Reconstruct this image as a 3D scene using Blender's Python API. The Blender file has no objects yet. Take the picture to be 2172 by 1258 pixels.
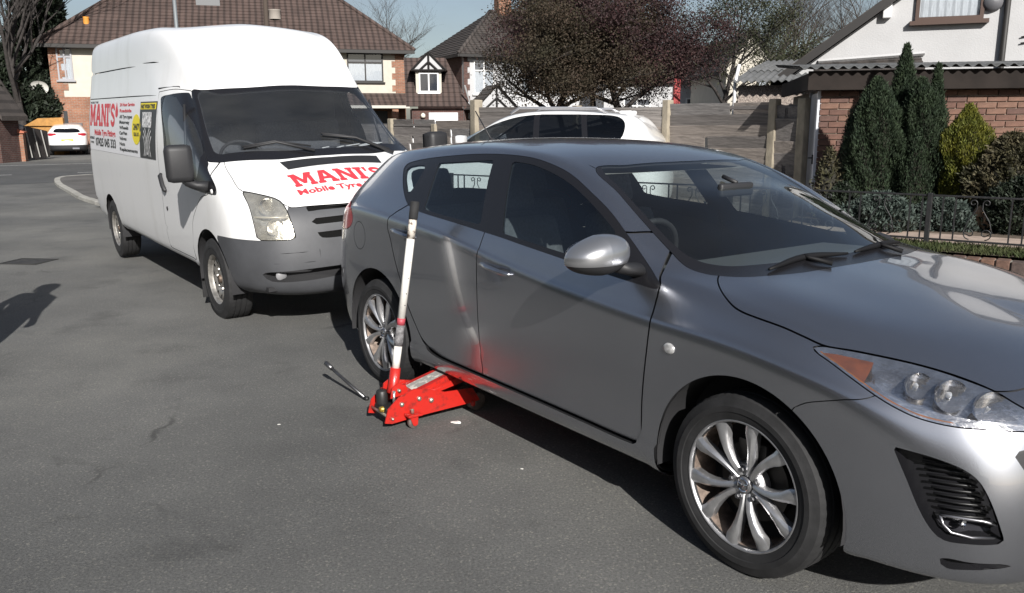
import bpy, bmesh, math, random
import numpy as np
from mathutils import Vector, Matrix
random.seed(7); RNG = np.random.default_rng(11)
sc = bpy.context.scene
COL = sc.collection
# ---------------------------------------------------------------- camera
PITCH, ROLL, CAM_H, FPX = 0.2063, -0.0037, 1.5323, 1771.1      # radians, radians, metres, focal length in 2172-px units
cp_, sp_ = math.cos(PITCH), math.sin(PITCH)
FW = np.array([0, cp_, -sp_]); R0 = np.array([1., 0, 0]); U0 = np.cross(R0, FW)
RT = math.cos(ROLL)*R0+math.sin(ROLL)*U0; UP = -math.sin(ROLL)*R0+math.cos(ROLL)*U0
EYE = np.array([0, 0, CAM_H])
cam = bpy.data.objects.new('camera', bpy.data.cameras.new('camera')); COL.objects.link(cam)
cam.matrix_world = Matrix(((RT[0], UP[0], -FW[0], 0), (RT[1], UP[1], -FW[1], 0), (RT[2], UP[2], -FW[2], CAM_H), (0, 0, 0, 1)))
cam.data.sensor_width = 36; cam.data.lens = FPX/2172*36; cam.data.clip_start = .05; cam.data.clip_end = 2000
sc.camera = cam
def at(px, py, Y):
    """point seen at photograph pixel (px,py) at world depth y=Y"""
    d = FW+RT*(px-1086)/FPX-UP*(py-629)/FPX
    return EYE+d*(Y/d[1])
def gnd(px, py, z=0.):
    d = FW+RT*(px-1086)/FPX-UP*(py-629)/FPX
    return EYE+d*((z-CAM_H)/d[2])
# ---------------------------------------------------------------- sky and sun
SUN = Vector((.50, -1.70, 1.02)).normalized()                   # towards the sun
w = bpy.data.worlds.new('World'); sc.world = w; w.use_nodes = True
nt = w.node_tree; bg = nt.nodes['Background']
sky = nt.nodes.new('ShaderNodeTexSky'); sky.sky_type = 'NISHITA'; sky.sun_disc = False
sky.sun_elevation = math.asin(SUN.z); sky.sun_rotation = math.atan2(SUN.x, SUN.y)
sky.air_density = 1.0; sky.dust_density = 1.1; sky.ozone_density = 2.0
# added noise veil that dims and greys the whole sky
tc = nt.nodes.new('ShaderNodeTexCoord'); mp = nt.nodes.new('ShaderNodeMapping'); mp.inputs['Scale'].default_value = (1, 1, 2.6)
nz = nt.nodes.new('ShaderNodeTexNoise'); nz.inputs['Scale'].default_value = 2.1; nz.inputs['Detail'].default_value = 7; nz.inputs['Roughness'].default_value = .58
cr = nt.nodes.new('ShaderNodeValToRGB'); cr.color_ramp.elements[0].position = .38; cr.color_ramp.elements[0].color = (.66, .66, .66, 1)
cr.color_ramp.elements[1].position = .70; cr.color_ramp.elements[1].color = (.95, .95, .95, 1)
hs = nt.nodes.new('ShaderNodeHueSaturation'); hs.inputs['Saturation'].default_value = .55; hs.inputs['Value'].default_value = .46
mx = nt.nodes.new('ShaderNodeMixRGB')
L_ = nt.links.new
L_(tc.outputs['Generated'], mp.inputs[0]); L_(mp.outputs[0], nz.inputs['Vector']); L_(nz.outputs[0], cr.inputs[0])
L_(sky.outputs[0], hs.inputs['Color']); L_(cr.outputs[0], mx.inputs[0]); L_(sky.outputs[0], mx.inputs[1]); L_(hs.outputs[0], mx.inputs[2])
L_(mx.outputs[0], bg.inputs[0]); bg.inputs[1].default_value = .088
sl = bpy.data.lights.new('sun', 'SUN'); sl.energy = 4.7; sl.angle = math.radians(.55); sl.color = (1, .965, .915)
so = bpy.data.objects.new('sun', sl); COL.objects.link(so)
so.rotation_euler = (-SUN).to_track_quat('-Z', 'Y').to_euler(); so.location = (5, -17, 10)
sc.view_settings.view_transform = 'Standard'; sc.view_settings.look = 'None'; sc.view_settings.gamma = 1
sc.view_settings.exposure = 0.6
sc.cycles.max_bounces = 8; sc.cycles.transparent_max_bounces = 16; sc.cycles.caustics_reflective = False; sc.cycles.caustics_refractive = False

# ---------- smooth half-shell surfaces -------------------------------------------------
def _basis(t, n):
    i = np.minimum(np.floor(t).astype(int), n-2); f = t-i
    b = np.stack([(1-f)**3, 3*f**3-6*f**2+4, -3*f**3+3*f**2+3*f+1, f**3], 1)/6
    d = np.stack([-(1-f)**2, 3*f**2-4*f, -3*f**2+2*f+1, f**2], 1)/2
    return i, b, d
def _ext(C, lo, hi):
    """ghost rows on axis 0; lo/hi: 'm' mirror in y, 'l' linear"""
    def gh(a, b, k):
        if k == 'm': return b*np.array([1, -1, 1])
        return 2*a-b
    return np.concatenate([gh(C[0], C[1], lo)[None], C, gh(C[-1], C[-2], hi)[None]], 0)
def shell(net, step=.02, ends='mmlm', comp=2):
    """net (nu,nv,3) -> fine grid S, N (unit normals), both (mu,mv,3)"""
    P = np.array(net, float); C = P.copy()
    eu, ev = ends[:2], ends[2:]
    def knots(C):
        E = _ext(C, *eu); K = (E[:-2]+4*E[1:-1]+E[2:])/6
        E = _ext(K.swapaxes(0, 1), *ev); return ((E[:-2]+4*E[1:-1]+E[2:])/6).swapaxes(0, 1)
    for _ in range(comp): C = C+.8*(P-knots(C))
    def samp(axis):
        d = np.linalg.norm(np.diff(P, axis=axis), axis=2).mean(axis=1-axis) if axis == 0 else np.linalg.norm(np.diff(P, axis=1), axis=2).mean(axis=0)
        t = [np.array([0.])]
        for i, L in enumerate(d):
            k = max(2, int(round(L/step))); t.append(i+np.arange(1, k+1)/k)
        return np.concatenate(t)
    tu, tv = samp(0), samp(1)
    nu, nv = P.shape[:2]
    E = _ext(C, *eu); E = _ext(E.swapaxes(0, 1), *ev).swapaxes(0, 1)
    def mat(t, n):
        i, b, d = _basis(t, n); B = np.zeros((len(t), n+2)); D = B.copy()
        for k in range(4): B[np.arange(len(t)), i+k] += b[:, k]; D[np.arange(len(t)), i+k] += d[:, k]
        return B, D
    Bu, Du = mat(tu, nu); Bv, Dv = mat(tv, nv)
    ev_ = lambda A, B: np.einsum('ai,ijk,bj->abk', A, E, B, optimize=True)
    S = ev_(Bu, Bv); Su = ev_(Du, Bv); Sv = ev_(Bu, Dv)
    N = np.cross(Su, Sv); N /= np.linalg.norm(N, axis=2, keepdims=True)+1e-12
    return S, N, tu, tv
class Soup:
    def __init__(s, V, N, Q, P): s.V, s.N, s.Q, s.P = V, N, Q, P
    @staticmethod
    def grid(S, N):
        a, b = S.shape[:2]; I = np.arange(a*b).reshape(a, b)
        Q = np.stack([I[:-1, :-1], I[1:, :-1], I[1:, 1:], I[:-1, 1:]], -1).reshape(-1, 4)
        return Soup(S.reshape(-1, 3).copy(), N.reshape(-1, 3).copy(), Q, [])
    def cut(s, g):
        """split by scalar field g(V): returns (g<0 part, g>=0 part)"""
        G = g(s.V) if callable(g) else g
        G = np.where(np.abs(G) < 1e-7, 1e-7, G)
        neg = G < 0; c = neg[s.Q].sum(1)
        qi, qo = s.Q[c == 4], s.Q[c == 0]
        mixed = [tuple(q) for q in s.Q[(c > 0) & (c < 4)]]
        pi, po = [], []; cache = {}; nv, nn = [], []; base = len(s.V)
        def mid(a, b):
            k = (a, b) if a < b else (b, a)
            if k not in cache:
                a, b = k; t = G[a]/(G[a]-G[b])
                cache[k] = base+len(nv); nv.append(s.V[a]+t*(s.V[b]-s.V[a])); m = s.N[a]+t*(s.N[b]-s.N[a]); nn.append(m/(np.linalg.norm(m)+1e-12))
            return cache[k]
        for p in mixed+s.P:
            A, B = [], []
            L = len(p)
            for k in range(L):
                a, b = p[k], p[(k+1) % L]
                (A if neg[a] else B).append(a)
                if neg[a] != neg[b]: m = mid(a, b); A.append(m); B.append(m)
            if len(A) > 2: pi.append(A)
            if len(B) > 2: po.append(B)
        V = np.concatenate([s.V, np.array(nv)]) if nv else s.V
        N = np.concatenate([s.N, np.array(nn)]) if nn else s.N
        return Soup(V, N, qi, pi), Soup(V, N, qo, po)
    def offset(s, d): return Soup(s.V+s.N*(d[:, None] if isinstance(d, np.ndarray) else d), s.N, s.Q, s.P)
    def empty(s): return len(s.Q) == 0 and not s.P
def smooth(pts, n=6, closed=True):
    """Catmull-Rom through pts; a point given as (a,b,1) is a sharp corner"""
    P = [np.array(p[:2], float) for p in pts]; sh = [len(p) > 2 for p in pts]; m = len(P); out = []
    for i in range(m if closed else m-1):
        p1, p2 = P[i], P[(i+1) % m]
        p0 = P[i-1] if (closed or i > 0) else p1; p3 = P[(i+2) % m] if (closed or i+2 < m) else p2
        if sh[i]: p0 = 2*p1-p2
        if sh[(i+1) % m]: p3 = 2*p2-p1
        L = np.linalg.norm(p2-p1)
        t1 = (p2-p0); t2 = (p3-p1)
        t1 = t1/(np.linalg.norm(t1)+1e-9)*L; t2 = t2/(np.linalg.norm(t2)+1e-9)*L
        for k in range(n):
            t = k/n; out.append((2*t**3-3*t**2+1)*p1+(t**3-2*t**2+t)*t1+(-2*t**3+3*t**2)*p2+(t**3-t**2)*t2)
    if not closed: out.append(P[-1])
    return np.array(out)
def sdist(poly, X, closed=True):
    """signed distance (neg inside) of points X (n,2) to polygon; unsigned if open"""
    A = poly; B = np.roll(poly, -1, 0)
    if not closed: A, B = A[:-1], B[:-1]
    d = np.full(len(X), 1e9); ins = np.zeros(len(X), bool)
    for a, b in zip(A, B):
        e = b-a; w = X-a; t = np.clip((w@e)/(e@e+1e-15), 0, 1)
        d = np.minimum(d, np.hypot(*(w-t[:, None]*e).T))
        if closed:
            c = (a[1] > X[:, 1]) != (b[1] > X[:, 1])
            with np.errstate(divide='ignore', invalid='ignore'):
                ins ^= c & (X[:, 0] < (b[0]-a[0])*(X[:, 1]-a[1])/(b[1]-a[1])+a[0])
    return np.where(ins, -d, d) if closed else d
# ---------------------------------------------------------------- materials
MATS = {}
def mat(name, col, rough=.6, metal=0, var=0, scale=8, bump=0, bscale=60, coat=0, coatr=.03, spec=.5, col2=None, detail=4, island=0, trans=0, aniso=(1, 1, 1), mixr=(.35, .65)):
    """principled surface; colour wanders by noise (var or towards col2), fine relief by bump"""
    if name in MATS: return MATS[name]
    m = bpy.data.materials.new(name); m.use_nodes = True; MATS[name] = m
    n = m.node_tree; p = n.nodes['Principled BSDF']; lk = n.links.new
    p.inputs['Roughness'].default_value = rough; p.inputs['Metallic'].default_value = metal
    p.inputs['Coat Weight'].default_value = coat; p.inputs['Coat Roughness'].default_value = coatr
    p.inputs['Specular IOR Level'].default_value = spec
    c = (*col, 1); p.inputs['Base Color'].default_value = c
    if var or col2 or bump or island:
        tc = n.nodes.new('ShaderNodeTexCoord'); mp = n.nodes.new('ShaderNodeMapping'); mp.inputs['Scale'].default_value = aniso
        lk(tc.outputs['Object'], mp.inputs[0])
    src = None
    if var or col2:
        z = n.nodes.new('ShaderNodeTexNoise'); z.inputs['Scale'].default_value = scale; z.inputs['Detail'].default_value = detail; z.inputs['Roughness'].default_value = .62
        lk(mp.outputs[0], z.inputs['Vector'])
        r = n.nodes.new('ShaderNodeValToRGB'); r.color_ramp.elements[0].position, r.color_ramp.elements[1].position = mixr
        r.color_ramp.elements[0].color = c if col2 else tuple(v*(1-var) for v in col)+(1,)
        r.color_ramp.elements[1].color = (*col2, 1) if col2 else tuple(min(1, v*(1+var)) for v in col)+(1,)
        lk(z.outputs[0], r.inputs[0]); src = r.outputs[0]
    if island:
        g = n.nodes.new('ShaderNodeNewGeometry'); h = n.nodes.new('ShaderNodeHueSaturation')
        mr = n.nodes.new('ShaderNodeMapRange'); mr.inputs['To Min'].default_value = 1-island; mr.inputs['To Max'].default_value = 1+island
        lk(g.outputs['Random Per Island'], mr.inputs[0]); lk(mr.outputs[0], h.inputs['Value'])
        if src: lk(src, h.inputs['Color'])
        else: h.inputs['Color'].default_value = c
        src = h.outputs[0]
    if src: lk(src, p.inputs['Base Color'])
    if bump:
        z2 = n.nodes.new('ShaderNodeTexNoise'); z2.inputs['Scale'].default_value = bscale; z2.inputs['Detail'].default_value = 5
        lk(mp.outputs[0], z2.inputs['Vector'])
        b = n.nodes.new('ShaderNodeBump'); b.inputs['Strength'].default_value = 1; b.inputs['Distance'].default_value = bump
        lk(z2.outputs[0], b.inputs['Height']); lk(b.outputs[0], p.inputs['Normal'])
    if trans:
        t = n.nodes.new('ShaderNodeBsdfTranslucent'); ms = n.nodes.new('ShaderNodeMixShader'); ms.inputs[0].default_value = trans
        if src: lk(src, t.inputs[0])
        else: t.inputs[0].default_value = c
        o = n.nodes['Material Output']; lk(p.outputs[0], ms.inputs[1]); lk(t.outputs[0], ms.inputs[2]); lk(ms.outputs[0], o.inputs[0])
    return m
def glass(name, tint, refl=1.0, ior=1.5, dust=0):
    if name in MATS: return MATS[name]
    m = bpy.data.materials.new(name); m.use_nodes = True; MATS[name] = m
    n = m.node_tree; n.nodes.remove(n.nodes['Principled BSDF']); lk = n.links.new
    t = n.nodes.new('ShaderNodeBsdfTransparent'); t.inputs[0].default_value = (*tint, 1)
    g = n.nodes.new('ShaderNodeBsdfGlossy'); g.inputs['Roughness'].default_value = .0; g.inputs[0].default_value = (refl, refl, refl, 1)
    f0 = 2*((ior-1)/(ior+1))**2; lw = n.nodes.new('ShaderNodeLayerWeight'); lw.inputs[0].default_value = .5
    pw = n.nodes.new('ShaderNodeMath'); pw.operation = 'POWER'; pw.inputs[1].default_value = 5; lk(lw.outputs['Facing'], pw.inputs[0])
    f = n.nodes.new('ShaderNodeMath'); f.operation = 'MULTIPLY_ADD'; f.inputs[1].default_value = 1-f0; f.inputs[2].default_value = f0; lk(pw.outputs[0], f.inputs[0])
    ms = n.nodes.new('ShaderNodeMixShader'); lk(f.outputs[0], ms.inputs[0]); lk(t.outputs[0], ms.inputs[1]); lk(g.outputs[0], ms.inputs[2])
    out = ms.outputs[0]
    if dust:  # grey diffuse film; on the windscreens it stands for a hazy sheen
        d = n.nodes.new('ShaderNodeBsdfDiffuse'); d.inputs[0].default_value = (.5, .5, .48, 1); m2 = n.nodes.new('ShaderNodeMixShader')
        z = n.nodes.new('ShaderNodeTexNoise'); z.inputs['Scale'].default_value = 3; z.inputs['Detail'].default_value = 4
        mr = n.nodes.new('ShaderNodeMapRange'); mr.inputs['To Min'].default_value = 0; mr.inputs['To Max'].default_value = dust*2
        lk(z.outputs[0], mr.inputs[0]); lk(mr.outputs[0], m2.inputs[0]); lk(out, m2.inputs[1]); lk(d.outputs[0], m2.inputs[2]); out = m2.outputs[0]
    lk(out, n.nodes['Material Output'].inputs[0])
    return m
# ---------------------------------------------------------------- objects
def tag(o, label=None, cat=None, group=None, kind=None):
    if label: o['label'] = label
    if cat: o['category'] = cat
    if group: o['group'] = group
    if kind: o['kind'] = kind
    return o
def link(o, parent=None):
    COL.objects.link(o)
    if parent is not None: o.parent = parent
    return o
def empty(name, loc=(0, 0, 0), rz=0, label=None, cat=None, group=None, kind=None, parent=None):
    o = bpy.data.objects.new(name, None); o.location = loc; o.rotation_euler = (0, 0, rz); o.empty_display_size = .2
    return tag(link(o, parent), label, cat, group, kind)
def data(name, V, F, m, smooth_=False, N=None):
    me = bpy.data.meshes.new(name); V = np.asarray(V, float)
    me.from_pydata(V.tolist(), [], [list(map(int, f)) for f in F]); me.materials.append(m)
    if smooth_ or N is not None: me.polygons.foreach_set('use_smooth', [True]*len(me.polygons))
    if N is not None: me.normals_split_custom_set_from_vertices(np.asarray(N).tolist())
    me.update(); return me
def ob(name, V, F, m, parent=None, smooth_=False, N=None):
    return link(bpy.data.objects.new(name, data(name, V, F, m, smooth_, N)), parent)
def quick(name, V, Q, m, parent=None, smooth_=False):
    """large quad meshes"""
    me = bpy.data.meshes.new(name); n, k = len(V), len(Q)
    me.vertices.add(n); me.vertices.foreach_set('co', np.asarray(V, np.float32).ravel())
    me.loops.add(k*4); me.loops.foreach_set('vertex_index', np.asarray(Q, np.int32).ravel())
    me.polygons.add(k); me.polygons.foreach_set('loop_start', np.arange(k, dtype=np.int32)*4); me.polygons.foreach_set('loop_total', np.full(k, 4, np.int32))
    if smooth_: me.polygons.foreach_set('use_smooth', [True]*k)
    me.materials.append(m); me.update(); me.validate()
    return link(bpy.data.objects.new(name, me), parent)
class MB:
    """collects simple solids into one mesh"""
    def __init__(s): s.V, s.F = [], []
    def add(s, V, F):
        b = len(s.V); s.V += [tuple(v) for v in V]; s.F += [[b+i for i in f] for f in F]; return s
    def box(s, a, b, bev=0, M=None):
        x0, y0, z0 = a; x1, y1, z1 = b
        if bev:
            bm = bmesh.new(); bmesh.ops.create_cube(bm, size=1)
            for v in bm.verts: v.co = ((x0+x1)/2+v.co.x*(x1-x0), (y0+y1)/2+v.co.y*(y1-y0), (z0+z1)/2+v.co.z*(z1-z0))
            bmesh.ops.bevel(bm, geom=bm.edges[:], offset=bev, segments=2, affect='EDGES', profile=.6)
            V = [tuple(v.co) for v in bm.verts]; bm.verts.index_update(); F = [[v.index for v in f.verts] for f in bm.faces]; bm.free()
        else:
            V = [(x, y, z) for x in (x0, x1) for y in (y0, y1) for z in (z0, z1)]
            F = [(0, 1, 3, 2), (4, 6, 7, 5), (0, 4, 5, 1), (2, 3, 7, 6), (0, 2, 6, 4), (1, 5, 7, 3)]
        if M is not None: V = [tuple(M@Vector(v)) for v in V]
        return s.add(V, F)
    def prism(s, poly, h0, h1, axis='y', M=None):
        """closed 2-D outline swept along an axis; outline coords are the other two axes in xyz order"""
        n = len(poly); V = []
        for h in (h0, h1):
            for a, b in poly: V.append({'x': (h, a, b), 'y': (a, h, b), 'z': (a, b, h)}[axis])
        F = [list(range(n))[::-1], list(range(n, 2*n))]+[[i, (i+1) % n, n+(i+1) % n, n+i] for i in range(n)]
        if M is not None: V = [tuple(M@Vector(v)) for v in V]
        return s.add(V, F)
    def tube(s, pts, r, seg=8, cap=True, flat=1):
        P = [Vector(p) for p in pts]; n = len(P); V, F = [], []
        R = r if isinstance(r, (list, tuple)) else [r]*n
        up = Vector((0, 0, 1)); d0 = (P[1]-P[0]).normalized()
        if abs(d0.z) > .9: up = Vector((1, 0, 0))
        for i in range(n):
            d = (P[min(i+1, n-1)]-P[max(i-1, 0)]).normalized()
            a = d.cross(up); a = a.normalized() if a.length > 1e-6 else Vector((1, 0, 0)); b = a.cross(d).normalized(); up = b
            for k in range(seg):
                t = 2*math.pi*k/seg; V.append(P[i]+(a*math.cos(t)+b*math.sin(t)*flat)*R[i])
        for i in range(n-1):
            for k in range(seg): F.append([i*seg+k, i*seg+(k+1) % seg, (i+1)*seg+(k+1) % seg, (i+1)*seg+k])
        if cap: F += [list(range(seg))[::-1], [(n-1)*seg+k for k in range(seg)]]
        return s.add(V, F)
    def lathe(s, prof, seg=32, axis='y', c=(0, 0, 0), closed=False, mod=None):
        """prof: (radius, along) pairs about axis"""
        V, F = [], []; n = len(prof)
        for k in range(seg):
            t = 2*math.pi*k/seg; co, si = math.cos(t), math.sin(t)
            for j, (r, h) in enumerate(prof):
                if mod: r = mod(j, k, r)
                V.append({'y': (c[0]+r*co, c[1]+h, c[2]+r*si), 'z': (c[0]+r*co, c[1]+r*si, c[2]+h), 'x': (c[0]+h, c[1]+r*co, c[2]+r*si)}[axis])
        for k in range(seg):
            for j in range(n if closed else n-1):
                a, b = k*n+j, k*n+(j+1) % n; k2 = (k+1) % seg; F.append([a, b, k2*n+(j+1) % n, k2*n+j])
        return s.add(V, F)
    def disc(s, c, r, axis='y', seg=20):
        V = []
        for k in range(seg):
            t = 2*math.pi*k/seg; a, b = r*math.cos(t), r*math.sin(t)
            V.append({'y': (c[0]+a, c[1], c[2]+b), 'z': (c[0]+a, c[1]+b, c[2]), 'x': (c[0], c[1]+a, c[2]+b)}[axis])
        return s.add(V, [list(range(seg))])
    def build(s, name, m, parent=None, smooth_=False, angle=None):
        o = ob(name, s.V, s.F, m, parent, smooth_)
        fix(o.data)
        if angle: sharp(o.data, angle)
        return o
    def mesh(s, name, m, smooth_=False, angle=None):
        d = data(name, s.V, s.F, m, smooth_); fix(d)
        if angle: sharp(d, angle)
        return d
def fix(me):
    bm = bmesh.new(); bm.from_mesh(me); bmesh.ops.recalc_face_normals(bm, faces=bm.faces[:]); bm.to_mesh(me); bm.free()
def sharp(me, angle):
    me.polygons.foreach_set('use_smooth', [True]*len(me.polygons)); me.set_sharp_from_angle(angle=math.radians(angle))
def inst(src, parent=None, loc=None, rot=None, scale=None, name=None):
    o = bpy.data.objects.new(name or src.name.split('.')[0], src.data if not isinstance(src, bpy.types.Mesh) else src)
    link(o, parent)
    if loc is not None: o.location = loc
    if rot is not None: o.rotation_euler = rot
    if scale is not None: o.scale = scale
    return o
def copy_tree(o, parent=None):
    c = o.copy(); COL.objects.link(c); c.parent = parent
    for ch in o.children: copy_tree(ch, c)
    return c
def soup_ob(name, soups, m, parent, side=None):
    """side: 'R' mirrored to -y, 'L' as is, 'B' both halves in one mesh"""
    V, N, F = [], [], []; base = 0
    for s in (soups if isinstance(soups, list) else [soups]):
        if s.empty(): continue
        idx = np.unique(np.concatenate([s.Q.ravel()]+[np.array(p) for p in s.P]).astype(int))
        rm = np.zeros(len(s.V), int); rm[idx] = np.arange(len(idx))
        v, nn = s.V[idx], s.N[idx]; f = [rm[q].tolist() for q in s.Q]+[rm[np.array(p)].tolist() for p in s.P]
        for sd in ('LR' if side == 'B' else side):
            k = np.array([1, -1, 1]) if sd == 'R' else 1
            V.append(v*k); N.append(nn*k); F += [[base+i for i in (q[::-1] if sd == 'R' else q)] for q in f]; base += len(v)
    if not V: return None
    return ob(name, np.concatenate(V), F, m, parent, True, np.concatenate(N))
def ringpts(r, n, c=(0, 0)): return [(c[0]+r*math.cos(2*math.pi*k/n), c[1]+r*math.sin(2*math.pi*k/n)) for k in range(n)]

# ================================================================ ground, road, pavement
E1 = np.array([.82, .572]); E2 = np.array([-.572, .82])           # along / across the side road
D0 = np.array([.5865, -.81]); NL = np.array([.81, .5865])          # street direction (towards the camera) and kerb side
ORG = np.array([1.4694, 3.1466])
def street(s, o): p = ORG+D0*s+NL*o; return p
def asphalt(name, c0, c1, patch=None):
    if name in MATS: return MATS[name]
    m = bpy.data.materials.new(name); m.use_nodes = True; MATS[name] = m
    n = m.node_tree; p = n.nodes['Principled BSDF']; lk = n.links.new; p.inputs['Roughness'].default_value = .82; p.inputs['Specular IOR Level'].default_value = .35
    tc = n.nodes.new('ShaderNodeTexCoord')
    def noise(sc_, det, ro=.6):
        z = n.nodes.new('ShaderNodeTexNoise'); z.inputs['Scale'].default_value = sc_; z.inputs['Detail'].default_value = det; z.inputs['Roughness'].default_value = ro; lk(tc.outputs['Object'], z.inputs['Vector']); return z.outputs[0]
    def ramp(src, a, b, ca, cb):
        r = n.nodes.new('ShaderNodeValToRGB'); r.color_ramp.elements[0].position = a; r.color_ramp.elements[1].position = b; r.color_ramp.elements[0].color = (*ca, 1); r.color_ramp.elements[1].color = (*cb, 1); lk(src, r.inputs[0]); return r.outputs[0]
    def mixc(a, b, f, mode='MULTIPLY'):
        x = n.nodes.new('ShaderNodeMixRGB'); x.blend_type = mode
        if isinstance(f, float): x.inputs[0].default_value = f
        else: lk(f, x.inputs[0])
        lk(a, x.inputs[1]); lk(b, x.inputs[2]); return x.outputs[0]
    base = ramp(noise(.55, 6), .35, .68, c0, c1)
    fine = ramp(noise(95, 3, .8), .30, .72, (.55, .55, .55), (1.35, 1.34, 1.30))
    col = mixc(base, fine, 1.0)
    vo = n.nodes.new('ShaderNodeTexVoronoi'); vo.inputs['Scale'].default_value = 130; lk(tc.outputs['Object'], vo.inputs['Vector'])
    chip = ramp(vo.outputs['Color'], .80, .86, (1, 1, 1), (1.9, 1.85, 1.7)); col = mixc(col, chip, .55)
    stain = ramp(noise(1.3, 5, .65), .56, .74, (1, 1, 1), (.5, .5, .51)); col = mixc(col, stain, .7)
    worn = ramp(noise(.22, 4), .48, .62, (1, 1, 1), (1.25, 1.24, 1.2)); col = mixc(col, worn, 1.0)
    # hairline cracks
    v2 = n.nodes.new('ShaderNodeTexVoronoi'); v2.feature = 'DISTANCE_TO_EDGE'; v2.inputs['Scale'].default_value = .42
    wz_ = n.nodes.new('ShaderNodeTexNoise'); wz_.inputs['Scale'].default_value = 2.4; wz_.inputs['Detail'].default_value = 5; lk(tc.outputs['Object'], wz_.inputs['Vector'])
    ad = n.nodes.new('ShaderNodeMixRGB'); ad.blend_type = 'ADD'; ad.inputs[0].default_value = .55; lk(tc.outputs['Object'], ad.inputs[1]); lk(wz_.outputs['Color'], ad.inputs[2]); lk(ad.outputs[0], v2.inputs['Vector'])
    crack = ramp(v2.outputs['Distance'], .003, .009, (.55, .55, .55), (1, 1, 1)); cm = ramp(noise(.9, 3), .56, .64, (0, 0, 0), (1, 1, 1)); col = mixc(col, crack, cm)
    lk(col, p.inputs['Base Color'])
    b = n.nodes.new('ShaderNodeBump'); b.inputs['Distance'].default_value = .005; b.inputs['Strength'].default_value = .9; lk(noise(140, 4, .75), b.inputs['Height']); lk(b.outputs[0], p.inputs['Normal'])
    return m
def sheet(name, pts, z, m, kind='structure', parent=None):
    o = ob(name, [(p[0], p[1], z if len(p) < 3 else p[2]) for p in pts], [list(range(len(pts)))], m, parent); fix_up(o)
    if kind: o['kind'] = kind
    return o
def fix_up(o):
    if o.data.polygons[0].normal.z < 0: o.data.flip_normals()
sheet('ground', [(-900, -300), (900, -300), (900, 1500), (-900, 1500)], -.012, mat('far ground', (.07, .075, .045), .95, var=.4, scale=.05))
ROADM = asphalt('street asphalt', (.098, .099, .099), (.160, .160, .157))
sheet('road', [(-70, -25), (40, -25), (40, 30), (-70, 62)], 0, ROADM)
sr = [E2*25.1+E1*-70, E2*25.1+E1*70, E2*37.2+E1*70, E2*37.2+E1*-70]
sheet('side_road', sr, .004, asphalt('side road asphalt', (.07, .072, .075), (.095, .097, .1)))
LINE = mat('worn road paint', (.62, .62, .60), .7, col2=(.30, .30, .29), scale=9, mixr=(.48, .72))
for i, (a, b, c) in enumerate(((-9.2, -7.9, 0), (-5.6, -3.5, 0), (-1.9, .1, 0), (1.9, 3.9, 0), (5.7, 7.7, 0))):
    a0 = a+5.0; b0 = b+5.0
    q = E2*29.75; sheet('road_marking', [q+E1*(a0-2.9)+E2*-.06, q+E1*(b0-2.9)+E2*-.06, q+E1*(b0-2.9)+E2*.06, q+E1*(a0-2.9)+E2*.06], .008, LINE)
q = E2*36.4; sheet('road_marking', [q+E1*.0+E2*-.08, q+E1*6+E2*-.08, q+E1*6+E2*.08, q+E1*.0+E2*.08], .008, LINE)
# pavement with kerb stones
KERB = [tuple(street(9, 1.15)), tuple(street(-3.55, 1.12)), tuple(street(-4.35, .45)), tuple(street(-9.6, .42)), (-8.18, 16.31), (-8.99, 17.36), (-9.75, 18.55), (-11.36, 20.98), (-12.45, 22.9), (-12.85, 23.9), (-12.60, 24.75), (-11.6, 25.55), tuple(E2*25.1+E1*6.0), tuple(E2*25.1+E1*30)]
PAV = mat('pavement tarmac', (.10, .095, .09), .9, var=.25, scale=1.2, bump=.003, bscale=130)
pav = sheet('pavement', KERB+[(30, 45), (30, -3), (8.2, -3.6)], .06, PAV)
KST = mat('kerb concrete', (.33, .32, .29), .85, var=.22, scale=3, bump=.002, bscale=60)
def kerbs(poly, i0, i1):
    P = [np.array(p) for p in poly[i0:i1+1]]; cum = [0]
    for a, b in zip(P, P[1:]): cum.append(cum[-1]+np.linalg.norm(b-a))
    L = cum[-1]; n = int(L/.92); prev = None
    def pt(s): return np.array([np.interp(s, cum, [p[0] for p in P]), np.interp(s, cum, [p[1] for p in P])])
    for k in range(n):
        a, b = pt(k*L/n+.006), pt((k+1)*L/n-.006); d = (b-a)/np.linalg.norm(b-a); nn = np.array([-d[1], d[0]])
        h = .066+random.uniform(-.004, .004)
        M = Matrix(((d[0], nn[0], 0, (a[0]+b[0])/2), (d[1], nn[1], 0, (a[1]+b[1])/2), (0, 0, 1, 0), (0, 0, 0, 1)))
        l = np.linalg.norm(b-a)/2
        MB().box((-l, -.13, -.03), (l, .012, h), .012, M).build('kerb_stone', KST, pav)
kerbs(KERB, 0, 12)
# manhole
mh = empty('manhole_cover', (-5.48, 9.35, 0), math.radians(-8), 'rectangular dark iron manhole cover set in the road', 'manhole')
mb = MB().box((-.19, -.155, -.01), (.19, .155, .005), .004); mb.build('lid', mat('worn iron', (.055, .052, .048), .6, .4, var=.3, scale=20, bump=.004, bscale=70), mh)
IR = mat('iron rim', (.045, .043, .04), .6, .4)
for a_, b_ in (((-.235, -.2), (-.2, .2)), ((.2, -.2), (.235, .2)), ((-.2, -.2), (.2, -.165)), ((-.2, .165), (.2, .2))): MB().box((*a_, -.01), (*b_, .006), .002).build('frame_bar', IR, mh)
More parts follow.
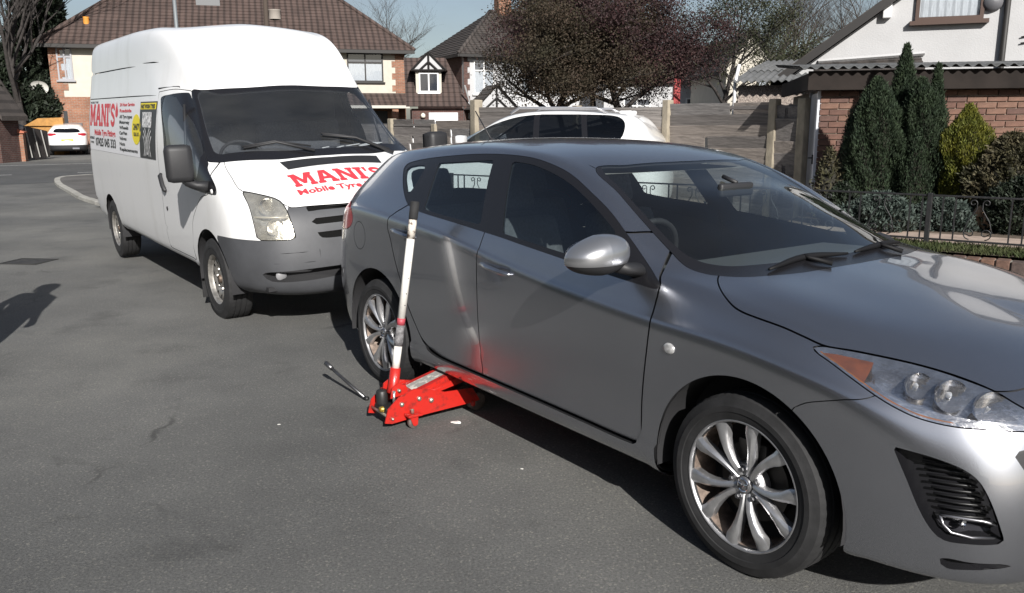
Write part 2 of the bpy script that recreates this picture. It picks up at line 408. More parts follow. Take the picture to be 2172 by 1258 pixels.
# ================================================================ front garden wall and railing
TD = np.array([.81, -.5865]); TN = np.array([-.5865, -.81])        # along the wall to the right / towards the road
RP = np.array([3.75, 7.5])
def rail(s, o=0.): return RP+TD*s+TN*o
GZ = .42
sheet('garden', [rail(6, .30), rail(-1.5, .30), rail(-1.75, -2.5), rail(-1.75, -5.8), rail(6, -5.8)], GZ, mat('garden soil', (.10, .075, .055), .95, var=.35, scale=4, bump=.012, bscale=22))
sheet('garden_path', [rail(5, -.18), rail(-1.4, -.18), rail(-1.4, -.85), rail(5, -.95)], GZ+.012, mat('pink paving', (.36, .28, .23), .9, var=.2, scale=5, bump=.003, bscale=60))
wall = empty('garden_edging_wall', (*rail(0, .36), 0), math.atan2(TD[1], TD[0]), 'low brown brick edging wall in front of the iron railing', 'wall')
MB().box((-2.3, -.05, 0), (6, .04, .395)).build('mortar_core', mat('old mortar', (.24, .22, .19), .95, var=.2, scale=20), wall)
BR = [mat('edging brick %d' % i, c, .85, var=.3, scale=14, bump=.003, bscale=60) for i, c in enumerate(((.13, .075, .055), (.10, .06, .048), (.16, .09, .062), (.085, .06, .052)))]
bm_ = [MB().box((-.049, -.012, -.1075), (.049, .12, .1075), .006).mesh('edging_brick', m) for m in BR]
for i in range(74):
    o = inst(random.choice(bm_), wall, (-2.24+i*.1115, -.065+random.uniform(-.003, .003), .292+random.uniform(-.004, .004)), (0, random.uniform(-.015, .015), 0), name='soldier_brick')
for r_ in range(2):
    for i in range(37): inst(random.choice(bm_), wall, (-2.2+i*.223+r_*.1, -.06, .032+r_*.098), (0, math.pi/2, 0), (.66, 1, 1), 'plinth_brick')
def blades(name, pts_fn, n, h, m, parent=None, wd=.006, label=None):
    P = pts_fn(n); a = RNG.uniform(0, 2*np.pi, n); hh = h*RNG.uniform(.5, 1.3, n); ln = RNG.normal(0, .45, (n, 2))*hh[:, None]
    dx = np.stack([np.cos(a), np.sin(a), 0*a], 1)*wd*RNG.uniform(.6, 1.3, n)[:, None]
    top = P+np.stack([ln[:, 0], ln[:, 1], hh], 1)
    V = np.stack([P-dx, P+dx, top+dx*.25, top-dx*.25], 1).reshape(-1, 3)
    o = quick(name, V, np.arange(4*n).reshape(n, 4), m, parent); return o
GRASS = mat('lawn grass', (.035, .06, .014), .8, col2=(.075, .08, .03), scale=3, island=.3, trans=.25)
def lawn_pts(n):
    s = RNG.uniform(-2.2, 5.5, n); o = RNG.uniform(-.17, .31, n); p = np.array([rail(a, b) for a, b in zip(s, o)]); return np.column_stack([p, np.full(n, GZ-.004)])
tag(blades('lawn', lawn_pts, 16000, .045, GRASS), 'short green grass strip between railing and edging wall', 'grass', kind='stuff')
# wrought iron railing
IRON = mat('black iron paint', (.016, .016, .017), .5, var=.3, scale=30)
rl = empty('iron_railing', (*rail(0), 0), math.atan2(TD[1], TD[0]), 'black wrought iron railing with scrolls along the front garden', 'railing')
ZB, ZT = .485, .875
def rbar(x0, z0, x1, z1, r=.0085, nm='bar'):
    return MB().box((x0-r if x0 == x1 else x0, -r, z0), (x1+r if x0 == x1 else x1, r, z1)).build(nm, IRON, rl)
for a in range(-5, 4):
    x0, x1 = a*1.86+.02, (a+1)*1.86-.02
    MB().box((x0, -.011, ZT-.008), (x1, .011, ZT+.008), .003).build('top_rail', IRON, rl); MB().box((x0, -.011, ZB-.008), (x1, .011, ZB+.008), .003).build('bottom_rail', IRON, rl)
    MB().box((x0-.040, -.022, GZ-.2), (x0+.0, .022, ZT+.02), .004).build('post', IRON, rl)
def scroll_mesh(flip=1):
    """heart-shaped pair of S-scrolls between two bars"""
    mb = MB(); H = ZT-ZB-.02
    for sx in (-1, 1):
        pts = []
        for t in np.linspace(0, 2.1*np.pi, 26)[::-1]:              # bottom inward curl
            r = .018+.034*(1-t/(2.1*np.pi)); pts.append((sx*(.062+r*math.cos(t-math.pi*.5)), 0, .062+r*math.sin(t-math.pi*.5)))
        stem = [(sx*.100, 0, .11), (sx*.085, 0, .17), (sx*.045, 0, .235), (sx*.022, 0, .275)]
        top = []
        for t in np.linspace(0, 1.9*np.pi, 22):
            r = .030-.018*t/(1.9*np.pi); top.append((sx*(.052-r*math.cos(t)), 0, H-.040+r*math.sin(t)))
        mb.tube(pts[::-1][::-1][::-1], .0055, 6)
        mb.tube([pts[0]]+[(sx*.114, 0, .075)]+stem+top, .0055, 6)
    return mb.mesh('scroll', IRON, True)
SM = scroll_mesh()
for a in range(-5, 4):
    for b in range(3):
        xc = a*1.86+.40+b*.53
        inst(SM, rl, (xc, 0, ZB+.008), name='scroll')
    xs = [a*1.86+.11+b*.53+k for b in range(4) for k in (.0, .10)]
    for x in xs:
        if a*1.86+.03 < x < (a+1)*1.86-.03: rbar(x, ZB+.008, x, ZT-.008, .0062)
# driveway behind the railing
sheet('driveway', [rail(-1.5, .30), rail(-14, .30), rail(-14, -9), rail(-1.5, -9)], .11, mat('pale concrete drive', (.30, .29, .27), .9, var=.14, scale=2, bump=.002, bscale=80))
MB().box((-11, -.05, 0), (-2.31, .04, .30)).build('garden_kerb', mat('old mortar', (.24, .22, .19)), wall)
# ================================================================ brick garage
def brickmat(name, c1, c2, mo, sc_, squash=1, off=(0, 0, 0), bumpd=.01):
    if name in MATS: return MATS[name]
    m = bpy.data.materials.new(name); m.use_nodes = True; MATS[name] = m; n = m.node_tree; p = n.nodes['Principled BSDF']; lk = n.links.new
    tc = n.nodes.new('ShaderNodeTexCoord'); sx = n.nodes.new('ShaderNodeSeparateXYZ'); lk(tc.outputs['Object'], sx.inputs[0]); ad = n.nodes.new('ShaderNodeMath'); lk(sx.outputs[0], ad.inputs[0]); lk(sx.outputs[1], ad.inputs[1])
    cb = n.nodes.new('ShaderNodeCombineXYZ'); lk(ad.outputs[0], cb.inputs[0]); lk(sx.outputs[2], cb.inputs[1])
    b = n.nodes.new('ShaderNodeTexBrick'); lk(cb.outputs[0], b.inputs['Vector']); b.inputs['Scale'].default_value = 1; b.inputs['Brick Width'].default_value = .225*sc_; b.inputs['Row Height'].default_value = .075*sc_; b.inputs['Mortar Size'].default_value = .010
    b.inputs['Color1'].default_value = (*c1, 1); b.inputs['Color2'].default_value = (*c2, 1); b.inputs['Mortar'].default_value = (*mo, 1)
    z = n.nodes.new('ShaderNodeTexNoise'); z.inputs['Scale'].default_value = 2.5; z.inputs['Detail'].default_value = 5; lk(tc.outputs['Object'], z.inputs['Vector'])
    r = n.nodes.new('ShaderNodeValToRGB'); r.color_ramp.elements[0].color = (.72, .72, .72, 1); r.color_ramp.elements[1].color = (1.2, 1.2, 1.2, 1); r.color_ramp.elements[0].position = .3; r.color_ramp.elements[1].position = .7; lk(z.outputs[0], r.inputs[0])
    x = n.nodes.new('ShaderNodeMixRGB'); x.blend_type = 'MULTIPLY'; x.inputs[0].default_value = 1; lk(b.outputs[0], x.inputs[1]); lk(r.outputs[0], x.inputs[2]); lk(x.outputs[0], p.inputs['Base Color'])
    p.inputs['Roughness'].default_value = .9; bu = n.nodes.new('ShaderNodeBump'); bu.inputs['Distance'].default_value = bumpd; bu.invert = True; lk(b.outputs['Fac'], bu.inputs['Height']); lk(bu.outputs[0], p.inputs['Normal'])
    return m
g0, g1 = at(1734, 300, 10.75), at(2172, 300, 10.25)
ga = math.atan2(g1[1]-g0[1], g1[0]-g0[0])
gar = empty('brick_garage', (g0[0], g0[1], 0), ga, 'red brick garage with brown fascia and corrugated grey roof', 'garage')
FZ = 1.905
MB().box((.012, .012, 0), (6.5, 3.2, FZ)).build('wall', mat('lime mortar', (.27, .225, .18), .95, var=.15, scale=12), gar)
GB = [mat('garage brick %d' % i, c, .85, var=.22, scale=9, bump=.003, bscale=70) for i, c in enumerate(((.135, .07, .052), (.155, .083, .06), (.118, .062, .047), (.17, .095, .068), (.108, .06, .048)))]
gbm = [MB().box((-.1075, -.008, -.0325), (.1075, .03, .0325), .0035).mesh('brick', m) for m in GB]; gbh = [MB().box((-.054, -.008, -.0325), (.054, .03, .0325), .0035).mesh('brick', m) for m in GB]
for r_ in range(20):
    z = FZ-.045-r_*.075; off = .1125*(r_ % 2)
    if r_ % 2: inst(random.choice(gbh), gar, (.056, .004, z), name='brick')
    for i in range(15 if not r_ % 2 else 14):
        inst(random.choice(gbm), gar, (.1125+off+i*.225, .004+random.uniform(-.002, .0015), z+random.uniform(-.0015, .0015)), (0, random.uniform(-.008, .008), 0), name='brick')
tag(ob('far_brickwork', [(3.4, .003, 0), (6.5, .003, 0), (6.5, .003, FZ), (3.4, .003, FZ)], [(0, 1, 2, 3)], brickmat('garage brickwork', (.30, .11, .062), (.36, .14, .08), (.42, .36, .29), 1), gar), kind='stuff')
MB().box((-.18, -.16, FZ-.006), (6.6, -.12, FZ+.225), .006).build('fascia', mat('brown fascia paint', (.020, .0155, .0135), .8, var=.25, scale=3, spec=.2), gar)
MB().box((-.18, -.12, FZ-.004), (-.14, 3.2, FZ+.20)).build('side_fascia', mat('brown fascia paint', (.028, .021, .018)), gar)
MB().box((-.14, -.12, FZ+.0), (6.5, .02, FZ+.012)).build('soffit', mat('brown fascia paint', (.028, .021, .018)), gar)
def corrugated(name, x0, x1, y0, y1, z0, z1, m, parent, lam=.125, amp=.019, th=.01, nx_=10):
    n = int((x1-x0)/lam*nx_); xs = np.linspace(x0, x1, n); w_ = amp*np.cos((xs-x0)/lam*2*np.pi)
    V, F = [], []
    for (y, z) in ((y0, z0), (y1, z1)):
        for t in (0, -th): V += [(x, y, z+a+t) for x, a in zip(xs, w_)]
    for i in range(n-1):
        F += [[i, i+1, 2*n+i+1, 2*n+i], [n+i, 3*n+i, 3*n+i+1, n+i+1], [i, n+i, n+i+1, i+1]]
    return ob(name, V, F, m, parent, True)
ASB = mat('weathered cement sheet', (.105, .108, .112), .9, col2=(.06, .062, .06), scale=5, bump=.003, bscale=50, mixr=(.4, .75))
for k in range(7): corrugated('roof_sheet', -.30+k*1.0, .72+k*1.0, -.27, 3.3, FZ+.262+.004*(k % 2), FZ+.50, ASB, gar)
dr_ = empty('side_door', (0, 0, 0), parent=gar)
DOORM = mat('pale grey door paint', (.60, .61, .65), .5, var=.08, scale=4)
MB().box((-.012, .07, .42), (.02, .78, FZ-.03), .003).build('door_leaf', DOORM, dr_)
MB().box((-.03, .01, .42), (.02, .065, FZ-.01), .003).build('door_frame', DOORM, dr_); MB().box((-.03, .785, .42), (.02, .85, FZ-.01), .003).build('door_frame', DOORM, dr_)
h_ = MB(); h_.box((-.03, .20, .98), (-.012, .225, 1.10), .003); h_.tube([(-.03, .212, 1.06), (-.06, .212, 1.06), (-.062, .30, 1.055)], .008, 6); h_.build('door_handle', PLASTB := mat('black metal', (.015, .015, .016), .4), dr_)
# pebble-dashed garage behind the fence
q0, q1 = at(1566, 200, 15.2), at(1760, 200, 14.6)
pg = empty('pebbledash_garage', (q0[0], q0[1], 0), math.atan2(q1[1]-q0[1], q1[0]-q0[0]), 'pebbledashed concrete garage with corrugated roof behind the timber fence', 'garage')
PEB = mat('pebbledash', (.42, .36, .31), .95, col2=(.20, .165, .15), scale=42, detail=2, bump=.02, bscale=45, mixr=(.42, .58))
MB().box((0, 0, 0), (2.2, 4.5, 2.14)).build('wall', PEB, pg)
for k in range(2): corrugated('roof_sheet', -.06+k*.98, .94+k*.98, -.30, 1.5, 2.20+.004*k, 2.46, ASB, pg); corrugated('roof_sheet', -.06+k*.98, .94+k*.98, 1.45, 4.6, 2.47+.004*k, 2.85, ASB, pg)
MB().tube([(-.05, -.1, 1.0), (-.05, -.1, 2.2), (.0, -.05, 2.5)], .03, 8).build('vent_pipe', mat('white pvc', (.7, .7, .7), .4), pg, True)
# ================================================================ timber fence
P_ = [at(1702, 300, 11.15), at(1638, 300, 11.5), at(1415, 300, 12.7), at(1222, 300, 13.65), at(1010, 300, 14.6)]
FB = [mat('weathered fence board %d' % i, c, .9, col2=tuple(v*.5 for v in c), scale=5, aniso=(.7, 6, 11), bump=.012, bscale=14, mixr=(.38, .66)) for i, c in enumerate(((.215, .195, .185), (.175, .16, .152), (.26, .238, .222), (.135, .122, .115), (.20, .188, .182), (.23, .20, .178)))]
CONC = mat('concrete post', (.27, .235, .18), .9, var=.25, scale=6, bump=.004, bscale=50)
fb_ = [[MB().box((-.5, -.012, 0), (.5, .012, .18), .004).mesh('board', m)][0] for m in FB]
fn = empty('timber_fence', (*P_[0][:2], 0), 0, 'weathered grey horizontal board fence with concrete posts', 'fence')
def fence_run(root, a, b, top, base=.1):
    a, b = np.array(a[:2]), np.array(b[:2]); L = np.linalg.norm(b-a); d = (b-a)/L; ang = math.atan2(d[1], d[0]); o0 = np.array(root.location[:2])
    z = base; k = 0
    while z < top-.06:
        hgt = random.uniform(.145, .175); c = (a+b)/2-o0+np.array([-d[1], d[0]])*(.010*(k % 2))
        if random.random() < .35:                                  # a course of two shorter boards
            f = random.uniform(.35, .65)
            for s0, s1 in ((0, f), (f, 1)):
                cc = a+d*L*(s0+s1)/2-o0; inst(random.choice(fb_), root, (cc[0]+d[1]*.01*(k % 2), cc[1], z+random.uniform(-.006, .006)), (random.uniform(-.16, -.05), random.uniform(-.01, .01), ang), ((s1-s0)*(L-.1)-.006, 1, hgt/.17), 'board')
        else: inst(random.choice(fb_), root, (c[0], c[1], z), (random.uniform(-.16, -.05), random.uniform(-.009, .009), ang), (L-.1, 1, hgt/.175), 'board')
        z += hgt-.012; k += 1
    c = (a+b)/2-o0; inst(fb_[1], root, (c[0], c[1], top-.045), (0, 0, ang), (L-.1, 2.2, .25), 'capping')
pm = MB().box((-.06, -.06, 0), (.06, .06, 1.0), .012).mesh('post', CONC)
tops = [1.80, 1.80, 1.80, 1.80, 1.80]
for i in range(4): fence_run(fn, P_[i], P_[i+1], 1.735)
for i, p in enumerate(P_): inst(pm, fn, (p[0]-P_[0][0], p[1]-P_[0][1], 0), (0, random.uniform(-.008, .008), .6), (1.0 if i < 4 else 1.35, 1.0 if i < 4 else 1.35, (1.82, 1.82, 1.84, 1.78, 1.90)[i]), 'post')
Q_ = [at(1010, 300, 14.6), at(925, 300, 15.4), at(833, 300, 16.4), at(740, 300, 17.4)]
f2 = empty('low_timber_fence', (*Q_[0][:2], 0), 0, 'lower weathered board fence between the van and the tall fence', 'fence')
for i in range(3): fence_run(f2, Q_[i], Q_[i+1], 1.50)
for i, p in enumerate(Q_[1:]): inst(pm, f2, (p[0]-Q_[0][0], p[1]-Q_[0][1], 0), (0, 0, .6), (1.15, 1.15, 1.60 if i else 1.50), 'post')
# ================================================================ houses
def tiled(name, quad, rows, m, parent, th=.05, lip=.03):
    """roof plane as overlapping courses; quad = eave-left, eave-right, ridge-right, ridge-left"""
    A, B, C_, D = [np.array(p, float) for p in quad]; n = np.cross(B-A, D-A); n /= np.linalg.norm(n)
    if n[2] < 0: n = -n
    V, F = [], []
    for k in range(rows):
        t0, t1 = k/rows, (k+1)/rows
        l0, r0 = A+(D-A)*t0, B+(C_-B)*t0; l1, r1 = A+(D-A)*t1, B+(C_-B)*t1
        b = len(V); V += [l0+n*(lip), r0+n*(lip), r1, l1, l0-n*.01, r0-n*.01]
        F += [[b, b+1, b+2, b+3], [b+4, b+5, b+1, b]]
    o = ob(name, V, F, m, parent); return o
def tilemat(name, c, w_=.3, var=.25, rowh=.34):
    if name in MATS: return MATS[name]
    m = mat(name, c, .85, col2=tuple(v*.6 for v in c), scale=1.1, mixr=(.35, .75), bump=.012, bscale=9)
    n = m.node_tree; p = n.nodes['Principled BSDF']; lk = n.links.new; src = p.inputs['Base Color'].links[0].from_socket
    tc = n.nodes.new('ShaderNodeTexCoord'); wv = n.nodes.new('ShaderNodeTexWave'); wv.bands_direction = 'X'; wv.inputs['Scale'].default_value = 1/w_*.314*1.0; wv.inputs['Distortion'].default_value = .6; wv.inputs['Detail'].default_value = 1; lk(tc.outputs['Object'], wv.inputs['Vector'])
    r = n.nodes.new('ShaderNodeValToRGB'); r.color_ramp.elements[0].color = (.55, .55, .55, 1); r.color_ramp.elements[1].color = (1.1, 1.1, 1.1, 1); r.color_ramp.elements[0].position = .15; r.color_ramp.elements[1].position = .5; lk(wv.outputs[0], r.inputs[0])
    x = n.nodes.new('ShaderNodeMixRGB'); x.blend_type = 'MULTIPLY'; x.inputs[0].default_value = 1; lk(src, x.inputs[1]); lk(r.outputs[0], x.inputs[2]); lk(x.outputs[0], p.inputs['Base Color'])
    return m
TILE = tilemat('brown roof tile', (.085, .058, .05)); TILE2 = tilemat('dark roof tile', (.062, .052, .047)); TILE3 = tilemat('red roof tile', (.12, .055, .05))
REND = mat('cream render', (.50, .465, .40), .9, var=.06, scale=2, bump=.004, bscale=40); RENDW = mat('white render', (.44, .44, .445), .9, var=.05, scale=1.5, bump=.004, bscale=40)
HBR = brickmat('house brick', (.27, .11, .065), (.33, .145, .085), (.28, .23, .18), 1); HBRD = brickmat('dark house brick', (.085, .036, .03), (.11, .05, .04), (.12, .10, .09), 1)
DK = mat('dark stained timber', (.02, .018, .017), .6); WPVC = mat('white window frame', (.75, .75, .74), .4); NET = mat('net curtain', (.62, .64, .66), .9, var=.15, scale=9, aniso=(6, 1, .6)); PANE = mat('window glass dark', (.03, .035, .045), .05, coat=1); LEADF = mat('lead flashing', (.14, .145, .15), .6)
def window(parent, x0, x1, z0, z1, y=0., frame=DK, mull=1, trans=.35, curtain=True, fw=.07, nm='window'):
    """x-z opening on a wall whose outer face is at local y; frame and panes sit proud towards -y"""
    o = empty(nm, parent=parent)
    f = MB(); f.box((x0, y-.06, z0), (x0+fw, y+.02, z1)); f.box((x1-fw, y-.06, z0), (x1, y+.02, z1)); f.box((x0+fw, y-.06, z0), (x1-fw, y+.02, z0+fw)); f.box((x0+fw, y-.06, z1-fw), (x1-fw, y+.02, z1))
    zt = z1-(z1-z0)*trans
    if trans: f.box((x0+fw, y-.055, zt-fw/2), (x1-fw, y+.02, zt+fw/2))
    for k in range(mull): xm = x0+(x1-x0)*(k+1)/(mull+1); f.box((xm-fw/2, y-.052, z0+fw), (xm+fw/2, y+.018, z1-fw))
    f.build('frame', frame, o)
    ob('pane', [(x0+.03, y-.02, z0+.03), (x1-.03, y-.02, z0+.03), (x1-.03, y-.02, z1-.03), (x0+.03, y-.02, z1-.03)], [(0, 1, 2, 3)], PANE if not curtain else glass('house glass', (.8, .82, .84), 1, 1.5), o)
    if curtain:
        n = 24; V, F = [], []
        for i in range(n+1):
            x = x0+.04+(x1-x0-.08)*i/n; yy = y-.006+.006*math.sin(i*2.1)
            V += [(x, yy, z0+.03), (x, yy, (zt if trans else z1)+.05*math.sin(i*.9)-.02)]
        F = [[2*i, 2*i+2, 2*i+3, 2*i+1] for i in range(n)]; ob('curtain', V, F, NET, o)
        ob('room_dark', [(x0+.03, y-.001, z0+.03), (x1-.03, y-.001, z0+.03), (x1-.03, y-.001, z1-.03), (x0+.03, y-.001, z1-.03)], [(0, 1, 2, 3)], mat('dim room', (.16, .16, .17), .9), o)
    MB().box((x0-.08, y-.12, z0-.07), (x1+.08, y+.02, z0-.002)).build('sill', frame, o)
    return o
def quoins(parent, x, z0, z1, y, m, side=1, a=.22, b=.36):
    k = 0; z = z0
    while z < z1-.05:
        wd = b if k % 2 else a; h = min(.30, z1-z)
        MB().box((min(x, x+side*wd), y-.025-.002*(k % 2), z), (max(x, x+side*wd), y+.01, z+h-.004)).build('quoin', m, parent); z += .30; k += 1
# --- house with brick lower storey behind the van
hl0, hr0 = at(118, 260, 40.0), at(862, 260, 44.6)
hd = np.array(hr0[:2])-np.array(hl0[:2]); HL_ = np.linalg.norm(hd)
h1 = empty('semi_detached_house', (hl0[0], hl0[1], 0), math.atan2(hd[1], hd[0]), 'wide house with brown hipped roof and cream render behind the van', 'house')
EV = 5.2; DP = 8.4
MB().box((0, 0, 0), (HL_, DP, 2.75)).build('lower_wall', HBR, h1)
MB().box((.004, .004, 2.75), (HL_-.004, DP-.004, EV)).build('upper_wall', REND, h1)
quoins(h1, 0, 2.75, EV, 0, HBR, 1, .5, .72); quoins(h1, HL_, 2.2, EV, 0, HBR, -1, .5, .68)
ov = .45; rz = EV+3.75
tiled('roof', [(-ov, -ov, EV-.1), (HL_+ov, -ov, EV-.1), (HL_-DP/2, DP/2, rz), (DP/2, DP/2, rz)], 22, TILE, h1)
tiled('roof_side', [(HL_+ov, -ov, EV-.1), (HL_+ov, DP+ov, EV-.1), (HL_-DP/2, DP/2, rz), (HL_-DP/2, DP/2, rz)], 22, TILE, h1); tiled('roof_side', [(-ov, DP+ov, EV-.1), (-ov, -ov, EV-.1), (DP/2, DP/2, rz), (DP/2, DP/2, rz)], 22, TILE, h1)
tiled('roof_back', [(HL_+ov, DP+ov, EV-.1), (-ov, DP+ov, EV-.1), (DP/2, DP/2, rz), (HL_-DP/2, DP/2, rz)], 6, TILE, h1)
def cap(p, q, m=TILE, r=.10, parent=h1): MB().tube([p, q], r, 8).build('ridge_tile', m, parent, True)
cap((HL_+ov, -ov, EV-.06), (HL_-DP/2, DP/2, rz+.03)); cap((-ov, -ov, EV-.06), (DP/2, DP/2, rz+.03)); cap((DP/2, DP/2, rz+.03), (HL_-DP/2, DP/2, rz+.03))
MB().box((-ov, -ov-.06, EV-.26), (HL_+ov, -ov+.02, EV-.10)).build('gutter', DK, h1); MB().box((-ov, -ov+.02, EV-.22), (HL_+ov, 0, EV-.19)).build('soffit', DK, h1)
def hx(px): return (np.array(at(px, 260, 42)[:2])-0, px)[0]
def ax(px):  # local x along the house front seen at photo column px
    d = FW+RT*(px-1086)/FPX; u = np.array([math.cos(h1.rotation_euler.z), math.sin(h1.rotation_euler.z)]); o0 = np.array(hl0[:2])
    A_ = np.array([[d[0], -u[0]], [d[1], -u[1]]]); t, s = np.linalg.solve(A_, o0); return s
h1.scale = (1.175,)*3; h1.location = (hl0[0]*1.175, hl0[1]*1.175, 1.5323*(1-1.175))
window(h1, ax(757), ax(829), 3.55, 4.98, 0, DK, 1, .33); window(h1, ax(176), ax(207), 3.5, 5.0, 0, mat('grey frame', (.3, .3, .32), .5), 1, .3)
MB().prism([(ax(733), 4.95), (ax(737), 4.45), (ax(742), 4.25), (ax(747), 4.45), (ax(748), 4.62), (ax(744), 4.62), (ax(743), 4.95)], -.03, .01, 'y').build('brick_corbel', HBR, h1)
tiled('porch_roof', [(ax(700), -1.3, 2.35), (ax(872), -1.3, 2.35), (ax(872), 0, 3.0), (ax(700), 0, 3.0)], 4, TILE, h1); MB().box((ax(700), -1.34, 2.22), (ax(872), -1.28, 2.36)).build('porch_fascia', mat('pale fascia', (.5, .47, .42), .6), h1)
MB().box((ax(762), -.02, .2), (ax(835), .03, 2.1)).build('garage_door', mat('dark garage door', (.03, .032, .035), .5), h1); MB().box((ax(838), -1.25, 0), (ax(850), -.9, 2.3)).build('porch_pier', HBR, h1)
MB().box((ax(178), -.03, 0), (ax(186), .03, 2.1)).build('side_doorway', mat('dark doorway', (.02, .02, .022), .6), h1)
ch = MB(); cx = ax(489); ch.box((cx-.55, DP/2-1.2, 7.6), (cx+.25, DP/2-.5, 10.3)); ch.build('chimney', HBR, h1); MB().box((cx-.72, DP/2-2.0, 7.2), (cx+.42, DP/2-1.22, 7.62)).build('flashing', LEADF, h1)
MB().lathe([(.16, 0), (.13, .45), (.15, .5), (0, .5)], 14, 'z', (ax(236), .9, EV+.75)).build('roof_vent', mat('orange terracotta', (.60, .25, .04), .7), h1, True)
MB().lathe([(.30, 0), (.30, .42), (.34, .46), (0, .46)], 14, 'z', (ax(619), 1.5, EV+1.45)).build('roof_terminal', mat('buff clay', (.30, .27, .24), .8), h1, True)
sd_ = MB(); sd_.lathe([(0, 0), (.2, .03), (.36, .1), (.40, .15)], 24, 'y'); so_ = sd_.build('satellite_dish', mat('pale dish', (.55, .54, .50), .6), h1, True); so_.location = (-.45, -.35, 3.15); so_.scale = (1, -.6, .8); so_.rotation_euler = (.2, 0, .1)
MB().tube([(0, 0, 3.0), (-.4, -.25, 2.95), (-.45, -.35, 3.1)], .025, 6).build('dish_arm', DK, h1)
# --- second house with timbered dormer and porch
c0 = np.array(at(985, 260, 46.)[:2]); h2r = math.radians(24)
h2 = empty('corner_house', (c0[0], c0[1], 0), h2r, 'house with dark hipped roof, brick side wall and black and white dormer', 'house')
MB().box((0, 0, 0), (9, 8, 5.15)).build('front_wall', RENDW, h2)
MB().box((-.02, .25, 0), (.004, 8, 5.15)).build('side_wall', HBRD, h2); quoins(h2, 0, .5, 5.1, 0, HBRD, 1, .22, .34)
rz2 = 5.05+2.75; tiled('roof', [(-.4, -.4, 5.05), (9.4, -.4, 5.05), (6, 4, rz2), (3.2, 4, rz2)], 20, TILE2, h2); tiled('roof_side', [(-.4, 8.4, 5.05), (-.4, -.4, 5.05), (3.2, 4, rz2), (3.2, 4, rz2)], 20, TILE2, h2); tiled('roof_side', [(9.4, -.4, 5.05), (9.4, 8.4, 5.05), (6, 4, rz2), (6, 4, rz2)], 8, TILE2, h2)
cap((-.4, -.4, 5.09), (3.2, 4, rz2+.03), TILE2, .1, h2); cap((3.2, 4, rz2+.03), (6, 4, rz2+.03), TILE2, .1, h2); MB().box((-.4, -.46, 4.9), (9.4, -.36, 5.04)).build('gutter', DK, h2); MB().box((-.46, -.4, 4.9), (-.36, 8.4, 5.04)).build('gutter', DK, h2)
MB().box((3.6, 3.6, rz2-.3), (4.4, 4.3, rz2+.75)).build('chimney', HBR, h2)
window(h2, .55, 1.75, 3.0, 4.75, 0, WPVC, 1, .3); window(h2, 3.4, 4.8, 3.0, 4.75, 0, WPVC, 1, .3)
# porch with black and white gable
def timber_gable(root, xc, wd, y, z0, rise, m=RENDW):
    V = MB(); V.prism([(xc-wd/2, z0), (xc+wd/2, z0), (xc, z0+rise)], y, y+.05, 'y'); V.build('gable_panel', m, root)
    for a, b in (((xc-wd/2-.1, z0-.02), (xc, z0+rise+.06)), ((xc+wd/2+.1, z0-.02), (xc, z0+rise+.06)), ((xc, z0), (xc, z0+rise)), ((xc-wd*.28, z0+.02), (xc, z0+rise*.5)), ((xc+wd*.28, z0+.02), (xc, z0+rise*.5)), ((xc-wd/2, z0), (xc+wd/2, z0))):
        MB().tube([(a[0], y-.04, a[1]), (b[0], y-.04, b[1])], .055, 4).build('timber', DK, root)
timber_gable(h2, 1.3, 2.3, -1.4, 2.2, 1.15)
tiled('porch_roof', [(-.0, -1.6, 2.15), (-.0, 0, 2.15), (1.3, 0, 3.45), (1.3, -1.6, 3.45)], 5, TILE2, h2); tiled('porch_roof', [(2.6, 0, 2.15), (2.6, -1.6, 2.15), (1.3, -1.6, 3.45), (1.3, 0, 3.45)], 5, TILE2, h2)
MB().box((.25, -1.35, 0), (.4, -1.2, 2.2)).build('porch_post', WPVC, h2); MB().box((2.2, -1.35, 0), (2.35, -1.2, 2.2)).build('porch_post', WPVC, h2)
MB().box((.9, -.03, .1), (1.8, .0, 2.1)).build('front_door', mat('grey door', (.2, .2, .22), .5), h2)
MB().box((2.6, -1.5, 1.9), (9, -.01, 2.35)).build('bay_canopy', mat('white fascia board', (.7, .7, .69), .5), h2)
# cat-slide roof with dormer on the left of the second house
s0 = np.array(at(866, 260, 43.2)[:2]); s1 = np.array(at(988, 260, 43.6)[:2]); ex = empty('garage_extension', (s0[0], s0[1], 0), math.atan2(s1[1]-s0[1], s1[0]-s0[0]), 'tiled garage extension with small gabled dormer between the houses', 'house')
EL = np.linalg.norm(s1-s0)
MB().box((.2, 0, 0), (EL-.1, 4.5, 2.2)).build('wall', HBRD, ex)
tiled('roof', [(-.1, -.35, 2.3), (EL+.2, -.35, 2.3), (EL-.8, 3.0, 4.9), (-.1, 3.0, 4.9)], 11, TILE, ex)
MB().prism([(EL+.2, 2.30), (EL+.28, 2.30), (EL-.02, 3.35), (EL-.10, 3.35)], -.40, -.34, 'y').build('verge_board', mat('pale verge', (.22, .22, .22), .6), ex)
MB().box((.45, .55, 2.9), (1.75, 2.5, 4.15)).build('dormer', REND, ex); window(ex, .60, 1.60, 3.02, 4.0, .55, WPVC, 1, 0, False)
timber_gable(ex, 1.10, 1.55, .40, 4.10, .82); tiled('dormer_roof', [(.15, .3, 4.02), (.15, 2.6, 4.02), (1.1, 2.6, 5.0), (1.1, .3, 5.0)], 4, TILE, ex); tiled('dormer_roof', [(2.05, 2.6, 4.02), (2.05, .3, 4.02), (1.1, .3, 5.0), (1.1, 2.6, 5.0)], 4, TILE, ex)
MB().box((1.05, -.03, .2), (EL-.4, .0, 2.0)).build('garage_door', mat('white garage door', (.74, .75, .77), .5, var=.04, scale=3), ex)
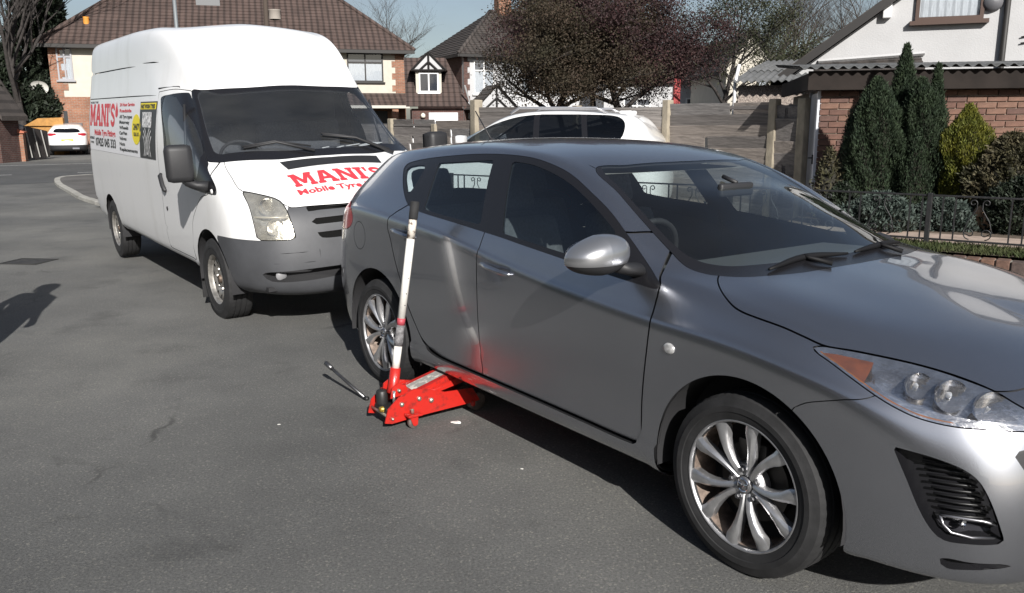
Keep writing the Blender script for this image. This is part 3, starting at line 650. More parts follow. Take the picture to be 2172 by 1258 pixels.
lm_ = MB().lathe([(0, .14), (.10, .08), (.12, 0), (.10, -.08), (0, -.12)], 12, 'z'); l_ = lm_.build('wall_lamp', mat('pale lamp', (.75, .7, .6), .4), ex, True); l_.location = (.75, -.12, 1.85)
# --- white bungalow gable on the right
b0 = at(1690, 250, 15.6); bg_ = empty('white_bungalow', (b0[0], b0[1], 0), math.radians(-21), 'white rendered gable of the bungalow behind the brick garage', 'house')
zl = at(1664, 146, 15.6)[2]; BW = 10.0; sl_ = .735
MB().prism([(-.2, 0), (BW, 0), (BW, zl-.1), (BW/2, zl+sl_*BW/2-.02), (0, zl-.02), (-.2, zl-.17)], 0, 7, 'y').build('wall', RENDW, bg_)
for s_ in (0, 1):
    x_ = lambda a: a if s_ == 0 else BW-a
    MB().prism([(x_(-.45), zl-.33), (x_(BW/2), zl+sl_*BW/2), (x_(BW/2), zl+sl_*BW/2+.16), (x_(-.45), zl-.17)], -.22, 7.2, 'y').build('roof_slope', TILE2, bg_)
    MB().prism([(x_(-.47), zl-.36), (x_(BW/2), zl+sl_*BW/2-.03), (x_(BW/2), zl+sl_*BW/2+.13), (x_(-.47), zl-.20)], -.26, -.223, 'y').build('barge_board', DK, bg_)
def bxx(px, py, y=0.):
    d = FW+RT*(px-1086)/FPX-UP*(py-629)/FPX; a = bg_.rotation_euler.z; u = np.array([math.cos(a), math.sin(a)]); n_ = np.array([-math.sin(a), math.cos(a)])
    t = (n_@(np.array(b0[:2])+n_*y))/(n_@d[:2]); p = EYE+d*t; return (p[:2]-np.array(b0[:2]))@u, p[2]
wx0, wz0 = bxx(1940, 46); wx1, _ = bxx(2086, 30)
window(bg_, wx0, wx1, wz0, wz0+1.15, 0, mat('brown window frame', (.07, .04, .03), .5), 0, 0, True, .06)
lx, lz = bxx(1882, 24); lb = MB(); lb.box((lx-.07, -.13, lz-.12), (lx+.07, -.001, lz+.13), .02); lb.build('alarm_box', mat('white plastic box', (.72, .72, .72), .4), bg_)
dx_, dz_ = bxx(2131, 60); MB().tube([(dx_, -.06, 0), (dx_, -.06, 4.5)], .045, 8).build('downpipe', DK, bg_, True); MB().lathe([(0, -.1), (.13, -.09), (.16, -.02), (.16, 0)], 20, 'y', (bxx(2106, 4)[0], -.002, bxx(2106, 4)[1])).build('round_vent', mat('grey vent', (.12, .12, .13), .5), bg_, True)
ax0, az0 = bxx(1772, 143, -.9); ax1, az1 = bxx(1962, 135, -.9)
tiled('lean_to_roof', [(ax0-.4, -1.0, az0-.10), (ax1, -1.0, az1-.10), (ax1, -.01, az1+.16), (ax0-.2, -.01, az0+.14)], 4, TILE2, bg_); MB().tube([(ax0-.3, -.03, az0+.16), (ax1+.05, -.03, az1+.22)], .035, 4).build('flashing', RENDW, bg_)
for k in range(2): MB().tube([(dx_+.25, -.03, dz_-.25+.10*k), (dx_+2.2, -.03, dz_+.05+.1*k)], .012, 5).build('cable', DK, bg_)
# --- far cream house between the trees
def small_house(name, px0, px1, pyb, pye, Y, roofpx, m, rm, label, gable=True, rise=.6, depth=7):
    a, b = at(px0, pyb, Y), at(px1, pyb, Y); W_ = b[0]-a[0]; ze = at(px0, pye, Y)[2]
    r = empty(name, (a[0], a[1], 0), 0, label, 'house')
    if gable:
        MB().prism([(0, 0), (W_, 0), (W_, ze), (W_/2, ze+rise*W_), (0, ze)], 0, depth, 'y').build('wall', m, r)
        for s_ in (0, 1):
            x_ = lambda q: q if s_ == 0 else W_-q
            MB().prism([(x_(-.3), ze-.3*rise*2), (x_(W_/2), ze+rise*W_+.02), (x_(W_/2), ze+rise*W_+.2), (x_(-.3), ze-.3*rise*2+.18)], -.2, depth+.2, 'y').build('roof_slope', rm, r)
    else:
        MB().box((0, 0, 0), (W_, depth, ze)).build('wall', m, r); tiled('roof', [(-.3, -.3, ze-.05), (W_+.3, -.3, ze-.05), (W_-.5, depth/2, ze+rise*depth/2), (.5, depth/2, ze+rise*depth/2)], 12, rm, r); tiled('roof_side', [(W_+.3, -.3, ze-.05), (W_+.3, depth, ze-.05), (W_-.5, depth/2, ze+rise*depth/2), (W_-.5, depth/2, ze+rise*depth/2)], 12, rm, r); tiled('roof_side', [(-.3, depth, ze-.05), (-.3, -.3, ze-.05), (.5, depth/2, ze+rise*depth/2), (.5, depth/2, ze+rise*depth/2)], 12, rm, r)
    return r, W_, ze
r_, W_, ze = small_house('gabled_house', 1536, 1640, 260, 140, 36, 0, REND, TILE2, 'small cream gabled house between the trees and the bungalow', True, .62); window(r_, W_*.62, W_*.85, ze-1.6, ze-.5, 0, DK, 0, 0, True)
r_, W_, ze = small_house('low_brick_house', 1280, 1560, 260, 175, 44, 0, RENDW, TILE3, 'low white walled house half hidden behind the trees', False, .6)
window(r_, 1.0, 2.4, 1.4, 2.7, 0, WPVC, 1, .3); window(r_, 4.2, 5.6, 1.4, 2.7, 0, WPVC, 1, .3)
r_, W_, ze = small_house('distant_house', 38, 104, 260, 205, 62, 0, RENDW, TILE3, 'distant house with pinkish red roof seen through the bare tree', False, .9); window(r_, W_*.05, W_*.25, 1.6, ze-.3, 0, WPVC, 1, .3); window(r_, W_*.5, W_*.75, 1.6, ze-.3, 0, DK, 1, .3)
r_, W_, ze = small_house('left_brick_outbuilding', -170, 0, 300, 236, 33.5, 0, HBRD, TILE2, 'dark red brick gabled building at the left edge', True, .62, 1.4); window(r_, W_-1.0, W_-.1, 1.35, 2.75, 0, WPVC, 1, .4, False)
# red post in the far garden
q = at(1434, 215, 30); rp = MB().box((-.12, -.12, 0), (.12, .12, 3.1), .02); o = rp.build('red_post', mat('red painted timber', (.30, .03, .03), .5), None); o.location = (q[0], q[1], 0); tag(o, 'red painted post standing behind the fence under the plum tree', 'post')

# ================================================================ opposite side of the street (out of frame, seen in reflections)
for i, s_ in enumerate((-17, -7.5, 2.0, 11.5)):
    p = street(s_, -15.5); r = empty('terraced_house', (p[0], p[1], 0), math.atan2(D0[1], D0[0]), ('first', 'second', 'third', 'fourth')[i]+' brick house across the street counted from the side road', 'house', 'houses across the street')
    MB().box((0, -8, 0), (8.6, 0, 5.1)).build('wall', HBRD, r); tiled('roof', [(-.3, .4, 5.0), (8.9, .4, 5.0), (8.9, -4, 8.2), (-.3, -4, 8.2)], 14, TILE2, r)
    tiled('roof_back', [(8.9, -8.4, 5.0), (-.3, -8.4, 5.0), (-.3, -4, 8.2), (8.9, -4, 8.2)], 8, TILE2, r)
    for x0 in (1.0, 5.4):
        for z0 in (.9, 3.3): window(empty('window_bay', (x0+2, .06, 0), math.pi, parent=r), 0, 1.9, z0, z0+1.4, 0, WPVC, 1, .3, False)
for i, s_ in enumerate((-15, -5, 5)):
    p = street(s_, -9.2); o = MB().box((0, -.35, 0), (9.2, .35, 1.5), .12).build('privet_hedge', mat('privet', (.03, .045, .018), .9, var=.5, scale=14, bump=.06, bscale=16), None); o.location = (p[0], p[1], 0); o.rotation_euler = (0, 0, math.atan2(D0[1], D0[0])); tag(o, ('farthest', 'middle', 'nearest')[i]+' clipped privet hedge across the street', 'hedge', 'hedges across the street')

# ================================================================ grey hatchback
PAINT = mat('grey metallic paint', (.40, .41, .445), .27, .955, var=.03, scale=3, coat=1, coatr=.03)
BLACK = mat('black gloss trim', (.012, .012, .014), .22)
PLAST = mat('black plastic', (.02, .02, .022), .55, bump=.0004, bscale=300)
DARK = mat('dark interior', (.018, .018, .02), .8)
RUBBER = mat('tyre rubber', (.016, .016, .017), .8, var=.3, scale=14, bump=.0006, bscale=120)
ALLOY = mat('alloy wheel', (.55, .55, .56), .33, .85, var=.12, scale=20)
DIRTY = mat('brake dust alloy', (.22, .17, .14), .6, .5, var=.4, scale=25)
CHROME = mat('chrome reflector', (.85, .85, .87), .07, 1)
SEAT = mat('charcoal seat cloth', (.085, .088, .095), .9, var=.2, scale=60)
GLASS = glass('car glass', (.84, .89, .88), .95, 1.75, dust=.006)  # dust here is a hazy sheen painted into the windscreen
GLASSD = glass('tinted side glass', (.66, .73, .74), .95, 1.6)
LENS = glass('clear lens', (.93, .93, .93), 1, 1.5)
AMBER = mat('amber reflector', (.30, .10, .02), .3, col2=(.16, .08, .04), scale=30, coat=1)
REDL = mat('red lamp lens', (.35, .012, .02), .15, coat=1)
def XZ(V): return V[:, [0, 2]]
def XW(V): return V[:, [0, 1]]
def WZ(V): return V[:, [1, 2]]
def AZ(V): return np.stack([.8*V[:, 0]-.6*V[:, 1], V[:, 2]], 1)
def sdf(poly, pr, *lims):
    P = smooth(poly) if poly is not None else None
    def g(V):
        d = sdist(P, pr(V))
        for l in lims: d = np.maximum(d, l(V))
        return d
    return g
def gap_split(s, g, gap=.002):
    G = g
    a, r = s.cut(lambda V: G(V)+gap); _, b = r.cut(lambda V: G(V)-gap)
    return a, b
def circ(cx, cz, r): return lambda V: np.hypot(V[:, 0]-cx, V[:, 2]-cz)-r
def sstep(t): t = np.clip(t, 0, 1); return t*t*(3-2*t)
def dish(s, g, depth, width):
    """push a region in, keeping its edge"""
    d = -g(s.V); return s.offset(-depth*sstep(d/width))
def wheel_obj(parent, x, y, z, side, r, kind, camber=0, dirt=0, spin=0.):
    """side -1: outer face towards -y.  wheel (> tyre, rim, spokes ...) built with outer face at local -y"""
    w_ = empty('wheel', (x, y, z), 0, parent=parent)
    if side > 0: w_.rotation_euler = (0, 0, math.pi)
    key = 'wheel_'+kind
    if key not in PROTO: PROTO[key] = WHEELS[kind]()
    for nm, me in PROTO[key]:
        o = inst(me, w_, name=nm); o.rotation_euler = (0, spin, 0)
        if nm in ('tyre',): o.rotation_euler = (0, 0, 0)
    return w_
PROTO = {}
def tyre_mesh(R, W, rr, blocks=84, name='tyre'):
    h = W/2
    prof = [(rr-.006, -h*.80), (rr+.004, -h*.94), (rr+.02, -h*1.0), ((rr+R)/2-.014, -h*1.02), ((rr+R)/2-.011, -h*1.05), ((rr+R)/2+.008, -h*1.055), ((rr+R)/2+.011, -h*1.035), (R-.028, -h*1.0), (R-.010, -h*.93), (R-.002, -h*.80),
            (R-.001, -h*.46), (R-.008, -h*.44), (R-.008, -h*.38), (R, -h*.36), (R, -h*.06), (R-.008, -h*.045), (R-.008, h*.045), (R, h*.06), (R, h*.36), (R-.008, h*.38), (R-.008, h*.44), (R-.001, h*.46),
            (R-.002, h*.80), (R-.010, h*.93), (R-.028, h*1.0), ((rr+R)/2, h*1.04), (rr+.02, h), (rr-.006, h*.8)]
    sh = {9, 10, 21, 22}
    mb = MB().lathe(prof, blocks*2, mod=lambda j, k, r: r-(.002 if (j in sh and k % 3 == 0) else 0))
    return mb.mesh(name, RUBBER, angle=30)
def alloy_parts():
    out = [('tyre', tyre_mesh(.318, .205, .222))]
    rim = MB().lathe([(.2285, -.098), (.231, -.094), (.2285, -.088), (.219, -.084), (.212, -.06), (.205, .0), (.205, .085), (.225, .1), (.225, .105)], 96)
    out.append(('rim', rim.mesh('rim', DIRTY, angle=40)))
    lip = MB().lathe([(.2195, -.085), (.2225, -.097), (.2275, -.1005), (.2315, -.096)], 96)
    out.append(('rim_lip', lip.mesh('rim_lip', mat('lip alloy', (.34, .34, .35), .5, .8, var=.2, scale=20), True)))
    sp = MB()
    st = [(.034, .019, -.070), (.06, .0135, -.078), (.09, .0125, -.086), (.13, .0145, -.0925), (.165, .0185, -.095), (.195, .0235, -.0945), (.2215, .027, -.092)]
    for k in range(10):
        t0 = 2*math.pi*k/10+math.radians(10); sg = 1 if k % 2 else -1
        V = []; F = []
        for i, (r, hw, yy) in enumerate(st):
            bend = sg*.012*math.sin(math.pi*min(1, i/5))          # twin spokes bow apart
            sec = [(-hw*1.02, yy+.03), (-hw, yy+.0055), (-hw*.55, yy-.001), (sg*hw*.35, yy-.0045), (hw*.6, yy-.001), (hw, yy+.0055), (hw*1.02, yy+.03)]
            for a, y in sec:
                th = t0+(a+bend)/max(r, .05)
                V.append((r*math.cos(th), y, r*math.sin(th)))
        n = 7
        for i in range(len(st)-1):
            for j in range(n-1): F.append([i*n+j, i*n+j+1, (i+1)*n+j+1, (i+1)*n+j])
        sp.add(V, F)
    out.append(('spokes', sp.mesh('spokes', ALLOY, angle=50)))
    hub = MB().lathe([(.0, -.066), (.03, -.066), (.034, -.070), (.062, -.072), (.072, -.06), (.076, -.03)], 40)
    out.append(('hub', hub.mesh('hub', ALLOY, angle=40)))
    cap = MB().lathe([(.0, -.080), (.022, -.0795), (.0285, -.077), (.0295, -.07)], 32)
    out.append(('centre_cap', cap.mesh('centre_cap', mat('cap grey', (.30, .30, .31), .35, .8), True)))
    em = MB()                                                    # ring with a winged mark
    em.lathe([(.0195, -.0815), (.0225, -.0835), (.0245, -.0815)], 32)
    em.tube([(-.020, -.0825, .007), (-.008, -.083, .004), (0, -.083, -.010), (.008, -.083, .004), (.020, -.0825, .007)], .0022, 6)
    out.append(('emblem', em.mesh('emblem', CHROME, angle=40)))
    nut = MB()
    for k in range(5):
        t = 2*math.pi*k/5+math.radians(28); c = (.054*math.cos(t), 0, .054*math.sin(t))
        nut.lathe([(.0, -.083), (.0075, -.083), (.009, -.08), (.009, -.06)], 6, c=c)
        nut.lathe([(.0145, -.0715), (.0135, -.073), (.012, -.066)], 16, c=c)
    out.append(('wheel_nuts', nut.mesh('wheel_nuts', mat('nut steel', (.2, .2, .21), .4, .9), angle=40)))
    br = MB().lathe([(.0, -.02), (.14, -.02), (.142, .0), (.0, .0)], 40); br.box((-.06, -.045, .075), (.06, .02, .15), .01)
    out.append(('brake_disc', br.mesh('brake_disc', mat('brake steel', (.09, .085, .08), .5, .7), angle=40)))
    bk = MB().lathe([(.0, .02), (.206, .02)], 40); out.append(('wheel_back', bk.mesh('wheel_back', DARK)))
    return out
WHEELS = {'alloy': alloy_parts}
CAR = [
 [(.7,0,.205),(.84,0,.225),(.875,0,.26),(.89,0,.38),(.9,0,.5),(.89,0,.6),(.87,0,.67),(.83,0,.715),(.78,0,.75),(.7,0,.795),(.62,0,.83),(.54,0,.855),(.46,0,.877)],
 [(.68,.33,.205),(.82,.35,.225),(.86,.36,.26),(.875,.37,.38),(.88,.375,.5),(.868,.37,.6),(.845,.365,.68),(.805,.36,.73),(.73,.33,.775),(.62,.27,.83),(.52,.19,.865),(.42,.1,.888),(.33,0,.905)],
 [(.6,.55,.205),(.73,.62,.225),(.77,.645,.26),(.785,.655,.38),(.785,.655,.5),(.765,.645,.6),(.735,.63,.69),(.69,.605,.75),(.6,.56,.8),(.47,.47,.862),(.36,.33,.898),(.26,.17,.922),(.18,0,.935)],
 [(.5,.64,.205),(.6,.735,.225),(.62,.765,.26),(.63,.778,.38),(.62,.78,.5),(.6,.775,.61),(.56,.755,.71),(.51,.725,.785),(.42,.675,.833),(.29,.57,.893),(.17,.4,.925),(.08,.2,.947),(0,0,.957)],
 [(.36,.68,.205),(.4,.8,.225),(.41,.83,.26),(.415,.845,.38),(.41,.85,.5),(.395,.848,.707),(.36,.827,.751),(.31,.785,.83),(.22,.725,.876),(.09,.61,.931),(-.02,.42,.953),(-.08,.21,.968),(-.13,0,.975)],
 [(.17,.7,.215),(.17,.835,.235),(.17,.862,.3),(.17,.872,.4),(.17,.878,.54),(.16,.875,.75),(.14,.851,.794),(.1,.8,.875),(.02,.73,.918),(-.1,.61,.96),(-.18,.42,.975),(-.23,.21,.99),(-.26,0,1)],
 [(-.08,.7,.215),(-.08,.835,.235),(-.08,.862,.3),(-.08,.874,.4),(-.08,.88,.56),(-.08,.877,.776),(-.09,.853,.82),(-.12,.8,.905),(-.19,.725,.942),(-.29,.6,.975),(-.36,.42,1.02),(-.41,.21,1.06),(-.44,0,1.08)],
 [(-.32,.7,.215),(-.32,.825,.235),(-.32,.862,.3),(-.32,.866,.4),(-.32,.878,.58),(-.32,.876,.786),(-.32,.855,.83),(-.33,.8,.93),(-.37,.745,.965),(-.43,.66,.995),(-.52,.47,1.09),(-.58,.24,1.14),(-.6,0,1.16)],
 [(-.52,.7,.215),(-.52,.82,.235),(-.52,.86,.3),(-.52,.86,.4),(-.52,.878,.6),(-.52,.877,.792),(-.52,.861,.836),(-.53,.815,.945),(-.55,.775,.985),(-.58,.725,1.03),(-.63,.65,1.075),(-.72,.33,1.205),(-.75,0,1.235)],
 [(-.78,.7,.215),(-.78,.82,.235),(-.78,.858,.3),(-.78,.857,.4),(-.78,.878,.61),(-.78,.879,.812),(-.78,.864,.856),(-.78,.825,.96),(-.79,.765,1.07),(-.81,.695,1.165),(-.85,.6,1.2),(-.9,.32,1.268),(-.92,0,1.285)],
 [(-1.08,.7,.215),(-1.08,.82,.235),(-1.08,.857,.3),(-1.08,.856,.4),(-1.08,.878,.61),(-1.08,.88,.837),(-1.08,.866,.881),(-1.08,.83,.985),(-1.08,.745,1.15),(-1.09,.65,1.285),(-1.11,.54,1.322),(-1.1,.31,1.352),(-1.1,0,1.36)],
 [(-1.45,.7,.215),(-1.45,.82,.235),(-1.45,.857,.3),(-1.45,.856,.4),(-1.45,.878,.61),(-1.45,.881,.879),(-1.45,.867,.923),(-1.45,.835,1.01),(-1.45,.735,1.195),(-1.45,.63,1.355),(-1.45,.55,1.392),(-1.45,.3,1.416),(-1.45,0,1.425)],
 [(-1.9,.7,.215),(-1.9,.82,.235),(-1.9,.857,.3),(-1.9,.857,.41),(-1.9,.878,.62),(-1.9,.88,.938),(-1.9,.861,.982),(-1.9,.835,1.035),(-1.9,.73,1.22),(-1.9,.62,1.372),(-1.9,.54,1.412),(-1.9,.3,1.437),(-1.9,0,1.445)],
 [(-2.32,.7,.215),(-2.32,.825,.235),(-2.32,.86,.3),(-2.32,.868,.42),(-2.32,.88,.64),(-2.32,.879,.966),(-2.32,.86,1.01),(-2.32,.832,1.065),(-2.32,.725,1.235),(-2.32,.615,1.362),(-2.32,.535,1.402),(-2.32,.3,1.429),(-2.32,0,1.438)],
 [(-2.72,.7,.215),(-2.72,.82,.235),(-2.72,.855,.3),(-2.72,.87,.43),(-2.72,.88,.65),(-2.72,.875,.989),(-2.72,.853,1.033),(-2.72,.815,1.1),(-2.72,.715,1.24),(-2.72,.605,1.338),(-2.72,.525,1.376),(-2.72,.29,1.404),(-2.72,0,1.412)],
 [(-3.05,.66,.19),(-3.05,.79,.225),(-3.05,.83,.31),(-3.05,.85,.44),(-3.05,.865,.62),(-3.05,.853,.991),(-3.04,.829,1.035),(-3.02,.775,1.12),(-3,.68,1.225),(-3,.57,1.315),(-3,.49,1.345),(-3,.28,1.372),(-3,0,1.38)],
 [(-3.22,.58,.2),(-3.3,.7,.24),(-3.33,.735,.32),(-3.34,.755,.44),(-3.34,.77,.6),(-3.28,.765,.88),(-3.24,.74,1),(-3.2,.7,1.09),(-3.18,.61,1.17),(-3.2,.5,1.25),(-3.21,.42,1.285),(-3.22,.22,1.305),(-3.22,0,1.31)],
 [(-3.32,.35,.2),(-3.44,.42,.25),(-3.47,.44,.33),(-3.48,.45,.45),(-3.48,.46,.6),(-3.4,.46,.86),(-3.36,.45,.97),(-3.32,.42,1.05),(-3.3,.36,1.11),(-3.28,.29,1.16),(-3.27,.22,1.19),(-3.27,.11,1.21),(-3.27,0,1.215)],
 [(-3.35,0,.2),(-3.48,0,.25),(-3.51,0,.33),(-3.52,0,.45),(-3.52,0,.6),(-3.44,0,.85),(-3.4,0,.95),(-3.37,0,1.02),(-3.35,0,1.06),(-3.33,0,1.1),(-3.31,0,1.13),(-3.3,0,1.15),(-3.29,0,1.165)]]

def build_hatch():
    yaw = -.9444
    root = empty('hatchback_car', (1.4694, 3.1466, 0), yaw, 'dark silver grey hatchback being jacked up in the foreground', 'car')
    S, N, tu, tv = shell(CAR, .016)
    # wheel-arch lips
    for xc in (0., -2.64):
        rr = np.hypot(S[..., 0]-xc, S[..., 2]-.318); k = (S[..., 1] > .7)*sstep(1-np.abs(rr-.40)/.055)
        S = S+N*(.006*k)[..., None]
    body = Soup.grid(S, N)
    for xc in (0., -2.64): _, body = body.cut(lambda V: np.where(V[:, 1] > .5, np.hypot(V[:, 0]-xc, V[:, 2]-.318)-.386, 1))
    # side glazing
    sep = lambda V: np.interp(-V[:, 0], [.40, .48, .68, .9, 1.13, 1.5, 2.8], [.76, .74, .686, .645, .59, .56, .54])-V[:, 1]
    DLO = [(-2.333, 1.088), (-2.442, 1.145), (-2.574, 1.243), (-2.618, 1.285), (-2.592, 1.306), (-2.418, 1.334), (-2.166, 1.357), (-1.933, 1.372), (-1.692, 1.376), (-1.482, 1.367), (-1.311, 1.341), (-1.162, 1.303), (-.995, 1.238), (-.841, 1.168), (-.685, 1.076), (-.566, 1.002), (-.481, .957), (-.452, .938), (-.452, .922), (-.546, .927), (-.688, .938), (-.997, .968), (-1.289, .995), (-1.445, 1.01), (-1.619, 1.023), (-1.849, 1.04), (-2.21, 1.066)]
    gd = sdf(DLO, XZ, sep)
    dlo, body = body.cut(gd)
    QG = [(-2.391, 1.152), (-2.452, 1.178), (-2.565, 1.262), (-2.56, 1.282), (-2.41, 1.297), (-2.375, 1.275)]
    RG = [(-2.262, 1.315, 1), (-1.772, 1.347, 1), (-1.632, 1.05, 1), (-2.171, 1.083), (-2.18, 1.113), (-2.225, 1.24)]
    FG = [(-1.612, 1.347, 1), (-1.448, 1.336), (-1.275, 1.304), (-1.124, 1.261), (-.981, 1.204), (-.855, 1.144), (-.77, 1.098, 1), (-.712, .966, 1), (-.856, .98), (-1.112, 1.001), (-1.443, 1.03, 1)]
    panes = []
    for pg in (FG, RG, QG):
        a, dlo = dlo.cut(sdf(pg, XZ)); panes.append(a)
    # windscreen
    WS = [(-1.062, 0, 1), (-1.066, .15), (-1.09, .38), (-1.126, .537), (-.9, .597), (-.679, .636), (-.543, .661), (-.484, .674), (-.424, .68), (-.366, .668), (-.317, .642), (-.223, .559), (-.178, .411), (-.161, .214), (-.155, 0, 1), (-.155, -.3, 1), (-1.062, -.3, 1)]
    gw = sdf(WS, XW, lambda V: .9-V[:, 2])
    scr, body = gap_split(body, gw, .0015)
    frit, scrg = None, None
    WG = [(-1.085, 0, 1), (-1.09, .15), (-1.112, .38), (-1.135, .50), (-.9, .565), (-.679, .602), (-.56, .622), (-.47, .625), (-.40, .60), (-.33, .53), (-.285, .40), (-.26, .2), (-.25, 0, 1), (-.25, -.3, 1), (-1.085, -.3, 1)]
    scrg, frit = scr.cut(sdf(WG, XW))
    # rear screen (tailgate glass)
    RW = [(-3.10, 0, 1), (-3.10, .45), (-3.14, .52), (-3.25, .53), (-3.31, .46), (-3.345, 0, 1), (-3.345, -.3, 1), (-3.10, -.3, 1)]
    rearg, body = body.cut(sdf(RW, XW, lambda V: 1.03-V[:, 2], lambda V: -3.02-0*V[:, 0]))
    # headlight
    HLp = [(.205, .807, .841), (.217, .798, .847), (.239, .787, .849), (.318, .746, .844), (.44, .676, .827), (.521, .635, .811), (.604, .6, .789), (.654, .584, .773), (.70, .575, .752), (.745, .54, .722), (.765, .53, .695), (.748, .608, .688), (.694, .673, .690), (.629, .727, .690), (.579, .755, .694), (.526, .778, .704), (.472, .793, .722), (.419, .803, .744), (.345, .81, .778), (.268, .812, .812), (.214, .811, .833)]
    HL = [(.8*x-.6*y_, z) for x, y_, z in HLp]
    ghl = sdf(HL, AZ, lambda V: .15-V[:, 0], lambda V: .62-V[:, 2])
    hl, body = gap_split(body, ghl, .0018)
    # bonnet
    BON = [(-.22, 0, 1), (-.22, .20, 1), (-.24, .40, 1), (-.28, .54, 1), (-.335, .615, 1), (-.293, .677), (-.216, .744), (-.146, .782), (-.092, .795), (-.011, .797), (.087, .794), (.159, .793), (.24, .786), (.318, .746), (.44, .676), (.521, .635), (.604, .6), (.654, .584, 1), (.68, .533), (.70, .44), (.735, .22), (.745, 0, 1), (.745, -.3, 1), (-.22, -.3, 1)]
    gb = sdf(BON, XW, lambda V: .70-V[:, 2])
    bon, body = gap_split(body, gb, .0028)
    # front bumper
    BP = [(.196, .656, 1), (.232, .681), (.258, .692), (.347, .72), (.42, .743), (.5, .85, 1), (1.2, .85, 1), (1.2, 0, 1), (.196, 0, 1)]
    bump, body = gap_split(body, sdf(BP, XZ), .0016)
    FOG = [(.482, .821, .622), (.537, .802, .617), (.601, .775, .607), (.663, .745, .588), (.7, .726, .561), (.726, .713, .519), (.748, .7, .464), (.768, .68, .393), (.761, .684, .375), (.687, .747, .362), (.637, .774, .363), (.604, .79, .392), (.57, .804, .449), (.536, .814, .521), (.51, .819, .571)]
    gf = sdf([(.8*x-.6*y_, z, 1) if i in (0, 7) else (.8*x-.6*y_, z) for i, (x, y_, z) in enumerate(FOG)], AZ, lambda V: .4-V[:, 0])
    fog, bump = bump.cut(gf)
    SL = [(.635, .769, .307), (.70, .73, .311), (.785, .646, .313), (.771, .657, .303), (.689, .735, .284), (.648, .757, .280)]
    gs = sdf([(.8*x-.6*y_, z) for x, y_, z in SL], AZ, lambda V: .4-V[:, 0])
    slit, bump = bump.cut(gs)
    GR = [(0, .655, 1), (.40, .652), (.655, .640, 1), (.635, .585), (.56, .45), (.48, .355), (.38, .33), (0, .325, 1), (-.3, .325, 1), (-.3, .655, 1)]
    ggr = sdf(GR, WZ, lambda V: .55-V[:, 0])
    grl, bump = bump.cut(ggr)
    # doors
    DR = [(-2.343, 1.09, 1), (-2.478, .999), (-2.437, .889), (-2.39, .775), (-2.325, .656), (-2.268, .546), (-2.156, .39), (-2.087, .345), (-1.972, .322), (-1.752, .318), (-1.237, .316), (-.838, .314), (-.53, .313), (-.488, .327), (-.468, .493), (-.435, .779), (-.442, .881), (-.452, .94, 1), (-.6, 1.1, 1), (-2.2, 1.1, 1)]
    door, body = gap_split(body, sdf(DR, XZ, lambda V: .6-V[:, 1], lambda V: V[:, 2]-1.12), .0034)
    bx = lambda V: V[:, 0]+1.575+.02*np.clip((.7-V[:, 2]), 0, 1)
    rdoor, r_ = door.cut(lambda V: bx(V)+.003); _, fdoor = r_.cut(lambda V: bx(V)-.003)
    flap, body = gap_split(body, circ(-2.842, .875, .082), .0016)
    TL = [(-2.945, .955), (-2.985, 1.025), (-3.10, 1.055), (-3.30, 1.04), (-3.5, 1.03, 1), (-3.5, .92, 1), (-3.2, .885), (-3.02, .90)]
    tail, body = gap_split(body, sdf(TL, XZ, lambda V: V[:, 0]+2.9, lambda V: .36-V[:, 1]), .002)
    # seams
    for poly, pr, lim, g in (([(-.481, .66), (-.475, .82)], XW, lambda V: .93-V[:, 2], .0016),
                             ([(-1.126, .539), (-1.45, .548), (-1.9, .538), (-2.6, .522), (-3.0, .47)], XW, lambda V: 1.25-V[:, 2], .0028),
                             ([(-.49, .351), (-.38, .355)], XZ, lambda V: .7-V[:, 1], .0016), ([(-2.34, .36), (-2.09, .345)], XZ, lambda V: .7-V[:, 1], .0014)):
        P = smooth(poly, closed=False)
        _, body = body.cut(lambda V: np.maximum(sdist(P, pr(V), False)-g, lim(V)))
    sill, body = body.cut(lambda V: np.maximum(np.maximum(V[:, 2]-.352, V[:, 0]+.33), -2.32-V[:, 0]))
    # handle cups
    def cup(s, cx, cz):
        r = np.hypot(s.V[:, 0]-cx, (s.V[:, 2]-cz))/.058; return s.offset(-.017*sstep((1-r)*1.6))
    fdoor = cup(fdoor, -1.352, .868); rdoor = cup(rdoor, -2.245, .935)
    # ---- objects
    soup_ob('body_shell', body, PAINT, root, 'B')
    sill = sill.offset(.013*sstep((.350-sill.V[:, 2])/.014)); fdoor = fdoor.offset(-.009*sstep((.41-fdoor.V[:, 2])/.07)); rdoor = rdoor.offset(-.009*sstep((.41-rdoor.V[:, 2])/.07))
    soup_ob('bonnet', bon, PAINT, root, 'B')
    bo = soup_ob('front_bumper', bump, PAINT, root, 'B')
    soup_ob('lower_grille', dish(grl, ggr, .06, .02), PLAST, bo, 'B')
    mesh_m = mat('grille mesh', (.012, .012, .013), .4)
    for sd, k in (('R', -1), ('L', 1)):
        soup_ob('fog_recess', dish(fog, gf, .055, .022), BLACK, bo, sd); soup_ob('intake_slit', dish(slit, gs, .05, .008), BLACK, bo, sd)
        ed, _ = fog.cut(lambda V: -(gf(V)+.006)); soup_ob('recess_edge', ed.offset(.001), PAINT, bo, sd)
        # horizontal louvres and fog lamp in the recess
        for i in range(9):
            zc = .575-i*.0175; x0, x1 = .585+.012*i*.6, .735+.002*i
            lv = MB(); lv.tube([(x0-.03, k*(.765-.002*i), zc), ((x0+x1)/2-.03, k*(.722), zc), (x1-.03, k*(.672), zc)], .0035, 6); lv.build('louvre', mesh_m, bo, True)
        fl = MB()
        fr = [(.625, .762, .43), (.66, .752, .434), (.72, .708, .432), (.748, .683, .424), (.757, .672, .400), (.755, .672, .385), (.70, .722, .378), (.655, .75, .384), (.635, .76, .405)]
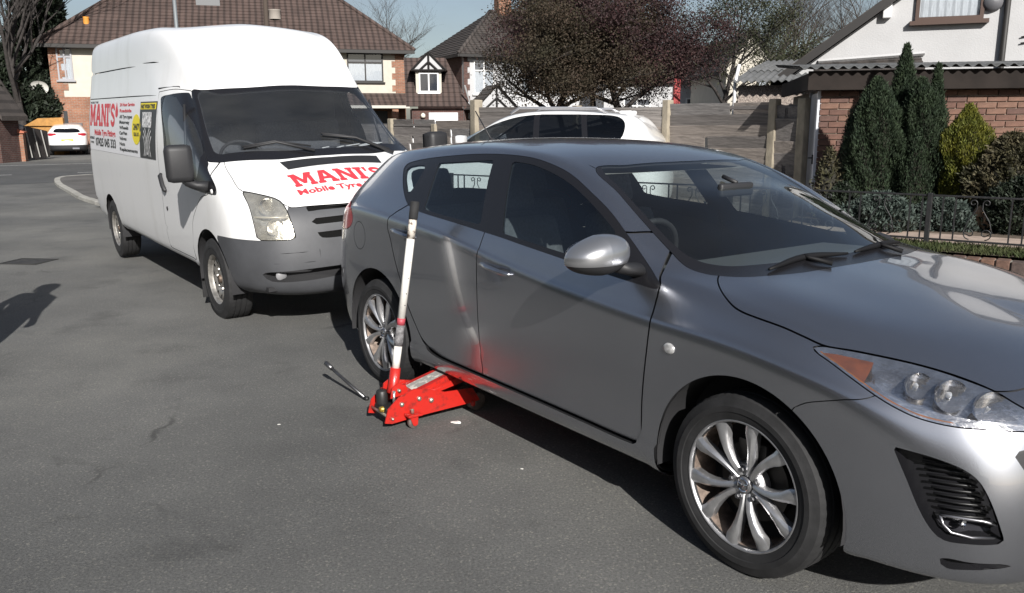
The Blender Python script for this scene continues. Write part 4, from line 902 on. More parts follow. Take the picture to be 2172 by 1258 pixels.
        fr = [(a-.008, k*(b-.006), c) for a, b, c in fr]
        fl.tube(fr+[fr[0]], .0045, 8); fo = fl.build('fog_lamp', mat('fog bezel', (.30, .30, .32), .3, .8), bo, True)
        fin = MB(); fin.add([(a-.022, b-k*.012, c) for a, b, c in fr], [list(range(len(fr)))]); fin.build('fog_lens', mat('dark lens', (.03, .03, .035), .12, coat=1), fo)
        bu = MB(); bu.lathe([(0, -.012), (.010, -.010), (.014, 0)], 16, 'x', (.672, k*.728, .417)); bu.build('bulb', CHROME, fo, True)
    for sd, k in (('R', -1), ('L', 1)):
        hd = empty('headlight', parent=root)
        soup_ob('lens', hl, LENS, hd, sd)
        inner = dish(hl, ghl, .085, .06); soup_ob('reflector', inner, mat('lamp chrome', (.82, .82, .84), .12, .95, var=.2, scale=18, bump=.0045, bscale=22), hd, sd)
        amb, _ = hl.cut(lambda V: np.maximum(-(ghl(V)+.012), V[:, 2]-.85+.36*(V[:, 0]-.20)))
        amb = amb.offset(-.006); soup_ob('amber_strip', amb, AMBER, hd, sd)
        tip, _ = hl.cut(lambda V: np.maximum(AZ(V)[:, 0]+.165-.55*(V[:, 2]-.80), ghl(V)+.003)); soup_ob('amber_reflector', tip.offset(-.008), mat('amber smoke', (.11, .045, .03), .35, col2=(.18, .062, .034), scale=14, coat=1), hd, sd)
        edge, _ = hl.cut(lambda V: np.maximum(-(ghl(V)+.006), -V[:, 2])); soup_ob('seal', edge.offset(-.004), BLACK, hd, sd)
        for (bx_, by_, bz_, br_) in ((.475, .69, .768, .040), (.555, .655, .752, .048), (.645, .605, .728, .050)):
            bw = MB(); bw.lathe([(br_, .022), (br_*.98, .012), (br_*.86, -.012), (br_*.6, -.030), (br_*.3, -.038), (.006, -.040)], 32, 'x'); b1 = bw.build('lamp_bowl', CHROME, hd, True)
            b1.location = (bx_, k*by_, bz_); b1.rotation_euler = (0, math.radians(-6), k*math.radians(34))
            b2 = MB(); b2.lathe([(0, .016), (.010, .012), (.013, 0), (.010, -.03)], 14, 'x'); b2.build('bulb', mat('bulb glass', (.75, .77, .8), .1, .6), b1, True)
        soup_ob('fuel_flap' if k < 0 else 'rear_quarter_patch', flap, PAINT, root, sd)
        soup_ob('tail_light', tail, REDL, root, sd)
        soup_ob('sill', sill, PAINT, root, sd)
        for nm, ds, pane, x0, x1, hc in (('front_door', fdoor, panes[0], -1.60, -.40, (-1.41, .868, .871)), ('rear_door', rdoor, panes[1], -2.70, -1.545, (-2.29, .866, .942))):
            d = soup_ob(nm, ds, PAINT, root, sd)
            soup_ob('window_pane', pane.offset(-.004), GLASSD, d, sd)
            hb = MB(); hx, hy, hz = hc
            P = [(hx-.118, hy+.006, hz+.010), (hx-.11, hy+.022, hz+.009), (hx-.05, hy+.034, hz+.005), (hx+.05, hy+.036, hz-.003), (hx+.105, hy+.026, hz-.008), (hx+.118, hy+.006, hz-.009)]
            hb.tube([(a, k*b, c) for a, b, c in P], [.011, .013, .0145, .0145, .013, .010], 10, flat=.8); hb.build('door_handle', PAINT, d, True)
        soup_ob('quarter_window', panes[2].offset(-.004), GLASSD, root, sd)
        soup_ob('window_surround', dlo.offset(-.002), BLACK, root, sd)
        rp = MB(); rp.lathe([(0, -.006), (.014, -.0058), (.021, -.0042), (.0245, .004)], 24, 'y', (0, 0, 0)); ro = rp.build('side_repeater', mat('repeater lens', (.42, .42, .42), .3, .2, var=.3, scale=90), root, True)
        ro.location = (-.331, k*.8815, .732); ro.rotation_euler = (0, 0, 0 if k < 0 else math.pi); ro.scale = (1.12, 1, .86)
        # door mirror
        mr = empty('door_mirror', parent=root)
        a_, b_ = np.meshgrid(np.linspace(0, 2*np.pi, 49), np.linspace(-np.pi/2, np.pi/2, 29), indexing='ij')
        pw = lambda v, e: np.sign(v)*np.abs(v)**e
        X_ = pw(np.cos(b_), .8)*pw(np.cos(a_), .9); Y_ = pw(np.cos(b_), .8)*pw(np.sin(a_), .9); Z_ = pw(np.sin(b_), .85)
        X_ = np.where(X_ < 0, X_*.55, X_)
        tp = 1-.28*np.clip(Y_, -1, 1)*(Y_ > 0)
        Sx = np.stack([-.615+.095*X_-.018*Y_, .985+.128*Y_, 1.045+.076*Z_*tp-.012*Y_], -1)
        Nx = np.cross(np.gradient(Sx, axis=0), np.gradient(Sx, axis=1)); Nx /= np.linalg.norm(Nx, axis=2, keepdims=True)+1e-9
        Nx[:, 0] = (0, 0, -1); Nx[:, -1] = (0, 0, 1)
        ms = Soup.grid(Sx, Nx); low, cap = ms.cut(lambda V: V[:, 2]-1.017+.02*(V[:, 1]-.985))
        if k < 0:
            soup_ob('mirror_cap', cap, mat('mirror silver', (.40, .405, .42), .30, .8, coat=1, coatr=.05), mr, sd); soup_ob('mirror_base', low.offset(-.002), PLAST, mr, sd)
            gm = MB(); gm.add([(-.668, k*(.985+.105*math.cos(t)), 1.045+.055*math.sin(t)) for t in np.linspace(0, 2*math.pi, 24)[:-1]], [list(range(23))]); gm.build('mirror_glass', mat('mirror glass', (.5, .52, .55), .03, 1), mr)
            ar = MB(); ar.tube([(-.59, k*.90, 1.0), (-.585, k*.855, .985), (-.59, k*.80, .975)], [.042, .036, .05], 12, flat=.62); ar.build('mirror_arm', PLAST, mr, True)
        else:
            MB().prism([(-.68, .945), (-.60, .985), (-.55, .975), (-.46, .915), (-.45, .895), (-.60, .90)], .80, .895, 'y').build('folded_mirror', PLAST, mr)
        # arch liner
        for xc in (0., -2.64):
            ln = MB(); V, F = [], []
            for i in range(25):
                t = math.radians(-8+196*i/24)
                for yy in (.862, .55): V.append((xc+.388*math.cos(t), k*yy, .318+.388*math.sin(t)))
            for i in range(24): F.append([2*i, 2*i+1, 2*i+3, 2*i+2])
            ln.add(V, F)
            ln.build('arch_liner', DARK, root, True)
    ws = soup_ob('windscreen', scrg.offset(-.001), GLASS, root, 'B'); soup_ob('screen_border', frit.offset(-.001), BLACK, ws, 'B')
    soup_ob('rear_window', rearg, GLASSD, root, 'B')
    # inner skin behind all gaps, with the window openings left free
    isk = [s.offset(-.014) for s in (body, bon, bump, fdoor, rdoor, sill, flap, dlo, frit, tail)]
    soup_ob('inner_skin', isk, DARK, root, 'B')
    fl = MB(); fl.box((-3.1, -.70, .205), (.40, .70, .23)); fl.box((.40, -.5, .21), (.62, .5, .235)); fl.box((-.35, -.70, .2), (.05, .70, .78)); fl.box((-3.2, -.55, .2), (-2.95, .55, .75)); fl.box((-2.95, -.78, .24), (-.4, .78, .3)); fl.build('floor_pan', DARK, root)
    # cabin
    ds = MB(); ds.prism([(-.30, .78), (-.32, .93), (-.46, .955), (-.72, .945), (-.84, .88), (-.80, .62), (-.5, .5)], -.60, .60, 'y'); ds.build('dashboard', mat('dash plastic', (.075, .08, .082), .75), root)
    sw = MB(); c0 = Vector((-.98, -.36, .93))
    sw.tube([c0+Vector((.06*math.cos(t)*.9, .185*math.sin(t), .17*math.cos(t))) for t in np.linspace(0, 2*math.pi, 33)], .014, 8, cap=False); sw.box((-1.0, -.46, .88), (-.95, -.26, .97), .02); sw.build('steering_wheel', PLAST, root, True)
    def seat(x, y, wd, nm='front_seat'):
        s_ = MB(); s_.box((x-.05, y-wd/2, .33), (x+.48, y+wd/2, .52), .06); M = Matrix.Translation((x-.03, y, .5))@Matrix.Rotation(math.radians(-20), 4, 'Y')
        s_.box((-.09, -wd/2+.02, -.08), (.07, wd/2-.02, .56), .06, M); so_ = s_.build(nm, SEAT, root, True)
        hs_ = []
        for yy in ([0] if wd < .8 else [-wd*.3, wd*.3]):
            h = MB(); h.box((-.06, yy-.125, .60), (.04, yy+.125, .80), .045, M); h.build('headrest', SEAT, so_, True)
    seat(-1.72, -.37, .5); seat(-1.72, .37, .5); seat(-2.55, 0, 1.25, 'rear_seat')
    rm = MB(); rm.box((-.80, -.11, 1.20), (-.77, .11, 1.26), .012); rm.tube([(-.78, 0, 1.26), (-.86, 0, 1.285)], .01, 6); rm.build('rear_view_mirror', PLAST, root, True)
    hlin = MB(); hlin.add([(-1.12, -.5, 1.30), (-1.12, .5, 1.30), (-2.9, .5, 1.33), (-2.9, -.5, 1.33)], [(0, 1, 2, 3)]); hlin.build('headlining', mat('headlining', (.30, .30, .29), .9), root)
    # wipers
    FV, FN = S.reshape(-1, 3), N.reshape(-1, 3)
    def on_screen(x, y, o):
        m = np.argmin((FV[:, 0]-x)**2+(FV[:, 1]-abs(y))**2+9*(FV[:, 2] < .9)); p, n = FV[m], FN[m]; z = p[2]-(n[0]*(x-p[0])+n[1]*(abs(y)-p[1]))/n[2]
        return (x+n[0]*o, y+(n[1] if y > 0 else -n[1])*o, z+n[2]*o)
    for pts, bl in ((((-.17, -.16), (-.21, -.19), (-.255, -.23)), ((-.228, -.47), (-.262, -.22), (-.235, .04))), (((-.18, .36), (-.22, .34), (-.26, .32)), ((-.24, .10), (-.27, .32), (-.30, .54)))):
        wp = MB(); P5 = smooth(bl, 5, False); nb = len(P5); wp.tube([on_screen(p[0], p[1], .010) for p in P5], [.004+.009*math.sin(math.pi*(i+.6)/nb) for i in range(nb)], 8); wp.tube([on_screen(pts[0][0], pts[0][1], .012), on_screen(bl[1][0]+.02, bl[1][1]*.85+pts[0][1]*.15, .016), on_screen(bl[1][0], bl[1][1], .018)], [.010, .008, .006], 8); wp.build('wiper', mat('wiper black', (.008, .008, .009), .6, spec=.2), root, True)
    ae = MB(); ae.lathe([(.0, .03), (.012, .028), (.022, .0)], 14, 'z', (-2.72, 0, 1.405)); ae.tube([(-2.72, 0, 1.42), (-2.90, 0, 1.60)], [.005, .0035], 8); ae.build('roof_aerial', PLAST, root, True)
    spo = MB(); spo.prism([(-2.98, 1.35), (-3.20, 1.315), (-3.235, 1.295), (-3.20, 1.285), (-2.98, 1.30)], -.46, .46, 'y'); spo.build('roof_spoiler', PAINT, root)
    for xc in (0., -2.64):
        for k in (-1, 1): wheel_obj(root, xc, k*.765, .318, k, .318, 'alloy', spin=.35 if xc else 0.)
    return root
HATCH = build_hatch()

# ================================================================ white high-roof van
WHITE = mat('white van paint', (.82, .82, .82), .35, coat=.6, coatr=.08, col2=(.66, .655, .63), scale=1.5, detail=8, mixr=(.50, .86), aniso=(1.6, 1.6, .5))
GREY = mat('grey bumper plastic', (.062, .064, .07), .55, var=.12, scale=4, bump=.0004, bscale=250)
STEEL = mat('steel wheel', (.42, .40, .37), .42, .75, var=.3, scale=22)
VGLASS = glass('van glass', (.80, .83, .86), .95, 1.75, dust=.03)  # dust here is light haze painted into the van glass
REDP = mat('red vinyl print', (.62, .045, .06), .45); BLKP = mat('black vinyl print', (.02, .02, .022), .45); YELP = mat('yellow vinyl print', (.80, .66, .02), .45); LILAC = mat('sign vinyl', (.74, .74, .765), .4, var=.02, scale=2)
SLAB = {'M': (1.3, [[(0,0),(.40,0),(.40,.17),(.33,.17),(.33,.60),(.56,.17),(.74,.17),(.97,.60),(.97,.17),(.90,.17),(.90,0),(1.3,0),(1.3,.17),(1.22,.17),(1.22,.83),(1.3,.83),(1.3,1),(.92,1),(.65,.48),(.38,1),(0,1),(0,.83),(.08,.83),(.08,.17),(0,.17)]]),
 'A': (1.2, [[(0,0),(.42,0),(.42,.17),(.36,.17),(.40,.28),(.60,.28),(.60,.46),(.50,.46),(.60,.78),(.60,1),(.40,1),(.08,.17),(0,.17)], [(.60,.28),(.80,.28),(.84,.17),(.78,.17),(.78,0),(1.2,0),(1.2,.17),(1.12,.17),(.80,1),(.60,1),(.60,.78),(.70,.46),(.60,.46)]]),
 'N': (1.15, [[(0,0),(.40,0),(.40,.17),(.32,.17),(.32,.62),(.80,0),(1.07,0),(1.07,.83),(1.15,.83),(1.15,1),(.75,1),(.75,.83),(.83,.83),(.83,.40),(.36,1),(0,1),(0,.83),(.08,.83),(.08,.17),(0,.17)]]),
 'I': (.5, [[(0,0),(.5,0),(.5,.17),(.40,.17),(.40,.83),(.5,.83),(.5,1),(0,1),(0,.83),(.10,.83),(.10,.17),(0,.17)]]), "'": (.22, [[(.05,.62),(.16,.62),(.22,1),(0,1)]])}
def s_glyph():
    P = [(.47+.31*math.cos(math.radians(a)), .715+.185*math.sin(math.radians(a))) for a in range(0, 271, 15)]+[(.47+.31*math.cos(math.radians(a)), .285+.185*math.sin(math.radians(a))) for a in range(75, -181, -15)]
    L, R = [], []
    for i, p in enumerate(P):
        a, b = P[max(i-1, 0)], P[min(i+1, len(P)-1)]; d = np.array(b)-np.array(a); d /= np.linalg.norm(d)+1e-9; n = np.array([-d[1], d[0]])*.10
        L.append(tuple(np.array(p)+n)); R.append(tuple(np.array(p)-n))
    return (.95, [[L[i], R[i], R[i+1], L[i+1]] for i in range(len(P)-1)])
SLAB['S'] = s_glyph()
def slab_text(t, h, wd):
    """-> list of polygons fitted to a box wd x h"""
    out, x = [], 0
    for ch in t:
        a, ps = SLAB[ch]; out += [[(x+u, v) for u, v in p] for p in ps]; x += a+.07
    k = wd/(x-.07); return [[(u*k, v*h) for u, v in p] for p in out]
def font_text(t, h, wd=None, bold=.0):
    c = bpy.data.curves.new('t', 'FONT'); c.body = t; c.size = 1; c.resolution_u = 2; c.offset = bold
    o = bpy.data.objects.new('t', c); COL.objects.link(o)
    me = o.to_mesh(); V = np.array([v.co[:2] for v in me.vertices]); F = [list(p.vertices) for p in me.polygons]; o.to_mesh_clear()
    bpy.data.objects.remove(o); bpy.data.curves.remove(c)
    V[:, 0] -= V[:, 0].min(); k = h/.7; kx = wd/V[:, 0].max() if wd else k
    return [[(V[i, 0]*kx, V[i, 1]*k) for i in f] for f in F]
def decal(name, polys, fmap, m, parent):
    V, F = [], []
    for p in polys:
        b = len(V); V += [fmap(u, v) for u, v in p]; F.append(list(range(b, b+len(p))))
    return ob(name, V, F, m, parent)
def steel_parts():
    out = [('tyre', tyre_mesh(.332, .20, .196, 70))]
    rim = MB().lathe([(.186, -.075), (.200, -.094), (.206, -.092), (.204, -.084), (.192, -.074), (.182, -.04), (.176, .0), (.176, .08), (.198, .09)], 64); out.append(('rim', rim.mesh('rim', STEEL, angle=40)))
    r = np.array([.02, .035, .05, .062, .07, .08, .09, .10, .112, .124, .136, .148, .158, .168, .178, .186]); y = np.interp(r, [.02, .05, .066, .085, .115, .15, .17, .186], [-.055, -.055, -.05, -.035, -.062, -.068, -.05, -.045])
    th = np.linspace(0, 2*np.pi, 121); A, B = np.meshgrid(th, np.arange(len(r)), indexing='ij')
    Sx = np.stack([r[B]*np.cos(A), y[B], r[B]*np.sin(A)], -1); Nx = np.cross(np.gradient(Sx, axis=0), np.gradient(Sx, axis=1)); Nx /= np.linalg.norm(Nx, axis=2, keepdims=True)+1e-9
    if Nx[0, 5, 1] > 0: Nx = -Nx
    s = Soup.grid(Sx, Nx)
    for k in range(10):
        t = 2*math.pi*k/10; c = (.137*math.cos(t), .137*math.sin(t)); _, s = s.cut(lambda V: np.hypot(V[:, 0]-c[0], V[:, 2]-c[1])-.0155)
    _, s = s.cut(lambda V: np.hypot(V[:, 0], V[:, 2])-.036)
    idx = np.unique(np.concatenate([s.Q.ravel()]+[np.array(p) for p in s.P])); rm = np.zeros(len(s.V), int); rm[idx] = np.arange(len(idx))
    d = data('wheel_disc', s.V[idx], [rm[q].tolist() for q in s.Q]+[rm[np.array(p)].tolist() for p in s.P], STEEL, True); out.append(('wheel_disc', d))
    hb = MB().lathe([(0, -.075), (.03, -.073), (.036, -.06), (.037, -.03)], 24); out.append(('hub', hb.mesh('hub', mat('hub rust', (.12, .09, .07), .6, .5, var=.4, scale=30), angle=40)))
    nm = MB().lathe([(0, -.062), (.010, -.062), (.0125, -.057), (.0125, -.03)], 6).mesh('wheel_nut', STEEL, angle=40)
    for k in range(6):
        t = 2*math.pi*k/6; me = nm.copy(); me.transform(Matrix.Translation((.08*math.cos(t), 0, .08*math.sin(t)))); out.append(('wheel_nut', me))
    bk = MB().lathe([(0, .0), (.178, .0)], 40); out.append(('wheel_back', bk.mesh('wheel_back', DARK)))
    return out
WHEELS['steel'] = steel_parts
VAN = [
 [(.7,0,.25),(.86,0,.28),(.92,0,.36),(.94,0,.52),(.91,0,.7),(.83,0,.92),(.5,0,1.13),(.08,0,1.31),(-.32,0,1.6),(-.62,0,1.86),(-.88,0,2.08),(-1.15,0,2.29),(-1.35,0,2.405),(-1.7,0,2.44)],
 [(.68,.38,.25),(.83,.42,.28),(.89,.43,.36),(.91,.44,.52),(.88,.44,.7),(.79,.42,.93),(.47,.4,1.12),(.05,.42,1.3),(-.34,.4,1.59),(-.64,.38,1.85),(-.9,.37,2.075),(-1.17,.35,2.285),(-1.38,.24,2.4),(-1.9,0,2.45)],
 [(.58,.6,.26),(.72,.7,.29),(.78,.735,.37),(.8,.75,.52),(.78,.75,.7),(.69,.735,.95),(.4,.68,1.11),(-.04,.7,1.285),(-.4,.655,1.57),(-.68,.62,1.83),(-.93,.6,2.07),(-1.2,.56,2.28),(-1.48,.42,2.395),(-2.2,0,2.451)],
 [(.45,.7,.27),(.52,.85,.31),(.56,.9,.39),(.57,.92,.54),(.55,.92,.72),(.47,.895,.97),(.25,.865,1.13),(-.14,.84,1.275),(-.46,.795,1.55),(-.73,.745,1.81),(-.98,.72,2.06),(-1.27,.67,2.285),(-1.65,.5,2.4),(-2.5,0,2.451)],
 [(.3,.75,.28),(.32,.92,.33),(.34,.955,.42),(.35,.97,.56),(.34,.972,.75),(.28,.955,1),(.1,.92,1.15),(-.2,.875,1.285),(-.52,.82,1.55),(-.78,.775,1.8),(-1.02,.755,2.08),(-1.32,.727,2.3),(-1.85,.58,2.41),(-2.8,0,2.452)],
 [(.03,.75,.3),(.05,.93,.34),(.05,.965,.43),(.05,.982,.57),(.05,.983,.77),(.02,.975,1.03),(-.08,.94,1.2),(-.3,.895,1.33),(-.62,.845,1.56),(-.87,.8,1.8),(-1.15,.785,2.06),(-1.5,.767,2.315),(-2.1,.61,2.43),(-3.1,0,2.452)],
 [(-.35,.75,.31),(-.35,.93,.36),(-.35,.97,.45),(-.35,.985,.6),(-.35,.986,.8),(-.35,.98,1.06),(-.38,.955,1.25),(-.5,.918,1.42),(-.76,.87,1.62),(-1,.83,1.81),(-1.35,.81,2.05),(-1.8,.792,2.335),(-2.4,.63,2.43),(-3.4,0,2.453)],
 [(-.9,.75,.32),(-.9,.93,.37),(-.9,.972,.46),(-.9,.986,.61),(-.9,.987,.82),(-.9,.983,1.08),(-.92,.965,1.3),(-.98,.935,1.5),(-1.15,.9,1.67),(-1.35,.872,1.82),(-1.7,.835,2.06),(-2.2,.802,2.355),(-2.8,.64,2.43),(-3.7,0,2.453)],
 [(-1.6,.75,.32),(-1.6,.93,.37),(-1.6,.972,.46),(-1.6,.986,.62),(-1.6,.987,.83),(-1.6,.983,1.09),(-1.6,.97,1.32),(-1.62,.945,1.53),(-1.65,.915,1.7),(-1.75,.89,1.82),(-2.1,.845,2.07),(-2.6,.807,2.36),(-3.2,.64,2.43),(-4,0,2.454)],
 [(-2.6,.75,.32),(-2.6,.93,.38),(-2.6,.972,.47),(-2.6,.986,.63),(-2.6,.987,.84),(-2.6,.983,1.1),(-2.6,.97,1.33),(-2.6,.947,1.54),(-2.6,.92,1.71),(-2.63,.9,1.82),(-2.8,.85,2.08),(-3.2,.807,2.36),(-3.6,.64,2.43),(-4.2,0,2.454)],
 [(-3.7,.75,.32),(-3.7,.93,.39),(-3.7,.972,.48),(-3.7,.986,.63),(-3.7,.987,.84),(-3.7,.983,1.1),(-3.7,.97,1.33),(-3.7,.947,1.54),(-3.7,.92,1.71),(-3.7,.9,1.82),(-3.75,.85,2.08),(-3.95,.807,2.36),(-4.2,.64,2.43),(-4.5,0,2.455)],
 [(-4.5,.72,.34),(-4.5,.91,.41),(-4.5,.955,.5),(-4.5,.975,.64),(-4.5,.978,.84),(-4.5,.975,1.1),(-4.5,.962,1.33),(-4.5,.94,1.54),(-4.5,.913,1.71),(-4.5,.893,1.82),(-4.5,.845,2.08),(-4.53,.802,2.35),(-4.6,.63,2.43),(-4.7,0,2.438)],
 [(-4.63,.65,.36),(-4.72,.84,.42),(-4.73,.89,.51),(-4.73,.92,.65),(-4.73,.925,.85),(-4.73,.92,1.1),(-4.73,.908,1.33),(-4.73,.888,1.54),(-4.72,.865,1.71),(-4.72,.845,1.82),(-4.71,.8,2.07),(-4.7,.75,2.31),(-4.7,.57,2.42),(-4.72,0,2.42)],
 [(-4.68,.35,.37),(-4.8,.5,.43),(-4.8,.5,.52),(-4.8,.5,.66),(-4.8,.5,.85),(-4.8,.5,1.1),(-4.79,.5,1.33),(-4.78,.5,1.54),(-4.77,.5,1.71),(-4.77,.5,1.82),(-4.75,.48,2.06),(-4.73,.45,2.26),(-4.73,.3,2.37),(-4.74,0,2.39)],
 [(-4.68,0,.37),(-4.8,0,.43),(-4.81,0,.52),(-4.81,0,.66),(-4.81,0,.85),(-4.81,0,1.1),(-4.8,0,1.33),(-4.79,0,1.54),(-4.78,0,1.71),(-4.77,0,1.82),(-4.76,0,2),(-4.75,0,2.18),(-4.75,0,2.28),(-4.75,0,2.36)]]

def build_van():
    root = empty('panel_van', (-1.5828, 7.1419, .008), 0, 'white high roof tyre fitting van with red lettering behind the hatchback', 'van')
    root.rotation_mode = 'XYZ'; root.rotation_euler = (.0338, .0101, -.9445)
    S, N, tu, tv = shell(VAN, .03)
    FV, FN = S.reshape(-1, 3), N.reshape(-1, 3)
    def on_side(x, z):
        m = np.argmin((FV[:, 0]-x)**2+(FV[:, 2]-z)**2+9*(FV[:, 1] < .6)); p, n = FV[m], FN[m]
        return (x, -(p[1]-(n[0]*(x-p[0])+n[2]*(z-p[2]))/n[1]), z)
    def on_top(x, y):
        wv = abs(y); m = np.argmin((FV[:, 0]-x)**2+(FV[:, 1]-wv)**2+9*(FV[:, 2] < .85)+9*(FV[:, 2] > 1.6)); p, n = FV[m], FN[m]
        return (x, y, p[2]-(n[0]*(x-p[0])+n[1]*(wv-p[1]))/n[2])
    # arches, feature creases
    for xc in (0., -3.75):
        rr = np.hypot(S[..., 0]-xc, S[..., 2]-.33); k = (S[..., 1] > .7)*sstep(1-np.abs(rr-.47)/.07); S = S+N*(.012*k)[..., None]
    k = (S[..., 1] > .8)*np.where((S[..., 0] < -.45), sstep(1-np.abs(S[..., 2]-.615)/.028), 0); S = S-N*(.010*k)[..., None]
    k = (S[..., 1] > .6)*np.where((S[..., 0] < -1.05), sstep(1-np.abs(S[..., 2]-2.085)/.03)*sstep((-1.05-S[..., 0])/.3), 0); S = S-N*(.022*k)[..., None]
    k = (S[..., 1] > .8)*sstep((-1.40-S[..., 0])/.03)*sstep((S[..., 2]-1.18)/.03)*sstep((1.775-S[..., 2])/.02)*sstep((S[..., 0]+4.68)/.03); S = S-N*(.008*k)[..., None]
    b = Soup.grid(S, N)
    for xc, R_ in ((0., .408), (-3.75, .40)): _, b = b.cut(lambda V: np.where(V[:, 1] > .5, np.hypot(V[:, 0]-xc, V[:, 2]-.33)-R_, 1))
    # windscreen: black border and pane
    WSO = [(-.60, 0, 1), (-.606, .32), (-.645, .55), (-.70, .70), (-.775, .778, 1), (-.45, .832), (-.14, .886), (-.085, .86), (-.025, .80), (.10, .55), (.157, .386), (.174, .148), (.18, 0, 1), (.18, -.3, 1), (-.60, -.3, 1)]
    gwo = sdf(WSO, XW, lambda V: 1.16-V[:, 2], lambda V: V[:, 2]-1.9)
    scr, b = gap_split(b, gwo, .0015)
    WSG = [(-.565, 0, 1), (-.57, .30), (-.61, .58), (-.705, .735), (-.62, .762), (-.205, .815), (-.13, .79), (-.09, .72), (.0, .50), (.06, .30), (.08, 0, 1), (.08, -.3, 1), (-.565, -.3, 1)]
    pane, frit = scr.cut(sdf(WSG, XW))
    # cab side glazing (black frame with sail tip)
    DLO = [(-1.339, 1.766), (-1.15, 1.787), (-.95, 1.797), (-.80, 1.797, 1), (-.62, 1.66), (-.30, 1.41), (-.11, 1.244), (.182, 1.092), (.235, 1.031), (.20, 1.019), (-.184, 1.027), (-.478, 1.042), (-.658, 1.072), (-.843, 1.093), (-.975, 1.148), (-1.104, 1.243), (-1.166, 1.449), (-1.331, 1.728)]
    gd = sdf(DLO, XZ, lambda V: .6-V[:, 1], lambda V: np.interp(V[:, 0], [-.8, -.45, -.14, .24], [.775, .83, .885, .93])-V[:, 1])
    dlo, b = b.cut(gd)
    DG = [(-1.285, 1.745), (-1.0, 1.765, 1), (-.60, 1.56), (-.30, 1.35), (-.20, 1.25), (-.22, 1.12), (-.60, 1.12), (-.86, 1.15), (-1.02, 1.22), (-1.10, 1.42)]
    dg, dlo = dlo.cut(sdf(DG, XZ))
    # headlight, bonnet, bumper
    HLp = [(.438, .826, 1.057), (.509, .769, 1.044), (.639, .656, 1.005), (.703, .619, .967), (.774, .608, .893), (.842, .593, .738), (.843, .605, .717), (.77, .73, .714), (.696, .831, .717), (.657, .833, .833), (.577, .83, .958)]
    ghl = sdf([(.6*x-.8*y_, z, 1) if i in (0, 5, 8) else (.6*x-.8*y_, z) for i, (x, y_, z) in enumerate(HLp)], lambda V: np.stack([.6*V[:, 0]-.8*V[:, 1], V[:, 2]], 1), lambda V: .3-V[:, 0])
    hl, b = gap_split(b, ghl, .003)
    BON = [(.12, 0, 1), (.12, .148, 1), (.10, .386, 1), (.03, .56, 1), (-.075, .78, 1), (.05, .808), (.20, .822), (.42, .832), (.509, .769), (.639, .656), (.703, .619), (.745, .58), (.765, .487), (.80, .2), (.805, 0, 1), (.805, -.3, 1), (.12, -.3, 1)]
    bon, b = gap_split(b, sdf(BON, XW, lambda V: .925-V[:, 2], lambda V: V[:, 2]-1.45), .0025)
    bp, b = b.cut(lambda V: np.maximum(np.interp(V[:, 1], [0, .60, .66, .70, .98], [.96, .96, .80, .716, .716])-V[:, 2], .25-V[:, 0])*-1 if False else np.maximum(V[:, 2]-np.interp(V[:, 1], [0, .58, .64, .68, .80, .99], [.97, .97, .86, .718, .714, .722]), .24-V[:, 0]))
    def wz(poly): return sdf(poly, WZ, lambda V: .5-V[:, 0])
    slots = []
    for pl in ([(0, .944, 1), (.485, .935, 1), (.468, .903, 1), (0, .912, 1), (-.2, .912, 1), (-.2, .944, 1)], [(0, .862, 1), (.475, .852, 1), (.458, .808, 1), (0, .815, 1), (-.2, .815, 1), (-.2, .862, 1)], [(0, .762, 1), (.446, .751, 1), (.41, .710, 1), (.36, .704, 1), (0, .704, 1), (-.2, .704, 1), (-.2, .762, 1)]):
        g = wz(pl); a, bp = bp.cut(g); slots.append(dish(a, g, .04, .012))
    INT = [(0, .495, 1), (.27, .495), (.555, .489), (.832, .478, 1), (.81, .437), (.76, .405), (.53, .402), (.27, .418), (0, .420, 1), (-.3, .420, 1), (-.3, .495, 1)]
    gi = wz(INT); it, bp = bp.cut(gi)
    for poly in ([(.436, .30), (.440, .60), (.425, .70)], [(.45, .612), (.62, .618), (.88, .606)], [(.86, .53), (.70, .545), (.46, .54)]):
        Pp = smooth(poly, closed=False); _, bp = bp.cut(lambda V: np.maximum(sdist(Pp, WZ(V), False)-.0022, .4-V[:, 0]))
    # door
    DR = [(-1.42, 1.815, 1), (-1.05, 1.83), (-.78, 1.81, 1), (-.10, 1.3, 1), (.10, 1.06), (-.10, .98), (-.25, .88), (-.40, .74), (-.43, .55), (-.43, .43, 1), (-1.28, .43, 1), (-1.31, .67), (-1.30, .9), (-1.335, 1.2)]
    dr, b = gap_split(b, sdf(DR, XZ, lambda V: .6-V[:, 1]), .003)
    for xs, z0, z1 in ((-3.02, .45, 2.05),):
        _, b = b.cut(lambda V: np.maximum(np.maximum(np.abs(V[:, 0]-xs+.12*np.clip(1.0-V[:, 2], 0, 1))-.0016, .6-V[:, 1]), np.maximum(z0-V[:, 2], V[:, 2]-z1)))
    _, b = b.cut(lambda V: np.maximum(np.maximum(np.abs(V[:, 2]-2.085)-.010*np.clip((-1.15-V[:, 0])/.9, .02, 1), .6-V[:, 1]), np.maximum(-4.72-V[:, 0], V[:, 0]+1.15)))
    for z_, x0, x1, g_ in ((1.79, -4.7, -1.47, .006), (.612, -3.32, -.44, .0035)):
        _, b = b.cut(lambda V: np.maximum(np.maximum(np.abs(V[:, 2]-z_)-g_, .6-V[:, 1]), np.maximum(x0-V[:, 0], V[:, 0]-x1)))
    # ---- objects
    soup_ob('body', b, WHITE, root, 'B'); soup_ob('bonnet', bon, WHITE, root, 'B')
    bo = soup_ob('front_bumper', bp, GREY, root, 'B')
    for s_ in slots: soup_ob('grille_slot', s_, mat('grille black', (.006, .006, .006), .8, spec=.1, bump=.004, bscale=90), bo, 'B')
    soup_ob('lower_intake', dish(it, gi, .07, .015), PLAST, bo, 'B')
